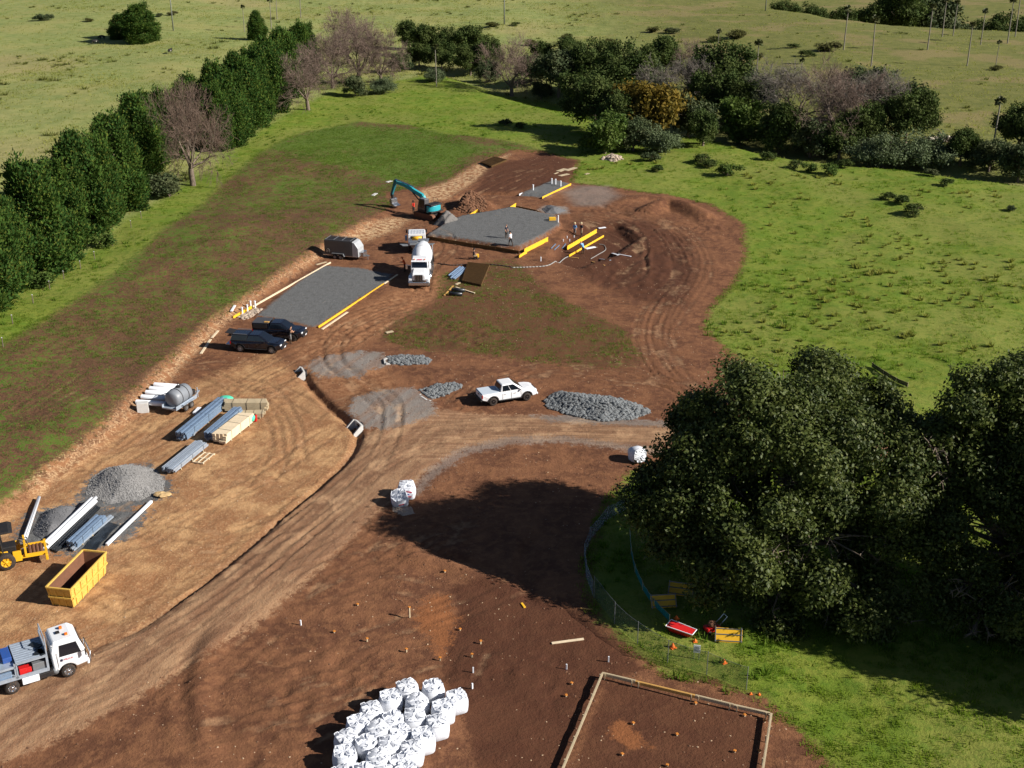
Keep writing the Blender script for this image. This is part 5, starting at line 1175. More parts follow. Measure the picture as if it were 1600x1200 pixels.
    MB().box((-h + 1.05, -.95, .68), (.95, .3, .42)).build('under_locker', M_['pvc'], t, bevel=.03); MB().box((h - 1.25, -.88, .66), (.9, .35, .35)).build('battery_box', M_['plastic'], t, bevel=.04)
    MB().tube((h - .72, -.98, .65), (h - .72, -.6, .65), .2, n=12).build('air_tank', M_['grey'], t, True)
service_truck()

# ---- yellow compaction tractor with canopy (left edge)
def yellow_tractor():
    g = G(9, 890); t = thing('yellow_tractor', 'yellow articulated tractor with black canopy and blade frame at the left edge', 'tractor', g + Vector((-.2, .75, 0)), R(24))
    y = M_['yellow']
    for s in (-1, 1):
        wheel(t, 0, s * .8, .62, .42, 'yellow', s); wheel(t, -2.0, s * .8, .62, .42, 'yellow', s)
    MB().box((-1.2, 0, .95), (2.8, 1.0, .5)).build('chassis', y, t, bevel=.05)
    MB().box((-1.9, 0, 1.5), (1.3, 1.05, .7)).build('engine_hood', y, t, bevel=.08)
    MB().box((.75, -.75, .85), (.55, .2, .75)).build('side_step', y, t, bevel=.03); MB().box((.75, .75, .85), (.55, .2, .75)).build('side_step', y, t, bevel=.03)
    MB().box((.3, 0, 1.25), (.9, .9, .5)).build('console', M_['plastic'], t, bevel=.05)
    MB().box((-.75, 0, 1.35), (.5, .5, .5)).build('seat', M_['plastic'], t, bevel=.06)
    for s in (-1, 1): MB().beam((-.1, s * .62, 1.1), (-.2, s * .66, 2.7), .08, .08).build('canopy_post', M_['plastic'], t); MB().beam((-1.2, s * .62, 1.1), (-1.15, s * .66, 2.7), .08, .08).build('canopy_post', M_['plastic'], t)
    MB().prism([(-1.7, 2.68), (-1.6, 2.80), (.45, 2.84), (.72, 2.70)], -.82, .82).build('canopy', M_['plastic'], t, bevel=.03)
    b = MB(); b.beam((.9, -.75, .75), (2.6, -.75, .7), .16, .22).beam((.9, .75, .75), (2.6, .75, .7), .16, .22); b.build('arm', y, t)
    MB().beam((2.6, -1.2, .55), (2.6, 1.2, .55), .18, .42).build('front_beam', y, t, bevel=.03)
    MB().beam((1.3, -.95, 1.15), (1.3, .95, 1.15), .14, .7).build('cross_frame', y, t, bevel=.02)
    d = MB()
    for k in range(4): d.tube((1.6 + k * .24, -.62, .72), (1.6 + k * .24, .62, .72), .11, n=8)
    d.build('rollers', M_['rust'], t)
    h = MB(); h.path([(.8, .2, 1.4), (1.1, .25, 1.75), (1.4, .2, 1.4), (1.6, .1, .9)], .03).path([(.8, -.2, 1.4), (1.05, -.2, 1.7), (1.4, -.25, 1.3)], .03); h.build('hydraulic_hoses', M_['plastic'], t)
yellow_tractor()

# ---- skip bin
def skip_bin():
    b0, b1, b2 = G(78, 944), G(108, 947), G(159, 900)
    top = [(71, 917), (110, 919), (166, 862), (129, 857)]; Hs = 1.55
    rz = math.atan2(b2.y - b1.y, b2.x - b1.x); ct = Vector((0, 0, 0))
    tp = [Vector((*P0(x, y, Hs), 0)) for x, y in top]; ct = sum(tp, Vector()) / 4; ct.z = hgt(ct.x, ct.y)
    d = (tp[2] + tp[3] - tp[0] - tp[1]) / 2; L = d.length; rz = math.atan2(d.y, d.x); W_ = ((tp[0] - tp[1]).length + (tp[3] - tp[2]).length) / 2; print('skip', L, W_)
    W_ = min(W_, 2.1)
    t = thing('skip_bin', 'empty rusty yellow steel skip bin with its shadow on the tan yard', 'skip bin', ct, rz)
    l, w = L / 2, W_ / 2; lb, wb = l - .28, w - .10; th = .06
    o_lo = [(-lb, -wb, .08), (lb, -wb, .08), (lb, wb, .08), (-lb, wb, .08)]; o_hi = [(-l, -w, Hs), (l, -w, Hs), (l, w, Hs), (-l, w, Hs)]
    i_hi = [(x - math.copysign(th, x), y - math.copysign(th, y), Hs) for x, y, z in o_hi]; i_lo = [(x - math.copysign(th, x), y - math.copysign(th, y), .16) for x, y, z in o_lo]
    MB().loft([o_lo, o_hi]).mesh  # outline reference
    for a, b_ in ((0, 1), (1, 2), (2, 3), (3, 0)):
        m = MB(); m.add([o_lo[a], o_lo[b_], o_hi[b_], o_hi[a], i_lo[a], i_lo[b_], i_hi[b_], i_hi[a]], [(0, 1, 2, 3), (5, 4, 7, 6), (3, 2, 6, 7), (1, 0, 4, 5), (0, 3, 7, 4), (2, 1, 5, 6)]); m.build('side_panel', M_['skip'], t)
    il = [(x * .998, y * .998, z + .004) for x, y, z in i_lo]; ih = [(x * .996, y * .996, z - .03) for x, y, z in i_hi]
    m = MB(); m.add(il + ih, [(0, 1, 2, 3)] + [((k + 1) % 4, k, 4 + k, 4 + (k + 1) % 4) for k in range(4)]); m.build('inner_lining', M_['rust'], t)
    rim = MB()
    for a in range(4): rim.beam(Vector(o_hi[a]) + Vector((0, 0, .01)), Vector(o_hi[(a + 1) % 4]) + Vector((0, 0, .01)), .12, .10)
    rim.build('rim', M_['skip'], t, bevel=.015)
    def lerp(a, b, k): return Vector(a) * (1 - k) + Vector(b) * k
    for a, b_, nk in ((0, 1, 6), (2, 3, 6), (3, 0, 4), (1, 2, 4)):
        for k in range(nk):
            u = (k + .5) / nk if nk == 6 else k / (nk - 1) * .92 + .04
            A, B = lerp(o_lo[a], o_lo[b_], u), lerp(o_hi[a], o_hi[b_], u); nn = (Vector(o_lo[b_]) - Vector(o_lo[a])).cross(Vector((0, 0, 1))).normalized()
            MB().beam(A + nn * .03, B + nn * .03, .08, .06, nn).build('rib', M_['skip'], t)
        A, B = lerp(lerp(o_lo[a], o_hi[a], .5), lerp(o_lo[b_], o_hi[b_], .5), .0), lerp(o_lo[b_], o_hi[b_], .5); nn = (B - A).cross(Vector((0, 0, 1))).normalized()
        MB().beam(A + nn * .06, B + nn * .06, .12, .10).build('waist_rail', M_['skip'], t)
    for s in (-1, 1): MB().beam((-lb, s * .5, .05), (lb, s * .5, .05), .1, .1).build('skid', M_['rust'], t)
skip_bin()
# ------------------------------------------------------------------ people and animals
CL = {}
def cloth(name, col):
    if name not in CL: CL[name] = mat('cloth_' + name, col, .85, var=.2, dirt=.08, dscale=4)
    return CL[name]
def skinned(name, verts, edges, root, mats, tags, loc, rz, parent=None, sub=1):
    """verts: (x, y, z, radius); grown with a Skin modifier into one continuous mesh; faces take the material of the nearest joint"""
    me = bpy.data.meshes.new(name); me.from_pydata([v[:3] for v in verts], edges, [])
    o = bpy.data.objects.new(name, me); COL.objects.link(o)
    sk = o.modifiers.new('skin', 'SKIN'); sk.use_smooth_shade = True
    for i, v in enumerate(verts):
        d = me.skin_vertices[0].data[i]; d.radius = (v[3], v[3] if len(v) < 5 else v[4]); d.use_root = (i == root)
    ss = o.modifiers.new('sub', 'SUBSURF'); ss.levels = sub; ss.render_levels = sub
    dg = bpy.context.evaluated_depsgraph_get(); me2 = bpy.data.meshes.new_from_object(o.evaluated_get(dg))
    o.modifiers.clear(); o.data = me2; me2.materials.clear()
    names = list(dict.fromkeys(tags))
    for n_ in names: me2.materials.append(mats[n_])
    V = np.array([v[:3] for v in verts]); E = np.array(edges)
    samp = np.concatenate([V[E[:, 0]] * (1 - k) + V[E[:, 1]] * k for k in (.15, .5, .85)]); own = np.concatenate([E[:, 1]] * 3)
    cen = np.array([p.center[:] for p in me2.polygons])
    if len(cen):
        idx = own[np.argmin(((cen[:, None] - samp[None]) ** 2).sum(-1), 1)]
        for p, k in zip(me2.polygons, idx): p.material_index = names.index(tags[k]); p.use_smooth = True
    bpy.data.meshes.remove(me)
    o.location = loc; o.rotation_euler = (0, 0, rz); return o

def person(label, px, rz, shirt, legs, pose='stand', hat=None, sleeves='shirt', group=None, hair=C(40, 30, 24)):
    g = G(*px) if not isinstance(px, Vector) else px
    b = .0; V = []; E = []; T = []
    def v(x, y, z, r, tg, par=None):
        V.append((x, y, z, r)); T.append(tg)
        if par is not None: E.append((par, len(V) - 1))
        return len(V) - 1
    # forward = +X, left = +Y
    lean = {'stand': .02, 'bend': .55, 'lean': .22, 'walk': .05, 'sit': .05}[pose]; hz = {'bend': .88, 'sit': .50}.get(pose, .93)
    pel = v(0, 0, hz, .13, 'legs')
    L1 = .27; a = lean * 1.6
    sp1 = v(math.sin(a * .6) * .22, 0, hz + math.cos(a * .6) * .22, .135, 'shirt', pel)
    ch = v(V[sp1][0] + math.sin(a) * L1, 0, V[sp1][2] + math.cos(a) * L1, .155, 'shirt', sp1)
    nk = v(V[ch][0] + math.sin(a) * .14, 0, V[ch][2] + math.cos(a) * .14, .06, 'skin', ch)
    hd0 = v(V[nk][0] + math.sin(a) * .09 + .02, 0, V[nk][2] + math.cos(a) * .09, .075, 'skin', nk)
    hd = v(V[hd0][0] + math.sin(a) * .09 + .01, 0, V[hd0][2] + math.cos(a) * .10, .095, 'skin', hd0)
    tp = v(V[hd][0] + math.sin(a) * .07, 0, V[hd][2] + math.cos(a) * .07, .07, 'hair', hd)
    v(V[hd][0] + .105, 0, V[hd][2] - .015, .018, 'skin', hd)                  # nose
    for s in (-1, 1):
        hp = v(.0, s * .10, hz - .05, .105, 'legs', pel)
        st = {'walk': .22 * s}.get(pose, .03 * s)
        if pose == 'sit':
            kn = v(.42, s * .14, hz + .02, .08, 'legs', hp); an = v(.45, s * .15, .10, .05, 'boot', kn)
        else:
            kn = v(st * .6 + .03, s * .115, hz * .53, .075, 'legs', hp); an = v(st - .02, s * .12, .09, .05, 'boot', kn)
        v(V[an][0] + .17, s * .13, .045, .045, 'boot', an)
        sh = v(V[ch][0] + math.sin(a) * .06, s * .19, V[ch][2] + math.cos(a) * .06 - .01, .07, 'shirt', ch)
        if pose in ('bend',): el = v(V[sh][0] + .12, s * .22, V[sh][2] - .25, .05, sleeves, sh); wr = v(V[el][0] + .10, s * .18, V[el][2] - .22, .036, 'skin', el)
        elif pose in ('lean', 'sit'): el = v(V[sh][0] + .08, s * .24, V[sh][2] - .26, .05, sleeves, sh); wr = v(V[el][0] + .22, s * .18, V[el][2] + .02, .036, 'skin', el)
        else: el = v(V[sh][0] - .03 * s, s * .26, V[sh][2] - .28, .05, sleeves, sh); wr = v(V[el][0] + .10, s * .25, V[el][2] - .22, .036, 'skin', el)
        dx = np.array(V[wr][:3]) - np.array(V[el][:3]); dx /= np.linalg.norm(dx); q = np.array(V[wr][:3])
        pm = v(*(q + dx * .07), .036, 'skin', wr)
        for k, (off, ln) in enumerate(((-.03, .07), (-.01, .085), (.01, .08), (.03, .06))):
            f = v(*(q + dx * .12 + np.array([off, 0, 0])), .011, 'skin', pm); v(*(q + dx * (.12 + ln * .6) + np.array([off, -s * .02, 0])), .009, 'skin', f)
        v(*(q + dx * .06 + np.array([.05, -s * .03, .0])), .012, 'skin', pm)
    mats = dict(shirt=shirt, legs=legs, skin=M_['skin'], hair=cloth('hair', hair), boot=cloth('boot', C(70, 52, 36)))
    o = skinned('person', V, E, pel, mats, T, g, rz); tag(o, label, 'person', group)
    if hat:
        c = V[tp]; h = MB().lathe([(.16, -.02), (.17, .0), (.115, .02), (.105, .09), (.05, .13), (.005, .135)], (c[0], 0, c[2] - .02), 'z', 14).build('hat', hat, o, True)
    return o
nav, blk, khk, gry, wht, org, rd_, lbl = (cloth('navy', C(34, 38, 52)), cloth('black', C(26, 26, 28)), cloth('khaki', C(150, 134, 108)), cloth('grey', C(120, 118, 116)), cloth('white', C(222, 222, 226)), cloth('hi_vis_orange', C(240, 84, 20)), cloth('hi_vis_red', C(226, 50, 30)), cloth('light_blue', C(120, 178, 226)))
person('worker in bright orange top hosing beside the mixer truck', (633, 425), R(170), org, blk, 'lean', hat=cloth('orange_hat', C(236, 110, 30)))
person('worker in red top and dark trousers standing by the excavator', (646.5, 334), R(150), rd_, blk, 'stand', hat=cloth('dark_cap', C(30, 28, 28)))
person('person in dark top standing on the large grey pad, further of two', (791, 372), R(-40), nav, blk, 'stand')
person('person in white top and black trousers standing on the large grey pad', (798, 384), R(140), wht, blk, 'walk', hat=cloth('dark_cap', C(30, 28, 28)))
person('worker in light blue top standing at the edge of the pit', (898, 369), R(-120), lbl, gry, 'stand', hat=cloth('straw_hat', C(206, 190, 150)))
person('worker in dark top and pale trousers standing at the edge of the pit', (908.5, 369), R(-150), nav, khk, 'stand', hat=cloth('straw_hat', C(206, 190, 150)))
person('worker in light blue shirt bending over the yellow formwork', (911, 397), R(120), lbl, nav, 'bend')
person('worker in dark clothes crouching by a tool on the bare soil below the pad', (740, 406), R(10), nav, khk, 'sit', hat=cloth('dark_cap', C(30, 28, 28)))
person('shirtless-armed person in grey trousers standing between the black pickups', (453.5, 537), R(60), blk, gry, 'lean', sleeves='skin')

def cow(label, px, rz, black=True, graze=True):
    g = G(*px); V = []; E = []; T = []
    def v(x, y, z, r, tg='hide', par=None):
        V.append((x, y, z, r)); T.append(tg)
        if par is not None: E.append((par, len(V) - 1))
        return len(V) - 1
    m = v(0, 0, .98, .36, 'hide'); f = v(.55, 0, .98, .36, 'hide', m); n = v(.88, 0, 1.05, .22, 'hide', f)
    h = v(1.15, 0, .62 if graze else 1.25, .15, 'hide', n); v(1.40, 0, .30 if graze else 1.15, .09, 'muzzle', h)
    for s in (-1, 1): v(1.10, s * .2, .70 if graze else 1.35, .04, 'hide', h)
    b = v(-.60, 0, 1.02, .33, 'hide', m); t1 = v(-.95, 0, .98, .05, 'hide', b); v(-1.0, 0, .55, .035, 'hide', t1)
    for s in (-1, 1):
        a = v(.55, s * .22, .72, .14, 'hide', f); k = v(.56, s * .22, .40, .075, 'hide', a); v(.57, s * .22, .05, .06, 'muzzle', k)
        a = v(-.58, s * .22, .78, .18, 'hide', b); k = v(-.52, s * .22, .55, .10, 'hide', a); q = v(-.70, s * .22, .38, .07, 'hide', k); v(-.66, s * .22, .05, .06, 'muzzle', q)
    v(-.25, 0, .72, .16, 'belly', m)
    o = skinned('cow', V, E, m, dict(hide=cloth('black_hide', C(20, 18, 18)), muzzle=cloth('grey_muzzle', C(60, 54, 52)), belly=cloth('white_patch', C(190, 186, 180))), T, g, rz)
    tag(o, label, 'cow', 'cattle in the dry pasture')
cow('black cow grazing in the dry pasture, further back near the conifer pair', (160, 62), R(170))
cow('black cow with white underside grazing in the dry pasture, leftmost', (150, 69), R(220))
cow('black cow standing alone in the dry pasture right of the conifer pair', (266, 84), R(80), graze=False)
# ------------------------------------------------------------------ site objects
def lay(name, label, cat, a, b, w, h, m, z0=0.0, group=None, over=0.0, sections=1):
    """a straight board or bar lying (or on edge) on the ground between two photo points"""
    A, B = G(*a), G(*b); d = B - A; L = math.hypot(d.x, d.y); c = (A + B) / 2; rz = math.atan2(d.y, d.x)
    z = max(A.z, B.z, hgt(c.x, c.y)) if abs(A.z - B.z) < .25 else c.z
    t = MB().box((0, 0, h / 2), (L, w, h)).build(name, m, None, bevel=min(w, h) * .12, loc=(c.x, c.y, z + z0), rot=(0, -math.atan2(B.z - A.z, L) if abs(B.z - A.z) >= .25 else 0, rz))
    return tag(t, label, cat, group)
def form_board(label, a, b, h=.42, m='formyel', w=.09, z0=0.0):
    """formwork board on edge with timber stakes and a stiffening rail"""
    A, B = G(*a), G(*b); d = B - A; L = math.hypot(d.x, d.y); c = (A + B) / 2; c.z = min(A.z, B.z, hgt(c.x, c.y)) + z0
    t = thing('form_board', label, 'form board', c, math.atan2(d.y, d.x), 'formwork boards')
    MB().box((0, 0, h / 2), (L, w * .5, h)).build('board', M_[m], t, bevel=.008)
    MB().box((0, -w * .45, h - .05), (L, w * .45, .09)).build('top_rail', M_[m], t, bevel=.006); MB().box((0, -w * .45, .08), (L, w * .45, .09)).build('bottom_rail', M_[m], t, bevel=.006)
    n = max(2, int(L / 1.2)); me = MB().box((0, 0, h * .5), (.05, .05, h * 1.25)).mesh('stake', M_['oldtimber'])
    for k in range(n): part('stake', me, t, (-L / 2 + (k + .5) * L / n, w * .6, 0))
    return t
def pad_frame(): pass
# pad A (left pad)
form_board('long yellow form board along the right side of the left gravel pad', (497, 513), (600, 443), .22, w=.14)
lay('timber_plank', 'pale plank lying at the mixer end of the left pad form', 'plank', (600, 444), (621, 430), .2, .08, M_['timber'])
form_board('long pale timber form board along the left side of the left gravel pad', (394, 481), (516, 411), .20, 'timber', .16)
form_board('short yellow form board at the near corner of the left gravel pad', (364, 497), (393, 482), .32, w=.14)
lay('timber_plank', 'pale plank lying parallel outside the left gravel pad', 'plank', (503, 515), (543, 489), .24, .06, M_['timber'])
lay('timber_plank', 'pale plank on the bank, nearer of two left of the black pickups', 'plank', (314, 553), (329, 531), .26, .06, M_['timber'])
lay('timber_plank', 'pale plank on the bank, further of two left of the black pickups', 'plank', (331, 529), (341, 517), .24, .06, M_['timber'])
lay('pvc_offcut', 'white plastic offcut on the bank beside the left pad', 'offcut', (362, 490), (367, 478), .26, .1, M_['pvc'])
lay('offcut_board', 'pale board beside the trailer wheels', 'offcut', (494, 414), (510, 410), .3, .06, M_['oldtimber'])
# pad B (large pad)
form_board('yellow form board at the back left of the large pad', (709, 349), (746, 333), .55)
form_board('yellow form board at the middle back of the large pad', (772, 339), (806, 323), .55)
form_board('yellow form board dropping to the pit at the near right of the large pad', (819, 396), (856, 377), .60)
form_board('short yellow form board at the near corner of the large pad', (811, 403), (823, 396), .40)
for i, (a, b) in enumerate([((668, 374), (702, 380)), ((702.5, 380), (738, 386)), ((738.5, 386), (774, 391)), ((774.5, 391), (811, 397))]):
    form_board('dark rusty edge form along the near side of the large pad, %s from the mixer' % ORD[i + 1], a, b, .5, 'rebar', .10)
for i, (a, b) in enumerate([((746, 334), (772, 338)), ((806, 326), (836, 333)), ((836.5, 333), (868, 341))]):
    form_board('dark rusty edge form along the back of the large pad, %s from the left' % ORD[i + 1], a, b, .5, 'rebar', .10)
MB().box((0, 0, .2), (.9, .5, .4)).build('yellow_form_offcut', M_['formyel'], None, bevel=.02, loc=G(863, 344), rot=(0, 0, .1))
tag(bpy.data.objects['yellow_form_offcut'], 'short yellow form offcut at the back right corner of the large pad', 'offcut')
# pad C (small far pad)
form_board('pale form board on the left of the small far pad', (811, 306), (859, 284), .30, 'pvc')
form_board('yellow form board on the right of the small far pad', (847, 311), (892, 289), .34)
# pit formwork
form_board('upper yellow ladder-like form board in the pit', (886, 392), (932, 365), .55, z0=.12)
form_board('lower yellow form rail in the pit', (889, 402), (943, 371), .28, z0=.05)
br = [((878, 389), (884, 382)), ((861, 389), (868, 382)), ((866, 391), (874, 385))]
for i, (a, b) in enumerate(br):
    lay('steel_bar', 'short pale steel bar at the near end of the pit, %s of three' % ORD[i + 1], 'steel bar', a, b, .10, .10, M_['steelblue'])
# reinforcing mesh stacks
def mesh_stack(label, quad, n1, n2, hgt_=.25):
    q = [G(*p) for p in quad]; c = sum(q, Vector()) / 4; c.z = max(p.z for p in q) + .02
    t = thing('reinforcing_mesh', label, 'steel mesh', c); L = [p - c for p in q]
    for k in range(3):
        z = .05 + k * hgt_ / 3; m = MB()
        for i in range(n1 + 1):
            u = i / n1; a = L[0].lerp(L[1], u); b = L[3].lerp(L[2], u); m.beam((a.x, a.y, z), (b.x, b.y, z), .045, .035)
        for i in range(n2 + 1):
            u = i / n2; a = L[0].lerp(L[3], u); b = L[1].lerp(L[2], u); m.beam((a.x, a.y, z + .036), (b.x, b.y, z + .036), .045, .035)
        m.build('mesh_sheet', M_['rebar'], t)
    return t
mesh_stack('stack of rusty reinforcing mesh on the sparse grass below the mixer', [(722, 442), (752, 448), (765, 417), (731, 414)], 26, 40)
mesh_stack('stack of rusty reinforcing mesh on the far cut near the green slope', [(751, 256), (768, 263), (792, 253), (773, 247)], 30, 26)
# upright plumbing pipes
def riser(label, px, h=.8, r=.055):
    g = G(*px); t = MB().tube((0, 0, -.1), (0, 0, h), r, n=10).tube((0, 0, h - .08), (0, 0, h + .03), r * 1.25, n=10).build('plumbing_riser', M_['pvc'], None, loc=g); tag(t, label, 'pipe', 'white plumbing risers')
for i, p in enumerate([(379, 492), (387, 488), (392, 482), (399, 482)]): riser('white plumbing riser at the near corner of the left pad, %s from the left' % ORD[i + 1], p, .85, .09)
for i, p in enumerate([(833, 297), (862, 287), (868, 288), (876, 291)]): riser('white plumbing riser on the small far pad, %s from the left' % ORD[i + 1], p, .8, .10)
riser('lone white plumbing riser at the back right of the large pad', (872, 347), .9, .08)
riser('white marker pipe on the soil below the large pad', (845, 408), .5, .06)
for i, p in enumerate([(886, 372), (880, 377), (890, 377), (897, 371)]): riser('short pale peg on the grey pit floor, %s of four' % ORD[i + 1], p, .25, .05)
# sheets and lengths lying about
deb = [((872, 268), (884, 264), 'pale sheet offcut left in the scrap heap behind the small far pad', .9), ((884, 267), (900, 262), 'pale sheet offcut right in the scrap heap behind the small far pad', .8), ((874, 275), (888, 272), 'pale sheet offcut at the near side of the scrap heap behind the small far pad', .7), ((866, 272), (872, 270), 'short pale board at the left of the scrap heap', .3), ((914, 273), (920, 271), 'single pale scrap right of the scrap heap', .5)]
for a, b, l, w in deb: lay('sheet_offcut', l, 'offcut', a, b, w, .05, M_['oldtimber'])
deb = [((957, 396), (966, 399), 'wide white plastic piece right of the pit', .35, 'pvc'), ((966, 398), (986, 402), 'long white plastic pipe right of the pit', .16, 'pvc'), ((937, 405), (954, 407), 'short grey pipe below the pit', .22, 'galv'), ((925, 409), (945, 415), 'yellow timber lying below the pit', .14, 'lvl'), ((935, 358), (946, 356), 'white scrap behind the pit', .4, 'pvc'), ((915, 389), (930, 386), 'crumpled pale plastic beside the bending worker', .5, 'pvc'), ((890, 402), (904, 404), 'timber strip at the near end of the pit', .14, 'lvl'), ((712, 449), (742, 459), 'pale plank beside the black rolls', .16, 'timber'), ((694, 463), (708, 447), 'yellowish plank left of the black rolls', .18, 'lvl'), ((712, 445), (719, 442), 'pale short board by the rolls', .3, 'oldtimber'), ((604, 285), (612, 283), 'white slab lying on the brown slope, upper', .5, 'concrete'), ((582, 306), (588, 303), 'white slab lying on the brown slope, lower', .5, 'concrete'), ((862, 1006), (912, 999), 'pale timber plank on the bare soil beside the fig shadow', .17, 'timber'), ((907, 952), (926, 953), 'yellow timber length in the fig shade', .10, 'lvl'), ((815, 943), (820, 950), 'small yellow block on the soil near the fig shadow', .15, 'formyel'), ((603, 521), (614, 518), 'pale scrap on the edge of the centre grass patch', .4, 'oldtimber')]
for a, b, l, w, m in deb: lay('scrap_length', l, 'scrap', a, b, w, .07, M_[m])
for i, (a, b) in enumerate([((707, 437), (727, 421)), ((704, 433), (722, 419))]): 
    t = thing('tie_bundle', 'silvery plastic bundle beside the mesh stack, %s' % ('right' if i == 0 else 'left'), 'bundle', (G(*a) + G(*b)) / 2, heading(a, b)); L = (G(*a) - G(*b)).length
    m = MB()
    for k in range(4): m.tube((-L / 2, -.25 + k * .17, .1 + (k % 2) * .08), (L / 2, -.25 + k * .17, .1 + (k % 2) * .08), .09, n=7)
    m.build('lengths', M_['steelblue'], t)
for i, (x, y) in enumerate([(716, 456), (712, 462)]):
    g = G(x, y); t = MB().tube((-.75, 0, .22), (.75, 0, .22), .22, n=12).build('plastic_roll', M_['tarp'], None, True, loc=g, rot=(0, 0, -.15)); tag(t, '%s black plastic roll on the grass edge below the mixer' % ('upper' if i == 0 else 'lower'), 'roll')
def hose(name, label, px, r, m):
    pts = [G(*p) for p in px]; sm = smooth_line([p[:] for p in pts], 6); o = pts[0]
    q = [Vector((x - o.x, y - o.y, hgt(x, y) + r - o.z)) for x, y, z in sm]
    tag(MB().path(q, r, 6).build(name, m, None, True, loc=o), label, 'hose')
hose('concrete_hose', 'thin dark hose running from the mixer towards the mesh stack', [(684, 412), (705, 415), (740, 413), (765, 414), (800, 418)], .06, M_['plastic'])
hose('concrete_hose', 'pale grey hose curving from the grass to the pit', [(800, 419), (830, 418), (860, 414), (880, 406), (892, 400)], .07, M_['greyhose'])
hose('concrete_hose', 'pale hose looped beside the bending worker', [(923, 405), (935, 398), (946, 391), (944, 384), (936, 382)], .05, M_['greyhose'])
t = thing('plate_compactor', 'small yellow and black plate compactor beside the crouching worker', 'compactor', G(745, 404), .3)
MB().box((0, 0, .08), (.7, .5, .12)).build('base_plate', M_['plastic'], t, bevel=.03); MB().box((.05, 0, .38), (.4, .4, .45)).build('engine', M_['yellow'], t, bevel=.05); MB().path([(-.2, -.2, .4), (-.7, -.2, .95), (-.7, .2, .95), (-.2, .2, .4)], .025).build('handle', M_['plastic'], t)

# ---- culvert headwalls
def headwall(label, px, rz, w=1.5, h=.95, dark=True):
    t = thing('culvert_headwall', label, 'headwall', G(*px) + Vector((0, 0, -.42)), rz, 'precast culvert headwalls'); c = M_['concrete']
    m = MB()
    n = 18; rr = .36 if h > .7 else .15; cy, cz = 0, h * .5
    ring_o = []; 
    for k in range(n):
        a = 2 * math.pi * k / n + math.pi / n; x, y = math.cos(a), math.sin(a); s = 1 / max(abs(x) / (w / 2), abs(y) / (h / 2)); ring_o.append((x * s, y * s))
    for xx in (0, .14): m.v += [(xx, y, h / 2 + z) for y, z in ring_o] + [(xx, cy + math.cos(2 * math.pi * k / n + math.pi / n) * rr, cz + math.sin(2 * math.pi * k / n + math.pi / n) * rr) for k in range(n)]
    for k in range(n):
        q = (k + 1) % n; m.f += [(k, n + k, n + q, q), (2 * n + k, 2 * n + q, 3 * n + q, 3 * n + k), (k, q, 2 * n + q, 2 * n + k), (n + k, 3 * n + k, 3 * n + q, n + q)]
    m.build('back_wall', c, t)
    if h > .7: MB().lathe([(rr + .05, -.25), (rr + .05, -.002), (rr - .02, -.002), (rr - .02, -.22), (.01, -.23)], (0, 0, cz), 'x', 18).build('pipe', M_['plastic'], t)
    for s in (-1, 1): MB().prism([(.14, 0), (.14, h), (.25, h), (.95, h * .35), (.95, 0)], s * w / 2 - .07, s * w / 2 + .07).build('wing_wall', c, t)
    MB().box((.55, 0, -.03), (.9, w, .08)).build('apron', M_['darkgrey'], t)
headwall('white-edged precast culvert headwall at the upper end of the ditch', (475, 585), R(200))
headwall('white-edged precast culvert headwall at the bend of the ditch by the road', (562, 668), R(212))
headwall('white culvert headwall at the top of the upper rock apron', (600, 566), R(10), 1.3, .6)
headwall('white culvert headwall at the head of the lower rock apron', (661, 622), R(35), 1.7, .45)

# ---- rock aprons and heaps
ROCK = mat('blue_grey_rock', C(112, 116, 118), .85, var=.5, dirt=.22, dscale=1.3, bump=.3)
GRAV = mat('crushed_gravel', C(140, 138, 136), .9, var=.45, dirt=.15, dscale=4)
def heap(name, label, cat, outline, peak, n, r, m, base=None, seed=1, ridge=None):
    p = poly0(outline); c = p.mean(0); rn = np.random.default_rng(seed); z0 = hgt(*c)
    ext = np.abs(p - c).max(0); pts = []
    xs = rn.uniform(p[:, 0].min(), p[:, 0].max(), n * 4); ys = rn.uniform(p[:, 1].min(), p[:, 1].max(), n * 4); s = sdist(xs, ys, p); k = s > 0; xs, ys, s = xs[k][:n], ys[k][:n], s[k][:n]
    smax = s.max(); hh = lambda s_, x, y: peak * sstep(0, 1, np.clip(s_ / smax, 0, 1)) ** .8 * (.7 + .6 * fbm(x, y, .55, 2, seed))
    t = thing(name, label, cat, (c[0], c[1], z0))
    # body
    gx = np.linspace(p[:, 0].min() - .3, p[:, 0].max() + .3, 48); gy = np.linspace(p[:, 1].min() - .3, p[:, 1].max() + .3, 40); X, Y = np.meshgrid(gx, gy); S = sdist(X, Y, p)
    Zb = hgts(X.ravel(), Y.ravel()).reshape(X.shape) + np.where(S > 0, hh(S, X, Y), -.35 + 0 * S) + (fbm(X, Y, 2.2, 2, seed) - .5) * r * 1.5
    ny, nx = X.shape; j, i = np.meshgrid(np.arange(ny - 1), np.arange(nx - 1), indexing='ij'); a = (j * nx + i).ravel(); f = np.stack([a, a + 1, a + nx + 1, a + nx], 1)
    part('heap_body', from_arrays('heap_body', np.stack([X - c[0], Y - c[1], Zb - z0], -1).reshape(-1, 3), f, base or m, True), t)
    b = MB(); Zs = hgts(xs, ys) + hh(s, xs, ys)
    rr = rn.uniform(.6, 1.45, len(xs)) * r
    for q in range(len(xs)): b.blob((xs[q] - c[0], ys[q] - c[1], Zs[q] - z0 + rr[q] * .25), rr[q], int(seed * 1000 + q), 1, .3, (1.15, .95, .8))
    o = b.build('stones', m, t); o['kind'] = 'stuff'
    return t
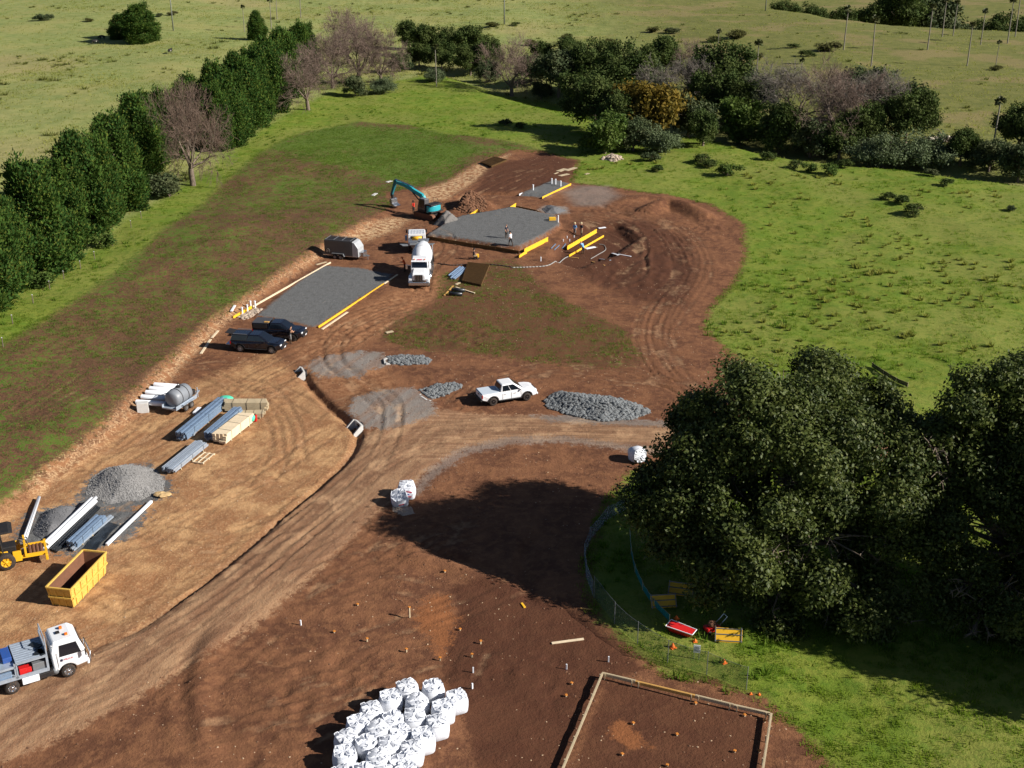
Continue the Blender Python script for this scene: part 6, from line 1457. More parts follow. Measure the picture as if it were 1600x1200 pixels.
heap('rock_pile', 'long pile of grey rocks between the white pickup and the fig tree', 'rock pile', [(850, 626), (872, 613), (905, 616), (960, 622), (1000, 634), (1017, 645), (985, 655), (940, 659), (890, 648), (858, 638)], 0.75, 1300, .16, ROCK, seed=3)
heap('rock_apron', 'upper strip of grey rocks below the small white headwall', 'rock apron', [(604, 560), (625, 556), (660, 557), (674, 564), (668, 571), (630, 572), (610, 571)], .14, 420, .13, ROCK, seed=4)
heap('rock_apron', 'lower strip of grey rocks behind the white pickup', 'rock apron', [(655, 612), (680, 603), (708, 599), (723, 606), (700, 618), (672, 625)], .14, 400, .13, ROCK, seed=5)
heap('gravel_heap', 'conical heap of pale crushed gravel in the tan yard', 'gravel heap', [(134, 770), (140, 745), (165, 728), (205, 722), (240, 730), (258, 748), (255, 765), (220, 780), (170, 786)], 1.0, 4200, .042, GRAV, seed=6)
heap('gravel_heap', 'low dark grey fine gravel heap beside the white pipes', 'gravel heap', [(48, 832), (62, 800), (95, 788), (125, 790), (130, 805), (105, 835), (70, 848)], .8, 500, .04, mat('fine_gravel', C(104, 104, 106), .95, var=.3, dirt=.1, dscale=5), seed=7)
heap('sand_heap', 'grey sand heap at the left corner of the large pad', 'sand heap', [(676, 352), (684, 340), (698, 335), (714, 341), (716, 350), (695, 356)], 1.3, 160, .04, mat('grey_sand', C(112, 108, 104), .95, var=.3, dirt=.2, dscale=5), seed=8)
heap('soil_heap', 'clodded brown soil heap beside the excavator', 'soil heap', [(708, 330), (716, 316), (735, 309), (754, 315), (762, 326), (740, 336)], .9, 420, .15, mat('soil_clods', C(112, 76, 52), .95, var=.5, dirt=.3, dscale=2), seed=9)
heap('blue_metal_heap', 'small dark gravel heap on the soil behind the large pad', 'gravel heap', [(846, 326), (856, 320), (868, 322), (886, 328), (870, 333), (852, 332)], .5, 160, .04, MATS['fine_gravel'], seed=10)
heap('stone_heap', 'small heap of pale stones at the foot of the round green bush', 'stone heap', [(940, 248), (950, 242), (964, 243), (974, 249), (960, 253)], .5, 70, .28, mat('pale_stone', C(176, 158, 140), .9, var=.4, dirt=.3), seed=11)
heap('concrete_rubble', 'pale rubble around the plumbing risers at the near end of the left pad', 'rubble', [(372, 496), (385, 488), (402, 480), (410, 484), (396, 494), (380, 500)], .12, 80, .14, MATS['pale_stone'], seed=12)
g = G(258, 773); t = thing('paper_sacks', 'torn tan paper sacks lying beside the gravel heap', 'sacks', g, .3)
for k in range(4): MB().blob((random.uniform(-.5, .5), random.uniform(-.35, .35), .12), .42, k, 2, .22, (1.1, .8, .35)).build('sack', mat('kraft_paper', C(196, 164, 116), .85, var=.25, bump=.4), t)

# ---- stored materials in the tan yard
def bundle(label, a, b, rows, cols, sz, m, gap=.02, lift=.12, prof='box', mname='steel_section', cat='steel bundle', name='steel_bundle', dark=None):
    A, B = G(*a), G(*b); d = B - A; L = math.hypot(d.x, d.y); c = (A + B) / 2; c.z = max(A.z, B.z, hgt(c.x, c.y))
    t = thing(name, label, cat, c, math.atan2(d.y, d.x))
    if prof == 'box': s = sz / 2; me = MB().prism([(-s, -s), (s, -s), (s, s), (s * .6, s), (s * .6, -s * .6), (-s * .6, -s * .6), (-s * .6, s), (-s, s)], -L / 2, L / 2, 'x').mesh(mname, m)
    elif prof == 'tube': me = MB().lathe([(sz / 2, -L / 2), (sz / 2, L / 2), (sz * .42, L / 2), (sz * .42, -L / 2), (sz / 2, -L / 2)], (0, 0, 0), 'x', 14).mesh(mname, m, True)
    else: me = MB().box((0, 0, 0), (L, sz * 1.6, sz)).mesh(mname, m)
    w = sz * 1.6 if prof == 'board' else sz
    for r_ in range(rows):
        for k in range(cols):
            part(mname, me, t, (random.uniform(-.15, .15), (k - (cols - 1) / 2) * (w + gap), lift + sz / 2 + r_ * (sz + gap * .4) + (random.uniform(0, .07) if prof == 'box' and r_ == rows - 1 else 0)), (R(180) if (prof == 'box' and (k + r_) % 2) else 0, 0, 0))
    if lift > .05:
        bm = MB().box((0, 0, lift / 2), (.1, cols * (w + gap) + .1, lift)).mesh('bearer', M_['oldtimber'])
        for q in range(3): part('bearer', bm, t, (-L / 2 + (q + .5) * L / 3, 0, 0))
        if prof != 'tube' or cols > 2:
            sm = MB(); hh = lift + rows * (sz + gap * .4); ww = cols * (w + gap) / 2 + .01
            sm.path([(0, -ww, lift), (0, -ww, hh + .01), (0, ww, hh + .01), (0, ww, lift)], .012, 4); sm = sm.mesh('strap', M_['plastic'])
            for q in range(3): part('strap', sm, t, (-L / 2 + (q + .5) * L / 3 + .15, 0, 0))
    return t
bundle('longest bluish steel bundle, stacked high, left of the stored materials', (284, 690), (350, 634), 4, 5, .17, M_['steelblue'])
bundle('bluish steel bundle in the middle, between the long steel and the timber pack', (327, 690), (374, 649), 4, 4, .17, M_['steelblue'])
bundle('separate low bluish steel bundle near the gravel heap', (264, 741), (316, 699), 2, 6, .17, M_['galv'])
bundle('pale wrapped timber pack at the near end of the stored materials', (344, 694), (386, 660), 4, 4, .19, M_['timber'], .01, .12, 'board', 'board', 'timber pack', 'timber_pack')
bundle('long timber pack lying across the back of the stored materials', (352, 641), (418, 640), 4, 3, .19, M_['oldtimber'], .01, .10, 'board', 'board', 'timber pack', 'timber_pack')
bundle('second timber pack on top at the back of the stored materials', (375, 652), (414, 651), 2, 3, .18, M_['oldtimber'], .01, .10, 'board', 'board', 'timber pack', 'timber_pack')
bundle('dark steel lengths on the ground left of the long steel bundle', (300, 682), (335, 633), 1, 2, .18, M_['galv'], .05, .06)
lay('white_block', 'white plastic bar on the ground left of the steel bundles', 'offcut', (304, 648), (312, 639), .35, .2, M_['pvc'])
def wrapped(label, px, s):
    o = MB().blob((0, 0, s[2] * .5), 1, 5, 3, .06, (s[0] / 2, s[1] / 2, s[2] / 2)).build('wrapped_bundle', M_['wrap'], None, True, loc=G(*px), rot=(0, 0, .2)); tag(o, label, 'bundle')
wrapped('larger turquoise plastic-wrapped bundle behind the steel', (353, 633), (1.5, 1.3, .9)); wrapped('smaller turquoise plastic-wrapped bundle beside the red can', (390, 660), (1.0, 1.0, .85))
t = thing('fuel_can', 'small red fuel can beside the timber packs', 'fuel can', G(399, 658)); MB().box((0, 0, .28), (.3, .42, .56)).build('can', M_['red'], t, bevel=.05); MB().tube((0, .12, .56), (0, .12, .66), .05).build('cap', M_['plastic'], t)
def pallet(label, a, b):
    A, B = G(*a), G(*b); t = thing('timber_pallet', label, 'pallet', (A + B) / 2, heading(a, b)); L = (B - A).length; me = MB().box((0, 0, 0), (L, .12, .03)).mesh('slat', M_['timber']); be = MB().box((0, 0, 0), (.1, 1.0, .09)).mesh('bearer', M_['timber'])
    for k in range(3): part('slat', me, t, (0, -.44 + k * .44, .12))
    for k in range(3): part('bearer', be, t, (-L / 2 + .1 + k * (L - .2) / 2, 0, .05))
pallet('open timber frame pallet lying beside the low steel bundle', (309, 725), (328, 709))
# white pipes and concrete block by the tank trailer
for i, (a, b) in enumerate([((214, 632), (262, 641)), ((222, 624), (268, 632)), ((229, 617), (272, 625)), ((235, 611), (276, 619)), ((242, 605), (282, 612))]):
    A, B = G(*a), G(*b); L = (B - A).length; c = (A + B) / 2; t = MB().lathe([(.24, -L / 2), (.24, L / 2), (.20, L / 2), (.20, -L / 2), (.24, -L / 2)], (0, 0, .24), 'x', 16).build('drain_pipe', M_['pvc'], None, True, loc=(c.x, c.y, max(A.z, B.z)), rot=(0, 0, heading(a, b))); tag(t, 'thick white drain pipe beside the tank trailer, %s from the near side' % ORD[i + 1], 'pipe', 'white drain pipes by the tank trailer')
t = thing('concrete_block', 'square concrete block with a hole beside the white drain pipes', 'concrete block', G(224, 644), .25)
m = MB(); m.prism([(-.5, 0), (.5, 0), (.5, .95), (-.5, .95)], -.28, .28); m.build('block', M_['concrete'], t, bevel=.03); MB().lathe([(.2, 0), (.2, .02)], (.505, 0, .55), 'x', 14).build('hole', M_['plastic'], t)
# left pipe stacks
def pipe_pair(label, a, b, n, r, m, cat='pipes'):
    A, B = G(*a), G(*b); d = B - A; L = d.length; c = (A + B) / 2; c.z = max(A.z, B.z, hgt(c.x, c.y)) ; t = thing('pipe_bundle', label, cat, c, math.atan2(d.y, d.x)); me = MB().lathe([(r, -L / 2), (r, L / 2), (r * .85, L / 2), (r * .85, -L / 2), (r, -L / 2)], (0, 0, 0), 'x', 12).mesh('pipe', m, True)
    for k in range(n): part('pipe', me, t, (random.uniform(-.15, .15), (k % 3 - 1) * r * 2.05 * (1 if n > 2 else .5), r + (k // 3) * r * 1.75), (0, 0, random.uniform(-.01, .01)))
pipe_pair('two white pipes leaning up the bank at the left edge', (38, 843), (61, 783), 2, .10, M_['pvc'])
pipe_pair('thick bundle of long white pipes on the fine gravel', (68, 858), (146, 788), 5, .13, M_['pvc'])
pipe_pair('bundle of long dark pipes beside the white ones', (84, 862), (154, 797), 3, .10, M_['tarp'])
bundle('bluish steel stack between the dark pipes and the black sheeting', (114, 858), (160, 818), 3, 4, .16, M_['steelblue'])
bundle('thin steel lengths on the ground beside the bluish steel stack', (112, 863), (174, 812), 1, 2, .14, M_['galv'], .04, .05)
lay('white_pipe', 'single long white pipe lying apart on the yard', 'pipe', (167, 853), (237, 786), .2, .2, M_['pvc'])
def sheeting(label, quad):
    q = [G(*p) for p in quad]; c = sum(q, Vector()) / 4; n = 14; X = []; 
    for j in range(n):
        for i in range(n):
            u, v_ = i / (n - 1), j / (n - 1); p = q[0].lerp(q[1], u).lerp(q[3].lerp(q[2], u), v_); X.append((p.x - c.x, p.y - c.y, hgt(p.x, p.y) - c.z + .05 + .22 * float(fbm(p.x, p.y, 1.1, 2, 4))))
    f = [(j * n + i, j * n + i + 1, (j + 1) * n + i + 1, (j + 1) * n + i) for j in range(n - 1) for i in range(n - 1)]
    o = bpy.data.objects.new('plastic_sheeting', from_arrays('plastic_sheeting', X, f, M_['tarp'], True)); COL.objects.link(o); o.location = c; tag(o, label, 'sheeting'); s = o.modifiers.new('th', 'SOLIDIFY'); s.thickness = .03
sheeting('crumpled black plastic sheeting between the steel and the skip bin', [(126, 864), (148, 866), (186, 822), (168, 818)])

# ---- bulk bags
def bag_meshes(seed):
    rn = random.Random(seed); n = 28; h = rn.uniform(.95, 1.08)
    def ring(z, r, sq, j=0.0):
        o = []
        for k in range(n):
            a = 2 * math.pi * k / n; c, s = math.cos(a), math.sin(a); e = (abs(c) ** sq + abs(s) ** sq) ** (-1 / sq)
            o.append((c * e * r * (1 + rn.uniform(-j, j)), s * e * r * (1 + rn.uniform(-j, j)), z + rn.uniform(-j, j) * .35))
        return o
    body = MB().loft([ring(.0, .50, 5), ring(.05, .55, 4, .01), ring(h * .35, .63, 2.6, .012), ring(h * .65, .63, 2.5, .015), ring(h * .90, .57, 2.6, .02), ring(h, .50, 3, .05)])
    top = MB()
    rim = [(x, y, h + .03 + rn.uniform(-.05, .06)) for x, y, _ in ring(0, .53, 3, .04)]
    top.loft([ring(h * .93, .555, 3, .02), rim, [(x * .82, y * .82, z - .04 + rn.uniform(-.10, .07)) for x, y, z in rim], [(x * .5 + rn.uniform(-.08, .08), y * .5 + rn.uniform(-.08, .08), h + rn.uniform(-.10, .12)) for x, y, z in rim], [(x * .2, y * .2, h + rn.uniform(-.05, .06)) for x, y, z in rim]])
    lps = []
    for s, u in ((1, 1), (1, -1), (-1, 1), (-1, -1)):
        lp = MB(); lps.append(lp); p = Vector((s * .42, u * .42, h * .95)); lp.path([p, p + Vector((rn.uniform(-.05, .05), rn.uniform(-.05, .05), .13)), p + Vector((-s * .18, rn.uniform(-.1, .1), .14)), p + Vector((-s * .26, 0, .02))], .022, 4)
    return body.mesh('bag_body', M_['bagw'], True), top.mesh('bag_top_folds', M_['bagw'], seed % 2 == 0), [q.mesh('lifting_loop', M_['bagw']) for q in lps]
BAG = [bag_meshes(80 + i) for i in range(6)]
def bag(label, loc, k, rz, s=1.0, tilt=None, group='white bulk bags'):
    t = thing('bulk_bag', label, 'bulk bag', loc, rz, group, s)
    if tilt: t.rotation_euler = tilt
    for n_, me in zip(('bag_body', 'top_folds') + ('lifting_loop',) * 4, list(BAG[k][:2]) + BAG[k][2]): part(n_, me, t)
    return t
rows = [[(788, 290), (950, 290)], [(685, 360), (850, 385), (1095, 350)], [(565, 430), (700, 490), (835, 475), (1010, 420)], [(485, 520), (605, 560), (745, 570), (975, 510)], [(410, 610), (535, 640), (680, 650), (885, 600)], [(400, 715), (610, 740), (745, 760), (815, 680)], [(390, 830), (520, 830), (650, 850), (790, 830)]]
nm = ['back', 'second', 'third', 'fourth', 'fifth', 'sixth', 'front']
for r_, row in enumerate(rows):
    for k, (x, y) in enumerate(row):
        g = G(440 + x / 4, 1000 + y / 4 + 21)
        bag('white bulk bag, %s from the left in the %s row of the bag cluster' % (ORD[k + 1], nm[r_]), g, (r_ * 3 + k) % 6, random.uniform(-.3, .3) + .5, random.uniform(1.0, 1.08))
b = bag('white printed bulk bag slumped forward beside the road, nearer of the pair', G(626, 786) + Vector((0, 0, .05)), 1, .3, 1.05, (R(12), R(28), R(-75)), 'printed bulk bags')
for k, (y, z, w) in enumerate([(.0, .55, .5), (.1, .72, .35)]): MB().box((.0, -.625 + k * .004, z), (w, .02, .10)).build('printed_mark', M_['redprint' if k else 'blueprint'], b)
MB().box((.62, .05, .62), (.02, .4, .12)).build('printed_mark', M_['redprint'], b)
b = bag('white printed bulk bag standing upright behind the slumped one', G(636, 776), 2, .1, 1.1, None, 'printed bulk bags')
for w, z, m in ((.6, .70, 'redprint'), (.45, .52, 'blueprint'), (.5, .34, 'redprint')): MB().box((random.uniform(-.1, .1), -.625, z), (w, .02, .09), Matrix.Rotation(.2, 3, 'Y')).build('printed_mark', M_[m], b)
b = bag('white bulk bag lying on its side at the road edge by the fig', G(990, 716) + Vector((0, 0, .45)), 3, 0, 1.05, (R(75), 0, R(25)), None)
b['group'] = 'printed bulk bags'
heap('spilt_gravel', 'white gravel spilt in front of the slumped bulk bag', 'gravel', [(612, 792), (626, 788), (644, 792), (648, 802), (630, 806), (614, 800)], .06, 120, .05, MATS['pale_stone'], seed=14)

# ---- survey pegs and batter boards
def peg(label, px, h=.10, col='orange', tall=False):
    g = G(*px); t = thing('survey_peg', label, 'peg', g, random.uniform(0, 1.5), 'orange survey pegs' if col == 'orange' else 'white survey pegs')
    MB().box((0, 0, h / 2 - .05), (.08, .08, h + .1)).build('stake', M_['oldtimber'] if col == 'orange' else M_['pvc'], t)
    if col == 'orange': MB().box((0, 0, h + .05), (.15, .15, .06)).build('painted_top', M_['lvl_orange'], t, bevel=.01)
pg = [(475, 345), (330, 515), (535, 570), (780, 636), (990, 690), (1115, 500), (1245, 585), (1190, 668), (1020, 137)]
lab = ['nearest the middle of the bare soil, upper left', 'at the far left of the soil near a white peg', 'left of centre above the bag cluster', 'centre above the bag cluster', 'just above the bag cluster on the right', 'on the damp soil, upper', 'on the damp soil, middle right', 'on the damp soil, lower right', 'near the small scarp at the fig shadow']
for (x, y), l in zip(pg, lab): peg('orange-topped survey peg ' + l, (440 + x / 4, 860 + y / 4), .08 if y < 570 else .2)
peg('tall orange-topped survey peg on the orange soil patch', (440 + 800 / 4, 860 + 420 / 4), .75)
for (x, y), l in zip([(170, 222), (143, 283), (478, 422), (697, 478), (423, 577), (985, 562), (1110, 562), (1035, 382), (1135, 412), (648, 633), (790, 322)], ['outside the timber frame, upper', 'outside the timber frame, lower', 'inside the frame on the light soil patch', 'inside the frame at its centre', 'inside the frame at the lower left', 'inside the frame near the right board', 'against the right board, lower', 'under the back board at the right', 'in the right back corner of the frame', 'at the bottom edge inside the frame', 'under the back board in the middle']):
    peg('orange-topped survey peg ' + l, (840 + x / 3.2, 1000 + y / 3.2), .08)
for p, l in (((470, 977), 'at the left of the bare soil'), ((739.5, 1051), 'right of the bag cluster'), ((885, 1046), 'left of the timber frame'), ((951, 1034), 'above the timber frame corner'), ((738, 1076), 'low beside the bag cluster')): peg('white survey peg ' + l, p, .38, 'white')
def batter(label, a, b, m, h=.20, z0=.22):
    A, B = G(*a), G(*b); d = B - A; L = math.hypot(d.x, d.y); c = (A + B) / 2; c.z = hgt(c.x, c.y); t = thing('set_out_board', label, 'board', c, math.atan2(d.y, d.x), 'timber set-out frame')
    MB().box((0, 0, z0 + h / 2), (L, .05, h)).build('board', M_[m], t, bevel=.006); MB().box((0, .05, z0 + h - .02), (L, .12, .04)).build('cap_board', M_[m], t, bevel=.005)
    n = max(2, int(L / 1.5)); me = MB().box((0, 0, 0), (.06, .06, z0 + h + .25)).mesh('stake', M_['oldtimber'])
    for k in range(n): part('stake', me, t, (-L / 2 + .2 + k * (L - .4) / (n - 1), -.06, (z0 + h) / 2 - .1))
batter('long pale board on the left side of the timber set-out frame', (940, 1060), (866, 1240), 'oldtimber')
for i, (a, b) in enumerate([((940, 1060), (992, 1073)), ((992.5, 1073), (1085, 1096)), ((1085.5, 1096), (1145, 1110)), ((1145.5, 1110), (1202, 1124))]): batter('board on the back side of the timber set-out frame, %s from the left' % ORD[i + 1], a, b, 'oldtimber' if i != 1 else 'lvl')
batter('pale board on the right side of the timber set-out frame', (1203, 1124), (1186, 1235), 'oldtimber')

# ---- safety fence and things under the fig
def cloth_mat(name, col, al):
    t = NT(name); bs = t.bsdf(**{'Base Color': col, 'Roughness': .7}); tr = t.n('ShaderNodeBsdfTransparent'); mx = t.n('ShaderNodeMixShader')
    w = t.noise(40, 2, .5, t.obj()); t.put(mx.inputs[0], t.rng(w, .35, .65, al * .6, min(al * 1.4, 1))); t.t.links.new(tr.outputs[0], mx.inputs[1]); t.t.links.new(bs.outputs[0], mx.inputs[2]); return t.done(mx)
MESHC = cloth_mat('green_fence_mesh', C(70, 92, 78), .22); BLUC = cloth_mat('pale_blue_mesh', C(120, 136, 160), .22); TEALC = cloth_mat('teal_cloth', C(20, 130, 130), .8)
def fence_line(name, label, pts, h, clothm, postm, group=None, sag=.04):
    g = [G(*p) for p in pts]; o = g[0]; t = thing(name, label, 'fence', o, 0, group)
    for k, p in enumerate(g):
        q = p - o; MB().tube(q + Vector((0, 0, -.1)), q + Vector((0, 0, h + .05)), .022, n=6).build('post', postm, t)
    for k in range(len(g) - 1):
        a, b = g[k] - o, g[k + 1] - o; n = 6; top = []; bot = []
        for i in range(n + 1):
            u = i / n; p = a.lerp(b, u); zz = hgt(p.x + o.x, p.y + o.y) - o.z; top.append((p.x + random.uniform(-.03, .03), p.y, zz + h - sag * 4 * u * (1 - u))); bot.append((p.x, p.y, zz + .05))
        m = MB(); m.add(bot + top, [(i, i + 1, n + 2 + i, n + 1 + i) for i in range(n)]); pn = m.build('mesh_panel', clothm, t); s = pn.modifiers.new('th', 'SOLIDIFY'); s.thickness = .012
        MB().path([Vector(p) for p in top], .009, 5).build('top_rail', postm, t)
    return t
fence_line('mesh_fence', 'green mesh tree-protection fence curving in front of the fig', [(928, 934), (960, 975), (996, 1006), (1043, 1036), (1104, 1054), (1166, 1078)], 1.6, MESHC, M_['grey'])
fence_line('mesh_fence', 'pale bluish plastic mesh fence in the fig shade, left side', [(926, 930), (916, 902), (913, 872), (922, 845), (950, 812), (980, 798)], 1.1, BLUC, M_['grey'])
fence_line('silt_fence', 'low teal cloth strip snaking through the grass under the fig', [(984, 836), (986, 866), (992, 894), (1004, 922), (1022, 948), (1046, 972)], .55, TEALC, M_['oldtimber'])
fence_line('silt_fence', 'black silt fence lying in the paddock above the right-hand tree', [(1362, 574), (1380, 586), (1400, 598), (1418, 606)], .5, cloth_mat('black_cloth', C(30, 30, 34), .95), M_['oldtimber'])
def barrier(label, px, rz, tilt=.5):
    t = thing('barrier_panel', label, 'barrier', G(*px), rz, 'yellow barrier panels'); rt = Matrix.Rotation(tilt, 3, 'X')
    MB().box(rt @ Vector((0, 0, .45)), (1.7, .06, .9), rt).build('panel', M_['yellow'], t, bevel=.02)
    f = MB()
    for s in (-1, 1): f.beam(rt @ Vector((s * .8, -.05, 0)), rt @ Vector((s * .8, -.05, .95)), .05, .05)
    for z in (.1, .5, .85): f.beam(rt @ Vector((-.85, -.05, z)), rt @ Vector((.85, -.05, z)), .04, .05)
    f.build('frame', M_['grey'], t)
    for s in (-1, 1): MB().beam(rt @ Vector((s * .7, 0, .85)), Vector((s * .7, .2, 0)), .05, .05).build('leg', M_['grey'], t)
barrier('yellow barrier panel leaning beside the teal cloth under the fig', (1038, 950), .1, -.7); barrier('yellow barrier panel furthest under the fig crown', (1063, 931), -.25, -.7); barrier('yellow barrier panel nearest the sunlit grass', (1138, 1004), -.1, -.5)
t = thing('red_tub', 'long red plastic barrow tub lying tilted on the shaded grass', 'barrow tub', G(1064, 990), -.55)
MB().loft([[(-.65, -.28, .05), (.65, -.22, .05), (.65, .22, .05), (-.65, .28, .05)], [(-.9, -.42, .5), (.9, -.34, .42), (.9, .34, .42), (-.9, .42, .5)]]).build('tub', M_['red'], t, bevel=.05); MB().path([(-.9, -.42, .5), (.9, -.34, .42), (.9, .34, .42), (-.9, .42, .5), (-.9, -.42, .5)], .03).build('rim', M_['pvc'], t)
t = thing('red_mower', 'small red machine with brown top on the grass beside the yellow barrier', 'machine', G(1112, 986), .4)
MB().box((0, 0, .25), (.95, .6, .3)).build('deck', M_['red'], t, bevel=.06); MB().blob((0, 0, .55), .3, 3, 2, .12, (1, 1, .7)).build('engine', M_['rust'], t); MB().path([(.4, -.2, .4), (.95, -.2, .95), (.95, .2, .95), (.4, .2, .4)], .025).build('handle', M_['chrome'], t)
for s in (-1, 1):
    for x in (-.35, .35): wheel(t, x, s * .33, .13, .08, 'darkrim', s)
def cone(label, px, k=1.0):
    t = thing('safety_marker', label, 'marker', G(*px), random.random()); MB().lathe([(.2 * k, .04), (.17 * k, .10), (.07 * k, .38 * k), (.04 * k, .42 * k)], (0, 0, 0), 'z', 14).build('cone', M_['orange'], t, True); MB().box((0, 0, .03), (.5 * k, .5 * k, .06)).build('base', M_['orange'], t, bevel=.02)
cone('orange safety cone inside the mesh fence under the fig', (1051, 1012), .8); cone('orange marker on the sunlit grass inside the mesh fence', (1131, 1036), .65); cone('orange marker behind the red tub', (1057, 967), .65); cone('orange marker between the red tub and the barrier', (1086, 1003), .55)
t = thing('notice_board', 'small white notice on the mesh fence under the fig', 'sign', G(1088, 1030), -.2); MB().box((0, 0, .75), (.42, .03, .55)).build('panel', M_['pvc'], t); m = MB()
for k in range(4): m.box((0, -.018, .62 + k * .09), (.32 - .06 * (k % 2), .006, .025))
m.build('print_lines', M_['text'], t)
for s in (-1, 1): MB().tube((s * .15, 0, 0), (s * .15, 0, .5), .015).build('leg', M_['grey'], t)
for i, (x, y) in enumerate([(1173, 1085), (1186, 1086)]): cone('small orange dot marker outside the fence corner, %s' % ('left' if i == 0 else 'right'), (x, y), .35)

# ---- poles and posts
def pole(label, px, h, r=.16, m=None):
    t = thing('utility_pole', label, 'pole', G(*px)); MB().tube((0, 0, -.5), (0, 0, h), r, r * .75, 10).build('post', m or mat('pole_timber', C(120, 124, 112), .9, var=.3), t, True); MB().box((0, 0, h - .6), (2.2, .12, .14)).build('crossarm', M_['oldtimber'], t)
pole('tall thin utility pole on the hillside at the top centre', (788, 38), 14, .22); pole('thin utility pole in the dry pasture at the top left', (271, 48), 14, .2)
pole('thin utility pole on the hill crest at the top right', (1196, 17), 12, .2)
fp = [(5, 542), (20, 506), (52, 474), (78, 452), (100, 436), (126, 420), (148, 405), (176, 384), (205, 356), (221, 342)]
for i, p in enumerate(fp):
    t = thing('fence_post', 'pale fence post in the grass strip by the hedge, %s from the left edge' % ORD[i + 1], 'fence post', G(*p), 0, 'fence posts beside the hedge')
    MB().box((0, 0, .4), (.08, .08, 1.1)).build('post', BARK, t, bevel=.01); MB().box((0, 0, .96), (.09, .09, .04)).build('cap', M_['pvc'], t)
t = thing('log_pile', 'heap of bleached logs and branches at the pasture edge right of the creek', 'log pile', G(1466, 222))
lm = mat('bleached_wood', C(196, 186, 170), .9, var=.4); rr = random.Random(3)
for k in range(22):
    a = rr.uniform(0, 3.1); L = rr.uniform(1.5, 4.5); c = Vector((rr.uniform(-3, 3), rr.uniform(-.8, .8), rr.uniform(.2, .9))); d = Vector((math.cos(a), math.sin(a) * .5, rr.uniform(-.2, .35))).normalized() * L / 2
    MB().tube(c - d, c + d, rr.uniform(.1, .22), rr.uniform(.05, .12), 7).build('log', lm if k % 3 else BARK, t)
# ------------------------------------------------------------------ ground cover (uncountable): instanced on points
def tuft_mesh(name, n, h, w, m, seed, lean=.5):
    rn = np.random.default_rng(seed); co = []; fs = []
    for k in range(n):
        a = rn.uniform(0, 6.28); r = rn.random() ** .5 * w; b = np.array([math.cos(a) * r, math.sin(a) * r, -.03]); d = np.array([math.cos(a) * lean * rn.uniform(.3, 1.3), math.sin(a) * lean * rn.uniform(.3, 1.3), 1.0]); L = h * rn.uniform(.6, 1.2)
        s = np.array([-math.sin(a + rn.normal(0, .6)), math.cos(a + rn.normal(0, .6)), 0]) * L * .14; o = len(co)
        co += [b - s, b + s, b + d * L * .6 + s * .7, b + d * L]; fs += [(o, o + 1, o + 2, o + 3)]
    return from_arrays(name, np.array(co), np.array(fs), m)
def scatter(name, pts, tuft, smin, smax, label=None):
    me = bpy.data.meshes.new(name); me.vertices.add(len(pts)); me.vertices.foreach_set('co', np.asarray(pts, np.float32).ravel()); me.update()
    o = bpy.data.objects.new(name, me); COL.objects.link(o); o['kind'] = 'stuff'
    src = bpy.data.objects.new(name + '_tuft', tuft)
    ng = bpy.data.node_groups.new(name, 'GeometryNodeTree'); ng.interface.new_socket('Geometry', in_out='INPUT', socket_type='NodeSocketGeometry'); ng.interface.new_socket('Geometry', in_out='OUTPUT', socket_type='NodeSocketGeometry')
    N = ng.nodes; I = N.new('NodeGroupInput'); O = N.new('NodeGroupOutput'); ip = N.new('GeometryNodeInstanceOnPoints'); oi = N.new('GeometryNodeObjectInfo'); oi.inputs['Object'].default_value = src; oi.inputs['As Instance'].default_value = True
    rz = N.new('FunctionNodeRandomValue'); rz.data_type = 'FLOAT_VECTOR'; rz.inputs[0].default_value = (-.15, -.15, 0); rz.inputs[1].default_value = (.15, .15, 6.283)
    rs = N.new('FunctionNodeRandomValue'); rs.data_type = 'FLOAT'; rs.inputs[2].default_value = smin; rs.inputs[3].default_value = smax; rs.inputs['Seed'].default_value = 3
    mp = N.new('GeometryNodeMeshToPoints') if False else None
    ng.links.new(I.outputs[0], ip.inputs['Points']); ng.links.new(oi.outputs['Geometry'], ip.inputs['Instance']); ng.links.new(rz.outputs[0], ip.inputs['Rotation']); ng.links.new(rs.outputs[1], ip.inputs['Scale']); ng.links.new(ip.outputs[0], O.inputs[0])
    md = o.modifiers.new('scatter', 'NODES'); md.node_group = ng
    return o
def in_view(x, y, mx=.06):
    z = hgts(x, y); dz = CAMH - z; zc = y * cp + dz * sp; u = x / zc * FPX / 800; v = (dz * cp - y * sp) / zc * FPX / 600
    return (np.abs(u) < 1 + mx) & (v < 1 + mx * 2) & (v > -1 - mx)
def cand(n, x0, x1, y0, y1, seed):
    rn = np.random.default_rng(seed); x = rn.uniform(x0, x1, n); y = rn.uniform(y0, y1, n); k = in_view(x, y); return x[k], y[k], rn
GA = leaf_material('paddock_grass_blades', C(102, 126, 34), C(118, 132, 46), C(84, 108, 30), .5, .7, .12, .1)
GB = leaf_material('pasture_grass_blades', C(150, 150, 80), C(128, 136, 66), C(106, 112, 50), .4, .8, .05, .1)
GC = leaf_material('tussock_blades', C(140, 140, 70), C(122, 128, 60), C(96, 108, 48), .4, .8, .15, .1)
GD = leaf_material('weed_leaves', C(100, 124, 44), C(84, 104, 42), C(120, 128, 56), .4, .7, .15, .1)
def put(x, y): return np.stack([x, y, hgts(x, y)], 1)
# lush grass
x, y, rn = cand(900000, -90, 110, 48, 300, 1); g_ = zval('green', x, y); s_ = zval('seeded', x, y); p = np.where(y < 90, 1.0, np.where(y < 140, .45, .2)) * (.10 + .42 * sstep(.4, .6, fbm(x, y, .35, 3, 9))); k = (g_ > .3) & (s_ < .4) & (rn.random(len(x)) < p)
scatter('paddock_grass', put(x[k], y[k]), tuft_mesh('grass_tuft', 14, .16, .20, GA, 1), .6, 1.5)
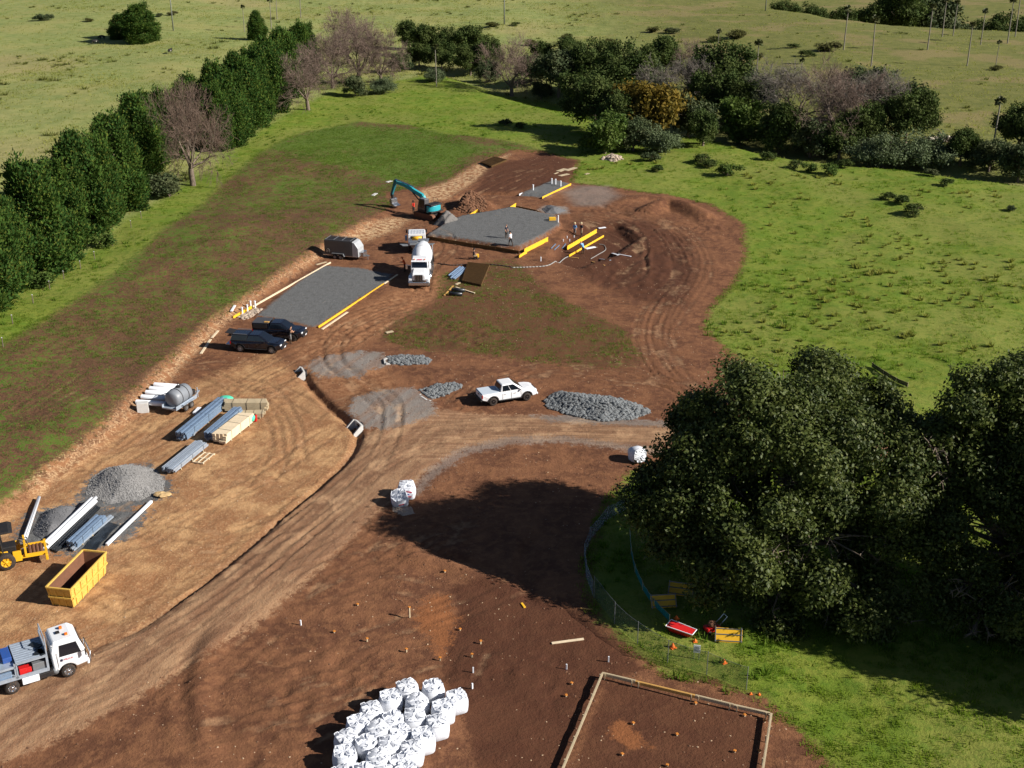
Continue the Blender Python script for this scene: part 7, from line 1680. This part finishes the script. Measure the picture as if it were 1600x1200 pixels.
# dark clumps of ranker grass for tonal breakup
k2 = k & (fbm(x, y, .12, 3, 19) > .52) & (rn.random(len(x)) < .09); scatter('rank_grass', put(x[k2], y[k2]), tuft_mesh('rank_tuft', 16, .30, .20, leaf_material('rank_grass_blades', C(84, 112, 34), C(102, 124, 44), C(66, 92, 28), .4, .7, .2, .1), 2), .6, 1.5)
# tussocks in the right paddock
x, y, rn = cand(60000, 5, 90, 75, 230, 2); tz = zval('tussock', x, y); k = (tz > 0) & (zval('seeded', x, y) < -.5) & (fbm(x, y, .09, 3, 4) > .50) & (rn.random(len(x)) < .05); k |= (zval('green', x, y) > 1) & (zval('seeded', x, y) < -1) & (fbm(x, y, .2, 3, 6) > .62) & (rn.random(len(x)) < .02)
scatter('tussocks', put(x[k], y[k]), tuft_mesh('tussock', 40, .55, .22, GC, 3, .8), .35, 1.0)
# dry pasture
x, y, rn = cand(420000, -260, 300, 150, 560, 3); g_ = zval('green', x, y); k = (g_ < .5) & (rn.random(len(x)) < np.where(y < 300, .55, .3) * np.where(x > 30, .35, 1.0) * (.3 + sstep(.4, .65, fbm(x, y, .05, 3, 14))))
scatter('pasture_grass', put(x[k], y[k]), tuft_mesh('pasture_tuft', 10, .22, .35, GB, 4), .7, 2.0)
k2 = k & (fbm(x, y, .06, 3, 44) > .55) & (rn.random(len(x)) < .05); scatter('pasture_clumps', put(x[k2], y[k2]), tuft_mesh('pasture_clump', 26, .5, .45, leaf_material('clump_blades', C(92, 98, 46), C(76, 84, 40), C(112, 104, 60), .2, .8, .1, .1), 5, .9), .5, 1.6)
# weeds sprouting on the reseeded soil and the centre patch
x, y, rn = cand(420000, -80, 60, 60, 235, 4); s_ = zval('seeded', x, y); d_ = zval('dirt', x, y); pt = zval('patch', x, y); nn = fbm(x, y, .45, 3, 77); n2 = fbm(x, y, .06, 3, 78)
pr = ((s_ > -.5) & (d_ < .4)) * (.12 + .5 * sstep(.46, .62, nn * .7 + n2 * .3) ** 2 + .35 * (zval('lush', x, y) > -1)) + (pt > -.3) * (.05 + .5 * sstep(.48, .62, nn)); k = rn.random(len(x)) < pr
scatter('sprouting_weeds', put(x[k], y[k]), tuft_mesh('weed', 9, .14, .18, GD, 6, 1.0), .5, 1.5)
# stones and clods on the worked soil
SM = tag; st = MB().blob((0, 0, 0), .06, 1, 1, .3, (1.2, 1, .7)).mesh('stone', mat('soil_stone', C(178, 150, 120), .9, var=.3, dirt=.3))
x, y, rn = cand(60000, -60, 60, 48, 210, 5); d_ = zval('dirt', x, y); k = (d_ > .2) & (zval('gravA', x, y) < 0) & (zval('gravB', x, y) < 0) & (fbm(x, y, .16, 3, 23) > .53) & (rn.random(len(x)) < .16)
scatter('loose_stones', put(x[k], y[k]), st, .3, 1.2)
cl = MB().blob((0, 0, 0), .09, 2, 1, .3, (1.2, 1, .7)).mesh('clod', mat('soil_clod', C(108, 75, 53), .95, var=.4, dirt=.2))
k = (d_ > .2) & (zval('road', x, y) < .5) & (zval('tan', x, y) < 0) & (zval('gravA', x, y) < 0) & (zval('gravB', x, y) < 0) & (fbm(x, y, .2, 3, 29) > .5) & (rn.random(len(x)) < .2)
scatter('soil_clods', put(x[k], y[k]), cl, .3, 1.1)
